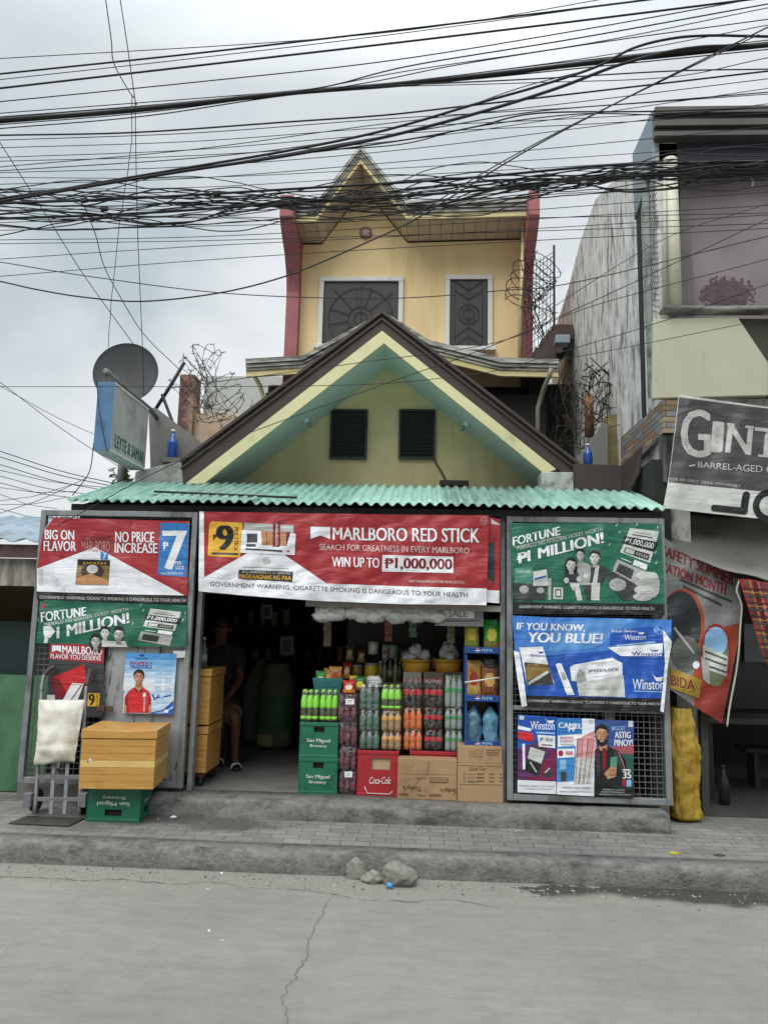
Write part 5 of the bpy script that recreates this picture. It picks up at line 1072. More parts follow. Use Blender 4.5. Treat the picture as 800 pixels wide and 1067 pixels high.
tag(o, 'sagging grey tarpaulin canopy under the liquor banner', 'canopy')
# ================================================================== GOODS AND PROPS
def mbtext(mb, s, o, right, down, mi=0, bold=.012, shear=0):
    vs, fs = glyphs(s, bold, shear); o, r, d = Vector(o), Vector(right), Vector(down); n_ = r.cross(d).normalized()
    for k, dx in enumerate(heavy(s, bold, shear)): mb.add([o+r*(u+dx)+d*v-n_*(.0003*k) for u, v in vs], fs, mi)
def px_rect(x0, y0, x1, y1, Y):
    a, b = at(x0, (y0+y1)/2, Y), at(x1, (y0+y1)/2, Y); t, l = at((x0+x1)/2, y0, Y), at((x0+x1)/2, y1, Y)
    return a.x, b.x, l.z, t.z
FLOOR = .268

# ---- plastic beer crates
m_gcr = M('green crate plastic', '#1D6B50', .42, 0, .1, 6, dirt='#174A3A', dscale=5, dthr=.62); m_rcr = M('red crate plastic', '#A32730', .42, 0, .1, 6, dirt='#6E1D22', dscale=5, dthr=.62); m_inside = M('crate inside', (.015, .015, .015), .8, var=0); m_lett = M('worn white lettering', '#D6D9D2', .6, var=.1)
def crate(name, label, w, d, h, mat, hole, flip=False):
    t = thing(name, label, 'crate'); mb = MB(); k = .012
    hx0, hx1, hz0, hz1 = hole
    if flip: hz0, hz1 = h-hz1, h-hz0
    for y, s in ((0, 1), (d, -1)):                     # front and back walls with their hand holes
        ya, yb = (y, y+k) if s > 0 else (y-k, y)
        mb.box(-w/2, hx0, ya, yb, 0, h); mb.box(hx1, w/2, ya, yb, 0, h); mb.box(hx0, hx1, ya, yb, 0, hz0); mb.box(hx0, hx1, ya, yb, hz1, h)
    mid = d/2; hw = min(.045, d*.2)
    for x, s in ((-w/2, 1), (w/2, -1)):
        xa, xb = (x, x+k) if s > 0 else (x-k, x)
        mb.box(xa, xb, k, mid-hw, 0, h); mb.box(xa, xb, mid+hw, d-k, 0, h); mb.box(xa, xb, mid-hw, mid+hw, 0, hz0); mb.box(xa, xb, mid-hw, mid+hw, hz1, h)
    body = mb.build('body', mat, t)
    mb = MB()
    for z0, z1 in ((h-.028, h+.002), (-.001, .022)):
        mb.box(-w/2-.005, w/2+.005, -.006, .004, z0, z1); mb.box(-w/2-.005, w/2+.005, d-.004, d+.006, z0, z1); mb.box(-w/2-.006, -w/2+.004, .004, d-.004, z0, z1); mb.box(w/2-.004, w/2+.006, .004, d-.004, z0, z1)
    for x in (-w/2, w/2): mb.box(x-.004, x+.004, -.005, .006, .022, h-.028)
    mb.build('rim', mat, t, .003)
    MB().box(-w/2+.02, w/2-.02, .03, d-.02, .02, h-.012).build('inner_shade_block', m_inside, t)  # solid near-black block puts shade behind the hand holes
    return t
def san(t, w, d, h, flip=False, side=False):
    mb = MB(); f = -1 if flip else 1
    cz = h*.42 if not flip else h*.58
    for s, ww, dz in (('San Miguel', .62, .035), ('Brewery', .44, -.012)):
        hh = .038 if s[0] == 'S' else .03
        o = Vector((-f*w*ww/2, -.0085, cz+f*dz)); mbtext(mb, s, o, (f*w*ww, 0, 0), (0, 0, -f*hh), 0, .02)
    if side:
        mbtext(mb, 'San Miguel', Vector((w/2+.008, d*.78, cz-.03)), (0, -d*.5, 0), (0, 0, .03), 0, .02)
    mb.build('lettering', m_lett, t)
x0, x1, z0, z1 = px_rect(311.5, 790, 351, 828.5, 6.6); w = x1-x0; h1 = z1-FLOOR-.002
c1 = crate('beer_crate', 'lower green beer crate of the pair standing on the shop floor', w, .3, h1, m_gcr, (-w*.14, w*.14, h1*.72, h1*.88)); san(c1, w, .3, h1); c1.location = ((x0+x1)/2, 6.6, FLOOR+.001)
c2 = copy_tree(c1); c2['label'] = 'upper green beer crate of the pair, carrying the lime bottles'; c2.location = ((x0+x1)/2-.004, 6.605, FLOOR+h1+.006)
for o in (c1, c2): o['group'] = 'stacked green beer crates'
# upturned crate on the pavement
w = .40; h3 = .262
c3 = crate('beer_crate', 'upturned green beer crate on the pavement under the yellow wooden box', w, .32, h3, m_gcr, (-w*.16, w*.16, h3*.66, h3*.84), True); san(c3, w, .32, h3, True, True)
q = atz(90, 855, .133); c3.location = (q.x+w/2+.01, q.y-.01, .134); c3.rotation_euler = (0, 0, radians(3))
# red crates
x0, x1, z0, z1 = px_rect(372.5, 782.5, 414.5, 830, 6.6); w = x1-x0; h4 = z1-FLOOR
r1 = crate('soda_crate', 'red soda crate with white script lettering, under the clear green packs', w, .33, h4, m_rcr, (-w*.16, w*.30, h4*.58, h4*.84)); r1_loc = ((x0+x1)/2, 6.6, FLOOR+.001)
mb = MB(); mbtext(mb, 'Coca-Cola', (-w*.20, -.0085, h4*.42), (w*.52, 0, .004), (0, 0, -.055), 0, .014, .35); mb.build('lettering', m_lett, r1)
mb = MB(); mb.tube([(-w*.32, -.008, h4*.2), (-w*.25, -.008, h4*.06), (w*.3, -.008, h4*.05), (w*.38, -.008, h4*.12)], .0035, 5); mb.build('moulded_line', m_lett, r1)
MB().box(-w*.3, w*.36, .02, .028, h4*.5, h4*.86).build('cardboard_liner', M('tan card', '#B7A27E', .8, var=.2), r1); r1.location = r1_loc
x2, x3, _, z2 = px_rect(427, 783.5, 476, 830, 6.66); w = x3-x2; hh = z2-FLOOR
r2 = crate('soda_crate', 'red soda crate mostly hidden behind the long brown carton', w, .33, hh, m_rcr, (-w*.16, w*.16, hh*.6, hh*.8)); r2.location = ((x2+x3)/2, 6.68, FLOOR+.001)

# ---- shrink-wrapped packs
def film_mat():
    m, N, K, b = node_mat('shrink film'); out = [n for n in N if n.type == 'OUTPUT_MATERIAL'][0]
    tr = N.new('ShaderNodeBsdfTransparent'); gl = N.new('ShaderNodeBsdfGlossy'); gl.inputs['Roughness'].default_value = .18; gl.inputs['Color'].default_value = (.9, .9, .9, 1); df = N.new('ShaderNodeBsdfDiffuse'); df.inputs['Color'].default_value = (.7, .72, .72, 1)
    m1 = N.new('ShaderNodeMixShader'); m1.inputs[0].default_value = .5; K(gl.outputs[0], m1.inputs[1]); K(df.outputs[0], m1.inputs[2])
    g = N.new('ShaderNodeNewGeometry'); n = N.new('ShaderNodeTexNoise'); n.inputs['Scale'].default_value = 34; n.inputs['Detail'].default_value = 3; n.inputs['Distortion'].default_value = 1.5; K(g.outputs['Position'], n.inputs['Vector'])
    r = N.new('ShaderNodeMapRange'); r.inputs['From Min'].default_value = .45; r.inputs['From Max'].default_value = .75; r.inputs['To Min'].default_value = .02; r.inputs['To Max'].default_value = .26; K(n.outputs['Fac'], r.inputs['Value'])
    m2 = N.new('ShaderNodeMixShader'); K(r.outputs[0], m2.inputs[0]); K(tr.outputs[0], m2.inputs[1]); K(m1.outputs[0], m2.inputs[2]); K(m2.outputs[0], out.inputs['Surface'])
    bp = N.new('ShaderNodeBump'); bp.inputs['Strength'].default_value = .8; bp.inputs['Distance'].default_value = .01; K(n.outputs['Fac'], bp.inputs['Height']); K(bp.outputs[0], gl.inputs['Normal'])
    return m
m_film = film_mat()
def liq(n, c, r=.08): return M('liquid '+n, c, r, 0, .08, 30, spec=.7)
KINDS = {  # liquid, cap, label, label zone
    'cola': (liq('cola', (.014, .008, .006)), M('cap red', '#B01E28', .4, var=0), M('label red', '#BE1F2A', .4, var=.08), (.088, .128)),
    'clear': (M('clear pet', (.42, .50, .47), .08, 0, .12, 30, trans=.35, spec=.7), M('cap green', '#2F8F4E', .4, var=0), M('label green', '#3F9A5A', .4, var=.15), (.092, .122)),
    'green': (M('green pet', (.12, .22, .17), .08, 0, .12, 30, trans=.3, spec=.7), M('cap white', '#D4DAD6', .4, var=0), M('label dark green', '#1F5A3A', .4, var=.15), (.05, .075)),
    'orange': (liq('orange', (.62, .15, .03)), M('cap orange', '#D8803A', .4, var=0), M('label orange', '#D8692A', .4, var=.15), (.09, .12)),
    'amber': (liq('amber', (.33, .21, .10)), M('cap amber', '#D9A04A', .4, var=0), M('label amber', '#D49C48', .4, var=.15), (.10, .145)),
    'lime': (liq('dark lime', (.05, .07, .02)), M('cap lime', '#9CDC3C', .4, var=0), M('label lime', '#8EE03A', .4, var=.1), (.085, .168)),
    'purple': (liq('plum', (.085, .018, .035)), M('cap plum', '#4A3A42', .4, var=0), M('label plum', '#6A2C3C', .4, var=.15), (.05, .10)),
}
PROF = [(.023, 0), (.0295, .006), (.030, .05), (.0275, .07), (.0295, .09), (.030, .125), (.023, .152), (.0125, .176), (.0115, .188)]
def rad(z):
    for (r0, z0), (r1, z1) in zip(PROF, PROF[1:]):
        if z0 <= z <= z1: return r0+(r1-r0)*(z-z0)/(z1-z0)
    return .0115
PACKS = {}
def pack_proto(kind):
    lq, cp, lb, (la, lz) = KINDS[kind]; t = thing('bottle_pack', 'pack', 'bottle pack'); first = None
    for j in range(2):
        for i in range(3):
            if first is None:
                b = MB().lathe(PROF, 12).build('bottle', lq, t)
                c = MB().lathe([(.0138, .185), (.0138, .199), (.012, .2015)], 10).build('cap', cp, b)
                n = 6; l = MB().lathe([(rad(la+(lz-la)*k/n)+.0008, la+(lz-la)*k/n) for k in range(n+1)], 12)
                if kind == 'lime':
                    for z0, z1 in ((.036, .07),): pass
                    l.lathe([(.0306, .012), (.0306, .032)], 12)
                elif kind == 'cola': 
                    l.v = l.v
                l = l.build('label', lb, b); first = b
            else: b = copy_tree(first, t)
            b.location = ((i-1)*.0605, .032+j*.061, 0); b.rotation_euler = (0, 0, random.uniform(0, 6))
    mb = MB(); n = 36; L_ = [(0, .93), (.01, .985), (.06, 1.0), (.12, 1.0), (.15, .96), (.185, .80), (.203, .70)]; vs = []
    for z, s in L_:
        for k in range(n):
            a = 2*pi*k/n; ca, sa = cos(a), sin(a); e_ = .45
            x = (abs(ca)**e_)*(1 if ca > 0 else -1)*.0945*(s if s > .9 else .9+.1*s); y = (abs(sa)**e_)*(1 if sa > 0 else -1)*.0645*s
            wv = .0018*cos(x/.0605*2*pi); vs.append((x, .0625+y+(wv if sa < 0 else -wv), z+.004*sin(k*2.3)*(z > .16)))
    fs = [(i*n+k, i*n+(k+1) % n, (i+1)*n+(k+1) % n, (i+1)*n+k) for i in range(len(L_)-1) for k in range(n)]; fs.append(tuple((len(L_)-1)*n+k for k in range(n)))
    mb.add(vs, fs, 0, True); mb.build('shrink_film', m_film, t)
    return t
def place_pack(kind, label, x0, y0, x1, y1, Y, base=None, tilt=0, group=None):
    if kind not in PACKS: t = PACKS[kind] = pack_proto(kind)
    else: t = copy_tree(PACKS[kind])
    a, b, zl, zt = px_rect(x0, y0, x1, y1, Y); zl = base if base is not None else zl
    t.location = ((a+b)/2, Y, zl); t.scale = ((b-a)/.189, 1, (zt-zl)/.203); t.rotation_euler = (0, 0, radians(random.uniform(-2, 2)))
    t['label'] = label; t['group'] = group or 'shrink-wrapped drink packs stacked in the doorway'
    return zt
def stack(kinds, rows, x0, x1, Y, base, labels):
    z = base
    for k, (y0, y1), l in zip(kinds, rows, labels): z = place_pack(k, l, x0, y0, x1, y1, Y, z+.001)
stack(['purple']*4, [(803, 828.5), (777.5, 803), (752, 777.5), (723.5, 752)], 351.5, 372, 6.62, FLOOR, ['plum-coloured drink pack on the floor, bottom of the narrow stack beside the green crates', 'plum-coloured drink pack, second from the floor beside the green crates', 'plum-coloured drink pack, third from the floor beside the green crates', 'plum-coloured drink pack on top of the narrow stack beside the green crates'])
zt = FLOOR+h4+.003
R3 = [(762, 782.5), (740, 762), (714, 740)]
stack(['green']*3, R3, 374, 395.5, 6.63, zt, ['dark green pack of clear bottles standing directly on the lettered red crate', 'middle dark green pack of clear bottles above the lettered red crate', 'topmost dark green pack of clear bottles above the lettered red crate'])
stack(['amber', 'amber', 'lime'], R3, 396.5, 418, 6.64, zt, ['lower amber pack with yellow labels, between green and orange packs', 'upper amber pack with yellow labels, under the lime pack', 'lime-labelled pack on top of the amber packs'])
zt2 = FLOOR+hh+.003
R4 = [(760, 783), (737, 760), (708, 737)]
stack(['orange', 'orange', 'cola'], R4, 419.5, 440, 6.70, zt2, ['lower orange drink pack in the doorway', 'upper orange drink pack, under a cola pack', 'dark cola pack with red labels on top of the orange packs'])
stack(['cola']*3, R4, 441.5, 461.5, 6.70, zt2, ['bottom cola pack of the all-cola stack', 'middle cola pack of the all-cola stack', 'top cola pack of the all-cola stack'])
stack(['clear']*3, [(760, 783), (737, 760), (704, 737)], 463, 482.5, 6.70, zt2, ['bottom pale clear pack beside the blue rack', 'middle pale clear pack beside the blue rack', 'tall top pale clear pack beside the blue rack'])
zc = FLOOR+2*h1+.011
place_pack('lime', 'lime-labelled pack on the green crates, the one nearer the open floor', 312.5, 719, 332, 752, 6.63, zc); place_pack('lime', 'lime-labelled pack on the green crates, the one beside the plum packs', 332.5, 719, 352, 752, 6.63, zc)
# price tags taped to two plum packs
for (a, b_, l) in (((360, 728), (369, 734), 'white price tag on the topmost plum drink pack'), ((359, 804), (367, 810), 'white price tag on the bottom plum drink pack')):
    A = Art(flat(6.612), None).base([a, (b_[0], a[1]), b_, (a[0], b_[1])], K_white); A.rect(a[0]+2, a[1]+1.5, b_[0]-2, a[1]+2.2, K_grey, 1); A.rect(a[0]+2, a[1]+3.4, b_[0]-3, a[1]+4, K_grey, 1); tag(A.build('price_tag'), l, 'price tag')

# ---- snack pouches
def pouch(label, x0, y0, x1, y1, Y, c, c2, cat='snack packet', words_=None, base=None, lean=.06, kname='snack_packet', group='snack packets in the doorway', c3='#D8C04A'):
    a, b, zl, zt = px_rect(x0, y0, x1, y1, Y); zl = base if base is not None else zl
    t = thing(kname, label, cat, ((a+b)/2, Y, zl), group); w, h = b-a, zt-zl; mb = MB(); nx, nz_ = 10, 14; sd = random.random()*50
    def pt(u, v, s):
        pin = min(1, v*6, (1-v)*5)*min(1, u*5+.15, (1-u)*5+.15); th_ = .024*max(0, pin)+.0015
        ww = w*(1-.06*sin(v*pi)); wr_ = .004*mnoise.noise(Vector((u*6+sd, v*6, s)))
        return Vector(((a+b)/2+(u-.5)*ww+.004*mnoise.noise(Vector((v*4, sd, 1))), Y+s*th_+wr_+lean*v*h, zl+v*h))
    for s in (-1, 1):
        vs = [pt(i/nx, j/nz_, s) for j in range(nz_+1) for i in range(nx+1)]
        fs = [(j*(nx+1)+i, j*(nx+1)+i+1, (j+1)*(nx+1)+i+1, (j+1)*(nx+1)+i) for j in range(nz_) for i in range(nx)]
        b_ = len(mb.v)
        for k, f in enumerate(fs):
            i, j = k % nx, k//nx; m = 0
            if s < 0:
                if ((i-4.5)/3.2)**2+((j-7)/2.6)**2 < 1: m = 1
                elif 2 <= j < 5 and (i*3+j*5) % 7 < 3: m = 2
                elif 10 <= j <= 11 and 2 <= i <= 7: m = 3
                if j in (0, nz_-1): m = 3
            mb.f.append([b_+q for q in f]); mb.mi.append(m); mb.sm.append(True)
        mb.v += [tuple(v) for v in vs]
    mb.build('pouch', [M('foil '+c, c, .28, 0, .15, 25), M('foil '+c2, c2, .28, 0, .2, 40), M('foil '+c3, c3, .3, 0, .3, 60), M('foil edge '+c, tuple(x*.7 for x in lin(c)[:3]), .3)], t)
    return t
# blue rack
x0, x1, z0, z1 = px_rect(484, 672, 522.5, 778, 6.62)
rk = thing('display_rack', 'narrow blue three-tier metal drinks rack standing on the brown cartons', 'rack', ((x0+x1)/2, 6.62, z0))
m_rack = M('blue rack enamel', '#1B4488', .4, 0, .12, 5)
mb = MB()
for x in (x0, x1-.02):
    for y in (6.62, 6.86): mb.box(x, x+.02, y, y+.02, z0, z1)
mb.build('rack_frame', m_rack, rk, .003)
tiers = [(y0, y1) for y0, y1 in ((674.5, 681), (724.5, 731), (772, 778))]; TZ = []
for (y0, y1) in tiers:
    _, _, a, b = px_rect(484, y0, 522, y1, 6.61); TZ.append(b)
    MB().box(x0+.002, x1-.002, 6.64, 6.86, a, a+.012).build('rack_shelf', m_rack, rk)
    hb = MB().box(x0-.002, x1+.002, 6.606, 6.618, a, b).build('header_strip', m_rack, rk, .002)
    A = Art(flat(6.605), None, .0007); cx, cy = 497.5, (y0+y1)/2
    A.ell(cx, cy, 2.4, 2.3, K_white, 1, 14); A.poly([(cx-2.3, cy-.3), (cx-1.6, cy-1.7), (cx, cy-2.2), (cx+1.7, cy-1.5), (cx+2.2, cy-.6), (cx, cy-.5)], K_red, 2); A.poly([(cx-2.2, cy+.6), (cx-.5, cy+.6), (cx+2.2, cy+.3), (cx+1.6, cy+1.6), (cx, cy+2.2), (cx-1.5, cy+1.7)], K_royal, 2)
    A.text('PEPSI', 502, cy-1.6, 512.5, cy+1.6, K_lblue, 1, 0, .02); A.build('brand_mark', hb)
mb = MB(); a = at(484, 711, 6.60); b = at(520, 706, 6.60); mb.tube([a, b], .007, 6); mb.build('retaining_bar', m_white, rk)
pouch('olive-yellow snack pouch on top of the blue rack', 483.5, 644.5, 499, 675, 6.70, '#8E8A2E', '#C9B440', base=TZ[0]-.045, c3='#5E7A2A'); pouch('bright green snack pouch on top of the blue rack', 503.5, 645.5, 521, 675, 6.70, '#2F9A3A', '#D7D24A', base=TZ[0]-.045, c3='#C23A2A')
pouch('yellow and red noodle packet on the middle tier of the blue rack', 486, 688, 501, 722, 6.72, '#B98A3A', '#A03A2A', base=TZ[1]-.045, c3='#D9C27A'); pouch('brown and yellow packet under a dark bag, middle tier of the blue rack', 501, 690, 519, 724, 6.72, '#8A5A32', '#D0A860', base=TZ[1]-.045, c3='#7C2E22')
# water bags
def sackbag(name, label, cat, x0, y0, x1, y1, Y, mats, depth, base=None, seed=0, crease=.12, knot=False, group=None, n=28, rows=22, top=.75, mtl=None):
    a, b, zl, zt = px_rect(x0, y0, x1, y1, Y); zl = base if base is not None else zl; t = thing(name, label, cat, ((a+b)/2, Y, zl), group); w, h = (b-a)/2, zt-zl; vs = []
    for j in range(rows+1):
        v = j/rows; s = min(1, (v*9)**.6+.55 if v < .1 else 1)*(1 if v < top else max(.18 if knot else .62, 1-(v-top)/(1-top)*(.82 if knot else .38)))
        for k in range(n):
            an = 2*pi*k/n; ca, sa = cos(an), sin(an)
            q = 1+crease*(mnoise.noise(Vector((ca*1.3+seed, sa*1.3, v*3.2)))+.6*mnoise.noise(Vector((ca*3+seed, sa*3, v*7)))+.35*mnoise.noise(Vector((ca*6+seed, sa*6, v*15))))
            e_ = .7; x = (abs(ca)**e_)*(1 if ca > 0 else -1); y = (abs(sa)**e_)*(1 if sa > 0 else -1)
            vs.append(((a+b)/2+x*w*s*q+.02*w*sin(v*5+seed), Y+depth+y*depth*s*q, zl+h*v+.012*mnoise.noise(Vector((ca*2, sa*2, seed+v*3)))*(v > .05)))
    mb = MB(); mb.add(vs, [(j*n+k, j*n+(k+1) % n, (j+1)*n+(k+1) % n, (j+1)*n+k) for j in range(rows) for k in range(n)], 0, True)
    mb.add([vs[k] for k in range(n)], [tuple(range(n))[::-1]]); mb.add([vs[rows*n+k] for k in range(n)], [tuple(range(n))])
    if mtl: mtl(mb, a, b, zl, zt, n, rows)
    mb.build('sack_body' if cat == 'sack' else 'bag_body', mats, t)
    return t
m_wbag = M('blue water bag', '#6FA9C9', .15, 0, .25, 9, trans=.25, bump=.3, bscale=20, spec=.7)
sackbag('water_bag', 'grey-blue bag with pale print on the bottom tier of the blue rack', 'bag', 486.5, 736, 502, 773, 6.66, M('grey-blue bag', '#54788E', .2, 0, .3, 12, bump=.4, bscale=25), .06, TZ[2]-.045, 3, .3, True, 'bags on the bottom tier of the blue rack')
sackbag('water_bag', 'clear blue water bag on the bottom tier of the blue rack', 'bag', 503, 737, 519.5, 773, 6.66, m_wbag, .06, TZ[2]-.045, 8, .28, True, 'bags on the bottom tier of the blue rack')
sackbag('bag', 'small dark bag resting on packets, middle tier of the blue rack', 'bag', 503, 684, 518, 696, 6.70, M('dark bag', (.05, .05, .05), .3, bump=.4), .05, None, 5, .15, True)

# ---- cartons
m_card = M('brown cardboard', '#A98A66', .8, 0, .12, 6, dirt='#8A6E50', dscale=3, dthr=.6); m_ink = M('carton ink', '#4A3624', .8, var=.15); m_tape = M('packing tape', '#BFA176', .3, var=.1)
def carton(name, label, x0, y0, x1, y1, Y, d, base, art):
    a, b, zl, zt = px_rect(x0, y0, x1, y1, Y); t = thing(name, label, 'carton', ((a+b)/2, Y, base), 'brown cartons in the doorway')
    MB().box(a, b, Y, Y+d, base, zt).build('box_body', m_card, t, .004)
    mb = MB(); mb.box(a+.001, b-.001, Y-.0035, Y-.0005, base+(zt-base)*.985, zt-.001)
    A = Art(flat(Y-.002), None, .0007); art(A); A.build('printing', t); return zt
def art1(A):
    A.view(400, 640, 5.336); A.line(248, 815, 246, 886, 2, m_ink, 1); A.line(80, 888, 400, 893, 1.2, m_ink, 1); A.rect(168, 846, 174, 870, m_tape, 1)
    A.text("Today's", 106, 946, 206, 980, m_ink, 1, 4, .014, .2, flip=True); A.line(206, 905, 150, 985, 2, m_ink, 1.4); A.text('BISCUIT', 180, 908, 238, 918, m_ink, 1, 0, 0)
    A.rect(254, 908, 355, 937, m_ink, 1, 2); 
    for k in range(10): A.rect(258+k*9.6, 911, 264+k*9.6, 934, m_card, 2, .2)
    A.text('05855', 80, 994, 134, 1010, m_ink, 1, 2, .02, flip=True); A.text('05850', 254, 998, 316, 1015, m_ink, 1, 2, .02, flip=True); A.text('Mactan', 188, 1000, 236, 1012, m_ink, 1, 2, 0); A.text("Today's", 314, 960, 412, 992, m_ink, 1, 4, .014, .2, flip=True); A.line(385, 1008, 400, 970, 2, m_ink, 1.4)
carton('carton', 'long brown carton with upside-down printing in front of the red crate', 414, 791, 476, 832, 6.52, .15, FLOOR+.001, art1)
def art2(A):
    A.view(400, 640, 5.336); A.line(414, 840, 656, 846, 2, m_ink, 1); A.text('Quick Tour', 474, 850, 570, 872, m_ink, 1, 0, .006, .25)
    for k in range(3):
        A.ell(446, 888+k*20, 6, 6, m_ink, 1, 12); A.ell(446, 888+k*20, 4, 4, m_card, 2, 12); A.rect(462, 887+k*20, 506, 890+k*20, M('faded ink', '#8A7256', .8), 1); A.rect(516, 886+k*20, 556, 891+k*20, m_ink, 1); A.rect(584, 887+k*20, 612, 891+k*20, m_ink, 1); A.rect(642, 887+k*20, 656, 891+k*20, m_ink, 1)
    A.rect(466, 927, 512, 934, ink('teal', '#2C7A74'), 1); A.line(414, 946, 660, 950, 2, m_ink, 1); A.line(420, 962, 470, 1000, 1, m_ink, 1)
zz_ = carton('carton', 'lower brown carton with a printed checklist under the blue rack', 476.5, 796, 524, 834, 6.50, .42, FLOOR+.001, art2)
def art3(A):
    A.view(400, 640, 5.336); A.line(545, 738, 547, 752, 2, m_ink, 1)
    for i in range(4):
        for j in range(3): A.rect(476+i*20, 758+j*16, 492+i*20, 759.5+j*16, m_ink, 1); A.rect(476+i*20, 758+j*16, 477.5+i*20, 770+j*16, m_ink, 1)
    for k in range(3): A.rect(568, 756+k*12, 640, 759+k*12, m_ink, 1)
carton('carton', 'flatter brown carton between the checklist carton and the blue rack', 477, 778.5, 523, 795.5, 6.51, .4, zz_+.001, art3)

# ---- basket, jars, tubs on the counter behind
zc2 = at(430, 712, 7.0).z
ct = thing('counter', 'dark wooden counter behind the stacked drink packs', 'counter', (0, 7.1, FLOOR))
mb = MB(); mb.box(-.70, .62, 6.98, 7.5, zc2-.04, zc2); mb.build('counter_top', M('dark timber', (.07, .05, .035), .6, var=.3), ct, .004); MB().box(-.68, .6, 7.0, 7.45, FLOOR, zc2-.04).build('counter_front', M('dark timber', (.07, .05, .035)), ct)
# teal basket stands on a small stack of trays behind the lime packs
a, b, zl, zt_ = px_rect(326, 708, 356, 722, 6.86)
bk = thing('basket', 'teal plastic basket of snack packets above the lime bottles', 'basket', ((a+b)/2, 6.86, zl)); mb = MB(); m_bk = M('teal basket plastic', '#2F7F80', .4, 0, .12)
cx, cy, hw, hd = (a+b)/2, 6.97, (b-a)/2, .1
for k in range(7):
    z = zl+(zt_-zl)*k/6.0; s = .86+.14*k/6.0
    pts = [(cx-hw*s, cy-hd*s, z), (cx+hw*s, cy-hd*s, z), (cx+hw*s, cy+hd*s, z), (cx-hw*s, cy+hd*s, z)]
    for p, q in zip(pts, pts[1:]+pts[:1]): mb.beam(p, q, .008, .013 if k < 6 else .022)
for k in range(12):
    u = -1+2*k/11; mb.beam((cx+hw*.86*u, cy-hd*.86, zl), (cx+hw*u, cy-hd, zt_), .008, .006)
mb.box(cx-hw*.85, cx+hw*.85, cy-hd*.85, cy+hd*.85, zl-.004, zl+.004); mb.build('basket_body', m_bk, bk)
mb = MB(); mb.box(cx-hw*.8, cx+hw*.8, cy-hd*.75, cy+hd*.75, FLOOR+.002, zl-.006); tag(mb.build('drum_stand', M('dim grey stand', (.08, .08, .08), .7)), 'dim grey stand hidden behind the lime packs, under the teal basket', 'stand')
pouch('green snack packet in the teal basket', 329, 699, 340, 718, 6.90, '#3E9A3E', '#CFE0B0', group='packets in the teal basket'); pouch('orange-brown snack packet in the middle of the teal basket', 337, 696, 347, 718, 6.92, '#B4702E', '#E0B070', group='packets in the teal basket'); pouch('tan snack packet at the right end of the teal basket', 343, 694.5, 356, 717, 6.90, '#C08A4A', '#B0442E', group='packets in the teal basket')
pouch('red and white snack packet on the plum drink packs', 357, 709, 370, 724, 6.66, '#B8281E', '#E8DCC8', base=at(362, 723.5, 6.66).z); pouch('green and yellow packet behind the red snack packet', 369, 705, 381, 722, 6.76, '#2F6A3A', '#E0C840', c3='#C03828'); pouch('yellow packet lying beside the red snack packet', 364, 704, 372, 714, 6.80, '#D8B32A', '#C04828')
sackbag('bag', 'white plastic bag of packets behind the dark green pack', 'bag', 381, 705, 398, 716, 6.80, M('white plastic', '#C8CACB', .35, 0, .1, 9, bump=.5, bscale=30), .05, None, 12, .2, False)
def bottle(name, label, x0, y0, x1, y1, Y, mat, capm, base=None, group=None, lab=None):
    a, b, zl, zt = px_rect(x0, y0, x1, y1, Y); zl = base if base is not None else zl; r, h = (b-a)/2, zt-zl; t = thing(name, label, 'bottle', ((a+b)/2, Y+r, zl), group); o = ((a+b)/2, Y+r, zl)
    MB().lathe([(r*.85, 0), (r, h*.03), (r, h*.52), (r*.9, h*.62), (r*.42, h*.76), (r*.36, h*.93)], 14, o).build('glass', mat, t)
    MB().lathe([(r*.42, h*.92), (r*.42, h)], 10, o).build('cap', capm, t)
    if lab: MB().lathe([(r*1.02, h*.2), (r*1.02, h*.45)], 14, o).build('label', lab, t)
    return t
m_dkg = M('dark bottle glass', (.02, .022, .015), .1, var=0, spec=.6); m_olv = M('olive bottle glass', (.09, .085, .03), .1, var=0, spec=.6)
for k, (x0, x1, yt) in enumerate(((398, 403, 688), (403.5, 409, 683), (409, 414.5, 686), (414, 418, 690))):
    bottle('bottle', ['slim dark bottle on the counter, first of four left of the yellow tubs', 'tallest dark bottle on the counter, second of four left of the yellow tubs', 'dark bottle on the counter, third of four left of the yellow tubs', 'small dark bottle on the counter against the yellow tub'][k], x0, yt, x1, 713, 7.05, m_dkg if k % 2 else m_olv, M('cap dull', '#8A8468', .5, var=0), zc2, 'bottles on the counter', M('dull label', '#6A6650', .6) if k == 1 else None)
def tin(label, x0, y0, x1, y1, Y, c, cat='tin', base=None, name='tin', group='tins and jars behind the drink packs'):
    a, b, zl, zt = px_rect(x0, y0, x1, y1, Y); zl = base if base is not None else zl; r, h = (b-a)/2, zt-zl; t = thing(name, label, cat, ((a+b)/2, Y+r, zl), group); o = ((a+b)/2, Y+r, zl)
    MB().lathe([(r*.96, 0), (r, h*.02), (r, h*.86), (r*.96, h*.88)], 16, o).build('can_body', M('tin '+c, c, .4, .2, .2, 14), t); MB().lathe([(r*1.03, h*.88), (r*1.03, h*.98), (r*.9, h)], 16, o).build('lid', M('tin lid', '#8C8E8C', .4, .4), t)
tin('white-lidded grey tin standing behind the dark bottles', 404, 672, 415, 687, 7.3, '#8C8F8C'); tin('white tin with dark print on the shelf behind the counter', 383, 668, 394, 682, 7.35, '#C8C6C0'); tin('yellow tin on the counter behind the snack packets', 379, 691, 394, 706, 7.1, '#B79A24', base=zc2); tin('dark yellow jar left of the yellow tin', 366, 693, 377, 707, 7.1, '#6E5C1C', base=zc2, cat='jar', name='jar'); tin('small yellow-labelled jar beside the yellow tin', 394, 689, 399, 706, 7.12, '#6A6A58', base=zc2, cat='jar', name='jar')
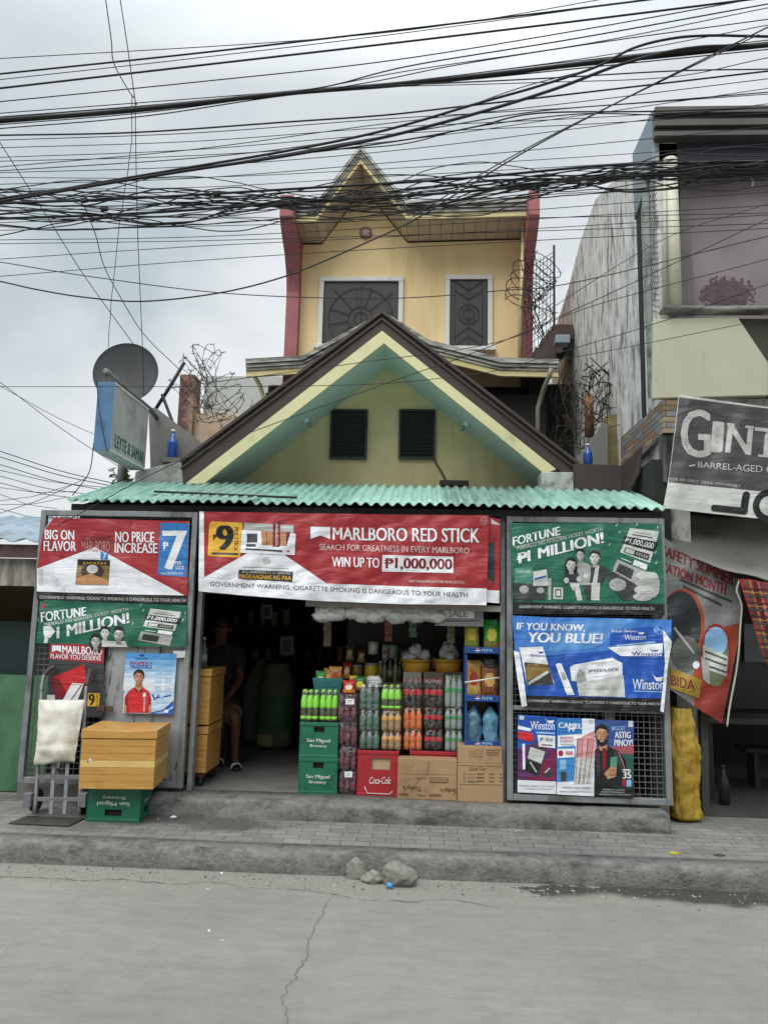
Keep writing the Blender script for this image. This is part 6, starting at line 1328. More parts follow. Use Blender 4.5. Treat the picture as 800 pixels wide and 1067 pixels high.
for k, (x0, y0, x1, y1, Y, c, c2, l) in enumerate(((357, 690, 366, 706, 7.12, '#8E2A24', '#D8C8A0', 'dark red packet on the counter above the red snack packet'), (398, 672, 404, 688, 7.34, '#B8B4A8', '#7A3A30', 'slim pale packet between the two tins behind the counter'), (360, 672, 369, 690, 7.4, '#4A5A38', '#B8A860', 'olive packet at the left end of the counter back'), (372, 676, 381, 692, 7.4, '#6A4A30', '#C0B080', 'brown packet behind the jars on the counter'), (416, 676, 424, 690, 7.4, '#7A8A90', '#C8C8C0', 'blue-grey packet behind the larger yellow tub'), (448, 680, 455, 700, 7.3, '#5A3A2A', '#C89A50', 'tall brown packet between the two yellow tubs'))):
    pouch(l, x0, y0, x1, y1, Y, c, c2, base=zc2 if y1 > 700 else None, group='packets on the counter')
for k, (x, y0, n, c, l) in enumerate(((341, 650, 5, '#6A5A3A', 'strip of dim sachets hanging above the teal basket'), (405, 650, 4, '#7A3A32', 'strip of dark red sachets hanging above the dark bottles'), (430, 651, 3, '#4E6A50', 'strip of green sachets hanging above the larger yellow tub'), (470, 652, 4, '#80745A', 'strip of tan sachets hanging left of the blue rack'))):
    mb = MB(); rr = random.Random(k)
    for q in range(n):
        p = at(x+rr.uniform(-.6, .6), y0+q*5.2, 7.0); mb.prism([p+Vector((-.034, rr.uniform(-.01, .01), -.022)), p+Vector((.034, rr.uniform(-.01, .01), -.022)), p+Vector((.034, 0, .02)), p+Vector((-.034, 0, .02))], (0, .008, 0)); 
    p = at(x, y0, 7.0); mb.tube([p+Vector((0, .004, 0)), Vector((p.x, 7.0, 2.48))], .003, 4)
    tag(mb.build('sachet_strip', M('sachet '+c, c, .3, 0, .35, 40)), l, 'sachets', 'sachet strips hung over the counter')
m_tub = M('yellow tub plastic', '#C08E2C', .4, 0, .12); m_bagw = M('thin white plastic', '#B9BAB8', .35, 0, .2, 14, bump=.8, bscale=45)
for k, (x0, x1, l, l2) in enumerate(((417, 449.5, 'yellow tub of white bags behind the cola on the counter, the larger one', 'crumpled white bags heaped in the larger yellow tub'), (452, 482, 'smaller yellow tub of white bags next to the blue rack', 'pointed heap of white bags in the smaller yellow tub'))):
    a, b, zl, zt_ = px_rect(x0, 688, x1, 700, 7.05); r = (b-a)/2; o = ((a+b)/2, 7.05+r*.8, zl-.03); t = thing('tub', l, 'tub', o)
    MB().lathe([(r*.84, 0), (r*.93, (zt_-zl)*.75), (r*.96, (zt_-zl)+.03), (r*.9, (zt_-zl)+.02), (r*.8, .03)], 22, o, sy=.8).build('tub_body', m_tub, t); MB().lathe([(r*.97, zt_-zl+.012), (r*1.02, zt_-zl+.02), (r*1.02, zt_-zl+.034), (r*.95, zt_-zl+.036)], 22, o, sy=.8).build('tub_rim', m_tub, t)
    mb = MB(); rr = random.Random(k+2); hp = .13 if k else .10
    for q in range(9):
        u = rr.uniform(-.62, .62); z_ = o[2]+(zt_-zl)+.035+hp*(1-abs(u))*rr.uniform(.2, 1.0); mb.blob((o[0]+u*r, o[1]+rr.uniform(-.5, .2)*r, z_), (r*.34, r*.3, .048), rr.random()*90, .55, 2.6, 16)
    tag(mb.build('plastic_bags', m_bagw), l2, 'plastic bags', kind='stuff')
for k, (x0, x1, l) in enumerate(((420, 439, 'white carton under the larger yellow tub'), (441, 462, 'grey-brown carton under the space between the yellow tubs'), (463, 482, 'dim carton under the smaller yellow tub'))):
    a, b, zl, zt_ = px_rect(x0, 701, x1, 713, 7.02); o = MB().box(a, b, 7.02, 7.32, zc2+.001, zt_+.005).build('carton', M(['pale carton', 'dun carton', 'dim carton'][k], ['#9A9488', '#786A58', '#5A5246'][k], .8, var=.15), None, .003); tag(o, l, 'carton', 'cartons on the counter under the tubs')

# ---- bags rolled under the lintel, SALE board
for k, (x0, x1, y1, l) in enumerate(((329, 360, 651, 'drooping white plastic bag roll under the lintel, nearest the open floor'), (361, 394, 646, 'flat wide white plastic bag roll under the lintel'), (393, 421, 650, 'ragged white plastic bag under the middle of the lintel'), (418, 455, 652, 'pointed white plastic bags hanging beside the sale board'))):
    a, b, zl, zt_ = px_rect(x0, 632, x1, y1, 6.6); t = thing('plastic_bag', l, 'plastic bag', ((a+b)/2, 6.6, zt_), 'white plastic bags hung under the lintel'); mb = MB(); nx = 16; vs = []
    for j in range(7):
        v = j/6
        for i in range(nx+1):
            u = i/nx; drop = (zt_-zl)*(.62+.5*mnoise.noise(Vector((u*3.1, k*5.3, 0)))+.35*mnoise.noise(Vector((u*9, k*2.7, 3)))); y = 6.6-.05*sin(v*pi*.9)+.02*mnoise.noise(Vector((u*6, v*3, k*4))); vs.append((a+(b-a)*u, y, zt_+.01-v*drop))
    mb.add(vs, [(j*(nx+1)+i, j*(nx+1)+i+1, (j+1)*(nx+1)+i+1, (j+1)*(nx+1)+i) for j in range(6) for i in range(nx)], 0, True); o = mb.build('bag_sheet', m_bagw, t); q = o.modifiers.new('t', 'SOLIDIFY'); q.thickness = .02; q.offset = 0
    mb = MB(); rb2 = random.Random(k+40); u = a+.03
    while u < b-.03: wq = rb2.uniform(.06, .11); mb.blob((u+wq*.3, 6.585, zt_-.03-rb2.uniform(.02, .06)), (wq, .055, rb2.uniform(.045, .07)), rb2.random()*70, .35, 2.2, 18); u += wq*1.1
    mb.build('bag_roll', m_bagw, t)
A = Art(flat(6.58), None).view(310, 615, 3.636).base([(520, 70), (703, 76), (703, 138), (520, 134)], M('grey sign card', '#77787A', .7)); A.poly([(548, 68), (668, 70), (668, 106), (548, 104)], K_pale, 1); A.text('SALE', 572, 76, 642, 101, K_dgrey, 2, 0, .0); A.text('SALE', 590, 68, 640, 72, K_grey, 1, 0, 0); A.rect(530, 114, 690, 118, K_dgrey, 1)
tag(A.build('sale_sign'), 'grey hand-lettered SALE card hanging above the blue rack', 'sign')

# ---- wooden boxes
def wood_mat():
    m, N, K, b = node_mat('varnished boards'); g = N.new('ShaderNodeTexCoord'); mp_ = N.new('ShaderNodeMapping'); mp_.inputs['Scale'].default_value = (2, 2, 22); K(g.outputs['Object'], mp_.inputs['Vector'])
    n = N.new('ShaderNodeTexNoise'); n.inputs['Scale'].default_value = 3; n.inputs['Detail'].default_value = 7; n.inputs['Distortion'].default_value = .6; K(mp_.outputs[0], n.inputs['Vector']); r = N.new('ShaderNodeValToRGB'); e = r.color_ramp.elements; e[0].position = .3; e[0].color = lin('#B2853F'); e[1].position = .7; e[1].color = lin('#C79852'); K(n.outputs['Fac'], r.inputs['Fac'])
    n2 = N.new('ShaderNodeTexNoise'); n2.inputs['Scale'].default_value = 2.2; n2.inputs['Detail'].default_value = 8; K(g.outputs['Object'], n2.inputs['Vector']); mr = N.new('ShaderNodeMapRange'); mr.inputs['From Min'].default_value = .55; mr.inputs['From Max'].default_value = .72; mr.inputs['To Max'].default_value = .5; K(n2.outputs['Fac'], mr.inputs['Value'])
    mx_ = N.new('ShaderNodeMixRGB'); K(mr.outputs[0], mx_.inputs['Fac']); K(r.outputs[0], mx_.inputs['Color1']); mx_.inputs['Color2'].default_value = lin('#7E5A2E'); K(mx_.outputs[0], b.inputs['Base Color']); b.inputs['Roughness'].default_value = .42
    bp = N.new('ShaderNodeBump'); bp.inputs['Strength'].default_value = .25; bp.inputs['Distance'].default_value = .004; K(n.outputs['Fac'], bp.inputs['Height']); K(bp.outputs[0], b.inputs['Normal']); return m
m_wood = wood_mat(); m_wood2 = M('pale board', '#D8B470', .45, 0, .1, 8); m_gap = M('board gap', '#7A5428', .9, var=0)
def wood_box(label, w, d, h, n, loc, rz, group=None, pale=None):
    t = thing('wooden_box', label, 'box', loc, group, rz); loc = Vector(loc); rr = random.Random(int(w*1000)+n); mb = MB(); bh = (h-.07)/n
    rot = Matrix.Rotation(rz, 3, 'Z'); X = lambda x, y, z: tuple(loc + rot @ Vector((x, y, z)))
    def bx(x0, x1, y0, y1, z0, z1, mi):
        m2 = MB().box(x0, x1, y0, y1, z0, z1, mi); mb.add([X(*v) for v in m2.v], m2.f, mi)
    bx(-w/2+.014, w/2-.014, .014, d-.014, .004, h-.075, 1)
    for k in range(n):
        z0, z1 = k*bh, (k+1)*bh-.002; j = rr.uniform(-.001, .001); mi = 2 if k == pale else 0
        bx(-w/2, w/2, j, .0145+j, z0, z1, mi); bx(-w/2, w/2, d-.0145, d, z0, z1, mi); bx(w/2-.015+j, w/2-.0005+j, .0147+j, d-.0147, z0, z1, mi); bx(-w/2+.0005, -w/2+.015, .0147+j, d-.0147, z0, z1, mi)
    o = mb.build('box_body', [m_wood, m_gap, m_wood2], t, .0012)
    mb = MB(); rows = 6
    bx_ = lambda *a: bx(*a)
    mb2 = mb; 
    vs = []; nx, ny = 10, 5
    for s, zz0 in ((0, h-.066), (1, h)):
        for j in range(ny+1):
            for i in range(nx+1):
                u, v = i/nx, j/ny; sag = -.010*sin(pi*u)*(s)*(1-v*.3)+.006*mnoise.noise(Vector((u*4, v*3, w*9)))*s
                vs.append(X(-w/2-.008+(w+.016)*u, -.008+(d+.016)*v, zz0+sag))
    N1 = (nx+1)*(ny+1); fs = []
    for j in range(ny):
        for i in range(nx): q = j*(nx+1)+i; fs += [(q, q+nx+1, q+nx+2, q+1), (N1+q, N1+q+1, N1+q+nx+2, N1+q+nx+1)]
    for i in range(nx): fs += [(i, i+1, N1+i+1, N1+i), (ny*(nx+1)+i+1, ny*(nx+1)+i, N1+ny*(nx+1)+i, N1+ny*(nx+1)+i+1)]
    for j in range(ny): fs += [((j+1)*(nx+1), j*(nx+1), N1+j*(nx+1), N1+(j+1)*(nx+1)), (j*(nx+1)+nx, (j+1)*(nx+1)+nx, N1+(j+1)*(nx+1)+nx, N1+j*(nx+1)+nx)]
    mb.add(vs, fs, 0); mb.build('lid', m_wood, t, .004)
    return t
q = at(123, 818, 5.93); w = at(160.5, 790, 5.9).x-at(85, 790, 5.9).x; hB = at(120, 763, 5.9).z-(c3.location.z+h3+.004)
wb = wood_box('yellow wooden box with a sagging lid on the upturned green crate', w*.985, .50, hB+.02, 7, (at(122.5, 800, 5.9).x, 5.9, c3.location.z+h3+.005), radians(7), 'yellow wooden boxes', 3)
A = Art(flat(5.875), None).view(20, 660, 4).base([(272, 524), (301, 521), (300, 541), (274, 545)], K_white); A.rect(278, 528, 297, 540, K_grey, 1); A.rect(280, 530, 288, 538, K_dgrey, 2); A.build('paper_sticker', wb)
xr = at(216.5, 750, 6.7).x; wI = .62; z_lo = at(216, 806, 6.7).z; z_mid = at(216, 757, 6.7).z; z_hi = at(216, 697, 6.7).z
bl = wood_box('lower yellow wooden box of two stacked on a trolley just inside the doorway', wI, .46, z_mid-z_lo, 7, (xr-wI/2, 6.72, z_lo), 0, 'yellow wooden boxes')
bu = wood_box('upper yellow wooden box just inside the doorway, under the water bottle', wI, .46, z_hi-z_mid-.012, 8, (xr-wI/2+.004, 6.72, z_mid+.012), 0, 'yellow wooden boxes')
tr = thing('trolley', 'low rusty trolley on castors under the two stacked wooden boxes', 'trolley', (xr-wI/2, 6.72, FLOOR)); m_rust = M('rusty steel', '#6E4632', .8, .3, .3, 20)
mb = MB(); 
for y in (6.74, 7.14): mb.box(xr-wI+.02, xr-.015, y, y+.03, z_lo-.034, z_lo-.003)
for x in (xr-wI+.03, xr-.05): mb.box(x, x+.03, 6.772, 7.138, z_lo-.033, z_lo-.004)
mb.build('trolley_frame', m_rust, tr)
for x in (xr-.045, xr-wI+.05):
    for y in (6.755, 7.14):
        zz0 = z_lo-.034; rw = max(.015, (zz0-FLOOR)*.40); mb = MB(); 
        mb.lathe([(rw*.3, -.011), (rw, -.011), (rw, .011), (rw*.3, .011)], 14); mb.v = [(v[2]+x, v[1]+y, v[0]+FLOOR+rw+.001) for v in mb.v]; wl_ = mb.build('castor', m_black, tr)
        MB().box(x-.016, x+.016, y-.01, y+.01, FLOOR+rw*2.1, zz0).build('castor_fork', m_rust, wl_)
bottle('water_bottle', 'small clear water bottle standing on the upper wooden box', 208, 664, 215.5, 692, 6.85, M('clear water bottle', (.45, .50, .52), .06, var=0, trans=.85), M('cap blue-white', '#AEB8C0', .4, var=0), z_hi+.001, None, M('clear label', '#8C97A0', .3))

# ---- hand truck and white sack
ht = thing('hand_truck', 'grey steel hand truck with curved handles leaning on the left gate', 'hand truck', at(62, 850, 6.08)); m_ht = M('worn grey steel tube', '#84868A', .5, .4, .2, 12, dirt='#4F4038', dscale=6, dthr=.6)
V2 = lambda x, y, Y: at(20+x/4, 660+y/4, Y)
for pts in ([(152, 138, 6.42), (128, 150, 6.41), (108, 172, 6.39), (97, 210, 6.36), (92, 290, 6.30), (80, 540, 6.16), (66, 752, 6.06)], [(300, 150, 6.42), (292, 176, 6.40), (282, 220, 6.36), (276, 290, 6.30), (262, 540, 6.16), (250, 754, 6.06)]):
    mb = MB(); mb.tube(crom([V2(*p) for p in pts], 5), .016, 8); u = mb.build('upright', m_ht, ht)
    g = MB(); g.tube(crom([V2(*p)+Vector((0, -.001, .001)) for p in pts[:3]], 4), .020, 8); g.build('grip', M('dark grip', '#4A3B3A', .6), u)
for (x0, x1) in ((148, 134), (204, 190)): mb = MB(); mb.beam(V2(x0, 540, 6.16), V2(x1, 753, 6.06), .028, .012, 0, (0, 1, 0)); mb.build('slat_bar', m_ht, ht)
for y, Y, a, b in ((598, 6.13, 78, 262), (690, 6.09, 44, 274), (420, 6.22, 86, 268)): mb = MB(); mb.beam(V2(a, y, Y), V2(b, y+2, Y), .02, .03); mb.build('cross_bar', m_ht, ht, .002)
for x in (44, 272):
    p = V2(x, 690, 6.09); MB().box(p.x-.03, p.x+.03, 6.05, 6.11, p.z-.055, p.z+.05).build('axle_bracket', m_ht, ht, .004)
for x in (62, 262):
    p = V2(x, 690, 6.2); mb = MB(); mb.lathe([(.02, -.02), (.085, -.02), (.095, 0), (.085, .02), (.02, .02)], 18); zw = .132+.095; mb.v = [(v[2]+p.x, v[1]+6.24, v[0]+zw) for v in mb.v]; mb.build('wheel', m_black, ht)
a = atz(24, 852, .136); b = atz(88, 852, .136); MB().prism([(a.x-.01, 5.86, .137), (b.x, 5.84, .137), (b.x+.02, 6.08, .137), (a.x+.02, 6.08, .137)], (0, 0, .006)).build('toe_plate', M('dark toe plate', '#57534E', .5, .5, .2, 9), ht)
mb = MB(); nx, nz_ = 16, 22; vs = []
for s in (0, 1):
    for j in range(nz_+1):
        v = j/nz_
        for i in range(nx+1):
            u = i/nx; xl, xr_ = 88-22*v+6*sin(v*3), 278-42*v; yy = 276+262*v+8*sin(u*5+1)*v
            p = V2(xl+(xr_-xl)*u, yy, 6.23-.09*v); bul = .075*(min(1, u*4, (1-u)*4)**.7)*(min(1, v*5+.25, (1-v)*4+.1)**.7)
            n_ = .022*mnoise.noise(Vector((u*3, v*4, 2)))+.012*mnoise.noise(Vector((u*8, v*9, 7)))-.012*math.exp(-((v-.68-.04*u)/.03)**2)
            vs.append(p+Vector((0, -(bul+n_)*(1 if s == 0 else -.45)-.02, 0)))
N1 = (nx+1)*(nz_+1); fs = []
for j in range(nz_):
    for i in range(nx): q = j*(nx+1)+i; fs += [(q, q+1, q+nx+2, q+nx+1), (N1+q, N1+q+nx+1, N1+q+nx+2, N1+q+1)]
rim = [i for i in range(nx+1)] + [j*(nx+1)+nx for j in range(1, nz_+1)] + [nz_*(nx+1)+i for i in range(nx-1, -1, -1)] + [j*(nx+1) for j in range(nz_-1, 0, -1)]
for p, q in zip(rim, rim[1:]+rim[:1]): fs.append((p, N1+p, N1+q, q))
mb.add(vs, fs, 0, True); tag(mb.build('white_sack', M('white woven sack', '#DAD8CC', .8, 0, .08, 8, bump=.5, bscale=90, dirt='#A7A190', dscale=4, dthr=.62)), 'empty creased white woven sack draped over the hand truck', 'sack')

# ---- seated person in the gloom
Yp = 7.45
st = thing('plastic_stool', 'dark stool under the person seated inside the doorway', 'stool', (-2.05, 7.9, FLOOR)); MB().box(-2.22, -1.88, 7.72, 8.06, .68, .72).build('seat', M('dim stool', (.03, .03, .05), .5), st, .01)
for x in (-2.19, -1.91):
    for y in (7.75, 8.03): MB().beam((x, y, .69), (x*1.0, y, FLOOR), .03, .03).build('leg', M('dim stool', (.03, .03, .05)), st)
PX = -.27
pe = thing('person', 'person in brown shorts and white slide sandals seated in the shadow behind the wooden boxes', 'person', (-2.05, 7.9, FLOOR))
J = dict(pel=(-1.77, 7.88, .84), sp=(-1.77, 7.9, 1.05), ch=(-1.77, 7.87, 1.27), nk=(-1.77, 7.84, 1.43), hd=(-1.76, 7.80, 1.52), hm=(-1.76, 7.79, 1.60), tp=(-1.76, 7.80, 1.68),
 hl=(-1.67, 7.84, .82), kl=(-1.645, 7.38, .80), al=(-1.70, 7.86, .36), tl=(-1.70, 7.73, .315), hr=(-1.87, 7.84, .82), kr=(-1.50, 7.50, .78), ar=(-1.52, 7.62, .37), tr=(-1.47, 7.50, .315),
 sl=(-1.60, 7.88, 1.36), el=(-1.53, 7.76, 1.10), wl=(-1.60, 7.52, .93), pl=(-1.605, 7.45, .905), sr=(-1.94, 7.88, 1.36), er=(-2.0, 7.75, 1.10), wr=(-1.86, 7.52, .93), pr=(-1.845, 7.44, .90))
R_ = dict(pel=.14, sp=.125, ch=.145, nk=.055, hd=.075, hm=.088, tp=.05, hl=.088, kl=.062, al=.037, tl=.03, hr=.088, kr=.062, ar=.037, tr=.03, sl=.06, el=.042, wl=.028, pl=.032, sr=.06, er=.042, wr=.028, pr=.032)
J = {k: (v[0]+PX, v[1], v[2]) for k, v in J.items()}
ED = [('pel', 'sp'), ('sp', 'ch'), ('ch', 'nk'), ('nk', 'hd'), ('hd', 'hm'), ('hm', 'tp'), ('pel', 'hl'), ('hl', 'kl'), ('kl', 'al'), ('al', 'tl'), ('pel', 'hr'), ('hr', 'kr'), ('kr', 'ar'), ('ar', 'tr'), ('ch', 'sl'), ('sl', 'el'), ('el', 'wl'), ('wl', 'pl'), ('ch', 'sr'), ('sr', 'er'), ('er', 'wr'), ('wr', 'pr')]
for s, w_ in (('l', -1), ('r', 1)):
    pz = Vector(J['p'+s])
    for k in range(4):
        a_ = pz+Vector(((k-1.5)*.02, -.045, -.004)); b_ = a_+Vector((0, -.03-.006*(k in (1, 2)), -.014)); c_ = b_+Vector((0, -.016, -.026)); nm = 'f%s%d' % (s, k)
        for q, v in zip('abc', (a_, b_, c_)): J[nm+q] = tuple(v); R_[nm+q] = .0095 if q != 'c' else .0075
        ED += [('p'+s, nm+'a'), (nm+'a', nm+'b'), (nm+'b', nm+'c')]
    a_ = pz+Vector((w_*.035, -.01, -.004)); b_ = a_+Vector((w_*.012, -.035, -.012)); J['t%sa' % s] = tuple(a_); J['t%sb' % s] = tuple(b_); R_['t%sa' % s] = .011; R_['t%sb' % s] = .0085; ED += [('p'+s, 't%sa' % s), ('t%sa' % s, 't%sb' % s)]
ky = list(J); me = bpy.data.meshes.new('body'); me.from_pydata([J[k] for k in ky], [(ky.index(a), ky.index(b)) for a, b in ED], []); bo = bpy.data.objects.new('body', me); COL.objects.link(bo); bo.parent = pe; bo.matrix_parent_inverse = Matrix.Translation(pe.location).inverted()
sk = bo.modifiers.new('skin', 'SKIN')
for i, k in enumerate(ky): me.skin_vertices[0].data[i].radius = (R_[k], R_[k]); me.skin_vertices[0].data[i].use_root = (k == 'pel')
ss = bo.modifiers.new('sub', 'SUBSURF'); ss.levels = 1; ss.render_levels = 2
m_sk = M('brown skin', '#5E3E2C', .6, 0, .08); me.materials.append(m_sk)
mb = MB(); 
for s in (-1, 1): mb.tube([Vector((-1.77+PX+s*.075, 7.90, .84)), Vector(J['hl' if s > 0 else 'hr'])+Vector((0, -.06, 0)), Vector(J['hl' if s > 0 else 'hr']).lerp(Vector(J['kl' if s > 0 else 'kr']), .6), Vector(J['hl' if s > 0 else 'hr']).lerp(Vector(J['kl' if s > 0 else 'kr']), .93)], [.14, .122, .105, .10], 14)
mb.build('shorts', M('brown shorts', '#54392C', .85, 0, .15), pe)
mb = MB(); mb.lathe([(.165, .80), (.158, .95), (.165, 1.15), (.178, 1.28), (.15, 1.38), (.07, 1.44)], 18, (-1.77+PX, 7.88, 0), sy=.85)
for s in (-1, 1): mb.tube([Vector(J['sl' if s > 0 else 'sr'])+Vector((-s*.06, 0, .0)), Vector(J['sl' if s > 0 else 'sr']), Vector(J['sl' if s > 0 else 'sr']).lerp(Vector(J['el' if s > 0 else 'er']), .6)], [.08, .078, .066], 12)
mb.build('shirt', M('dark shirt', (.018, .018, .024), .9, 0, .15), pe)
mb = MB(); mb.blob((-1.76+PX, 7.815, 1.635), (.098, .105, .085), 4, .06, 3, 18, flat=-.02); mb.build('hair', M('black hair', (.012, .011, .01), .6), pe)
mb = MB(); mb.blob((-1.745+PX, 7.705, 1.585), (.014, .018, .022), 1, .05); mb.build('nose', m_sk, pe)
for s_ in (-1, 1):
    mb = MB(); mb.blob((-1.76+PX+s_*.032, 7.716, 1.605), (.016, .010, .007), 2, .0); mb.build('eye', M('eye dark', (.02, .016, .014), .3, var=0), pe)
    mb = MB(); mb.blob((-1.76+PX+s_*.092, 7.80, 1.585), (.014, .026, .034), 3, .05); mb.build('ear', m_sk, pe)
mb = MB(); mb.blob((-1.755+PX, 7.722, 1.545), (.026, .010, .008), 2, .0); mb.build('lips', M('lips', '#5A2E28', .5, var=0), pe)
for k, (a_, t_) in enumerate((('al', 'tl'), ('ar', 'tr'))):
    A_, T_ = Vector(J[a_]), Vector(J[t_]); d = (T_-A_); d.z = 0; d.normalize(); c = A_.lerp(T_, .45); c.z = FLOOR; n_ = Vector((-d.y, d.x, 0)); mb = MB(); vs = []
    for z, s_ in ((.002, .95), (.012, 1), (.028, 1)):
        for q in range(20): an = 2*pi*q/20; vs.append(c+d*(.135*cos(an)*s_)+n_*(.048*sin(an)*s_*(1.15 if cos(an) > 0 else .9))+Vector((0, 0, z)))
    mb.add(vs, [(i*20+q, i*20+(q+1) % 20, (i+1)*20+(q+1) % 20, (i+1)*20+q) for i in range(2) for q in range(20)]+[tuple(range(20))[::-1], tuple(range(40, 60))], 0, True); so_ = mb.build('sandal', m_black, pe)
    mb = MB(); c2_ = T_.copy()-d*.02; mb.tube([c2_+n_*.055*cos(pi*q/8)+Vector((0, 0, .052*sin(pi*q/8)-.03))+d*.0 for q in range(9)], .012, 6)
    vs = []
    for e_ in (-.04, .035):
        for q in range(9): vs.append(c2_+d*e_+n_*.053*cos(pi*q/8)+Vector((0, 0, .055*sin(pi*q/8)-.032)))
    mb = MB().add(vs, [(q, q+1, 9+q+1, 9+q) for q in range(8)], 0, True); o = mb.build('sandal_strap', M('white strap', '#E2E2E2', .5), so_); sm_ = o.modifiers.new('t', 'SOLIDIFY'); sm_.thickness = .006

# ---- sacks, shelves and pictures in the dark shop
def printed(mb, a, b, zl, zt, n, rows):
    for k, f in enumerate(mb.f[:n*rows]):
        j = k//n; i = k % n
        if (5 <= j <= 13 and n*.55 <= i <= n*.95): mb.mi[k] = 1
        if 1 <= j <= 3 and n*.6 <= i <= n*.72: mb.mi[k] = 2
m_sck = M('olive woven sack', '#5E6A4A', .7, 0, .25, 10, bump=.4, bscale=60)
sackbag('rice_sack', 'tall olive printed sack standing in the dark behind the seated person', 'sack', 266, 692, 304, 782, 8.7, [m_sck, M('green sack print', '#3F6A3A', .6, 0, .3, 8), M('pale sack print', '#A8A878', .6)], .2, FLOOR, 4, .1, False, None, mtl=printed)
sackbag('rice_sack', 'pale sack slumped behind the olive printed sack', 'sack', 250, 688, 284, 776, 9.2, M('pale woven sack', '#7A8078', .7, 0, .2, 10), .2, FLOOR, 9, .14, True)
sh = thing('shelf_unit', 'dark grocery shelves along the back wall of the shop', 'shelves', (-.6, 10.2, FLOOR)); m_shf = M('dark shelf timber', (.045, .04, .035), .7, var=.3)
for z in (.7, 1.15, 1.6, 2.05): MB().box(-2.6, 1.7, 10.2, 10.55, z, z+.03).build('shelf_board', m_shf, sh)
for x in (-2.62, -1.2, .25, 1.7): MB().box(x-.02, x+.02, 10.2, 10.55, FLOOR, 2.4).build('upright', m_shf, sh)
rr = random.Random(22); cols = ['#7A7A6A', '#8A3A30', '#3A5A7A', '#B0A070', '#4A7A4A', '#A8A8A0', '#A87A3A']; protos = []
for c in cols:
    t = thing('grocery_tin', 'dim tin among the groceries on the dark back shelves', 'tin', (0, 0, 0), 'tins on the dark back shelves'); MB().lathe([(.05, 0), (.052, .004), (.052, .15), (.048, .155)], 12).build('can_body', M('shelf tin '+c, c, .4), t); protos.append([t, False])
for z in (.73, 1.18, 1.63, 2.08):
    x = -2.5
    while x < 1.6:
        if rr.random() < .62 and abs(x+1.2) > .07 and abs(x-.25) > .07:
            pr_ = rr.choice(protos); o = pr_[0] if not pr_[1] else copy_tree(pr_[0]); pr_[1] = True
            s_ = rr.uniform(.8, 1.5); o.location = (x, 10.30+rr.uniform(0, .1), z); o.scale = (1, 1, s_)
        x += rr.uniform(.12, .2)
for p in protos:
    if not p[1]:
        for c in kids(p[0]): bpy.data.objects.remove(c)
        bpy.data.objects.remove(p[0])
def wallpic(label, x0, y0, x1, y1, Y, c, c2):
    A = Art(flat(Y), None).base([(x0, y0), (x1, y0), (x1, y1), (x0, y1)], M('pic '+c, c, .6)); A.rect(x0+(x1-x0)*.2, y0+(y1-y0)*.2, x1-(x1-x0)*.2, y1-(y1-y0)*.2, M('pic '+c2, c2, .6), 1); tag(A.build('notice'), label, 'notice')
wallpic('pale notice dimly visible above the olive sack', 292, 663, 306, 683, 9.3, '#9A9A94', '#6A6E74'); wallpic('dark notice on the shelf partition left of the tins', 366, 662, 382, 688, 7.55, '#5E5640', '#3A4434')
wallpic('small white window-like card high in the dark shop', 272, 630, 284, 645, 9.2, '#8E9698', '#4E5658')
mb = MB(); mb.box(-.72, .64, 7.5, 7.54, FLOOR, 2.45); tag(mb.build('partition', M('dark partition', (.03, .028, .026), .8, var=.3)), 'dark wooden partition behind the counter', 'partition')

# ---- right-hand bay: sack, table, jug
m_ysk = M('mustard woven sack', '#A5872C', .6, 0, .35, 5, bump=.6, bscale=50)
def yprint(mb, a, b, zl, zt, n, rows): 
    for k, f in enumerate(mb.f[:n*rows]):
        j, i = k//n, k % n
        if j in (17, 19, 20) and n*.66 <= i <= n*.74 and (i+j) % 3: mb.mi[k] = 1
        if 4 <= j <= 12 and i == int(n*.62) and j % 2: mb.mi[k] = 1
sackbag('yellow_sack', 'tall mustard-yellow sack propped beside the right gate', 'sack', 700, 739, 731, 846, 6.62, [m_ysk, M('dark sack print', '#3A2E14', .7)], .12, .135, 21, .34, False, None, 60, 64, .85)
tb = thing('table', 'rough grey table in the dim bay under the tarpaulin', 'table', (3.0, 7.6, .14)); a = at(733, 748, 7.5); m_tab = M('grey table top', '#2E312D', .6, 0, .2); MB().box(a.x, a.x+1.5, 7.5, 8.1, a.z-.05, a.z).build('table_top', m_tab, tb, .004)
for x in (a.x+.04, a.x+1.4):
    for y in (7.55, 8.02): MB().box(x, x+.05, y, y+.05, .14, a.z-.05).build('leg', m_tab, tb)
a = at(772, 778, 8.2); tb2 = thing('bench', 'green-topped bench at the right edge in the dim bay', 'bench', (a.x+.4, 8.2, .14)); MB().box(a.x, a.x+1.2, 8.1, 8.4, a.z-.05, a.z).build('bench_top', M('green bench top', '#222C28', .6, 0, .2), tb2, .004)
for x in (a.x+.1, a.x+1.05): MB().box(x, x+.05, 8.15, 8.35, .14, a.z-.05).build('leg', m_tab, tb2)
bottle('dark_jug', 'dark jug standing on the floor under the grey table', 750, 798, 761, 834, 7.3, M('dark blue jug', (.008, .01, .018), .5), m_black, .141)
mb = MB(); a = at(730, 742, 6.95); mb.beam((a.x, 6.95, .14), (a.x+.02, 6.95, a.z+.3), .06, .06); tag(mb.build('post', M('grey timber post', '#44443F', .8, 0, .2)), 'grey timber post beside the mustard sack', 'post')
a = at(744, 668, 8.5); b = at(800, 740, 8.5); tag(MB().box(a.x, a.x+1.4, 8.5, 8.9, b.z, a.z).build('cabinet', M('black cabinet', (.02, .02, .025), .4), None, .01), 'black cabinet deep in the dim bay', 'cabinet')
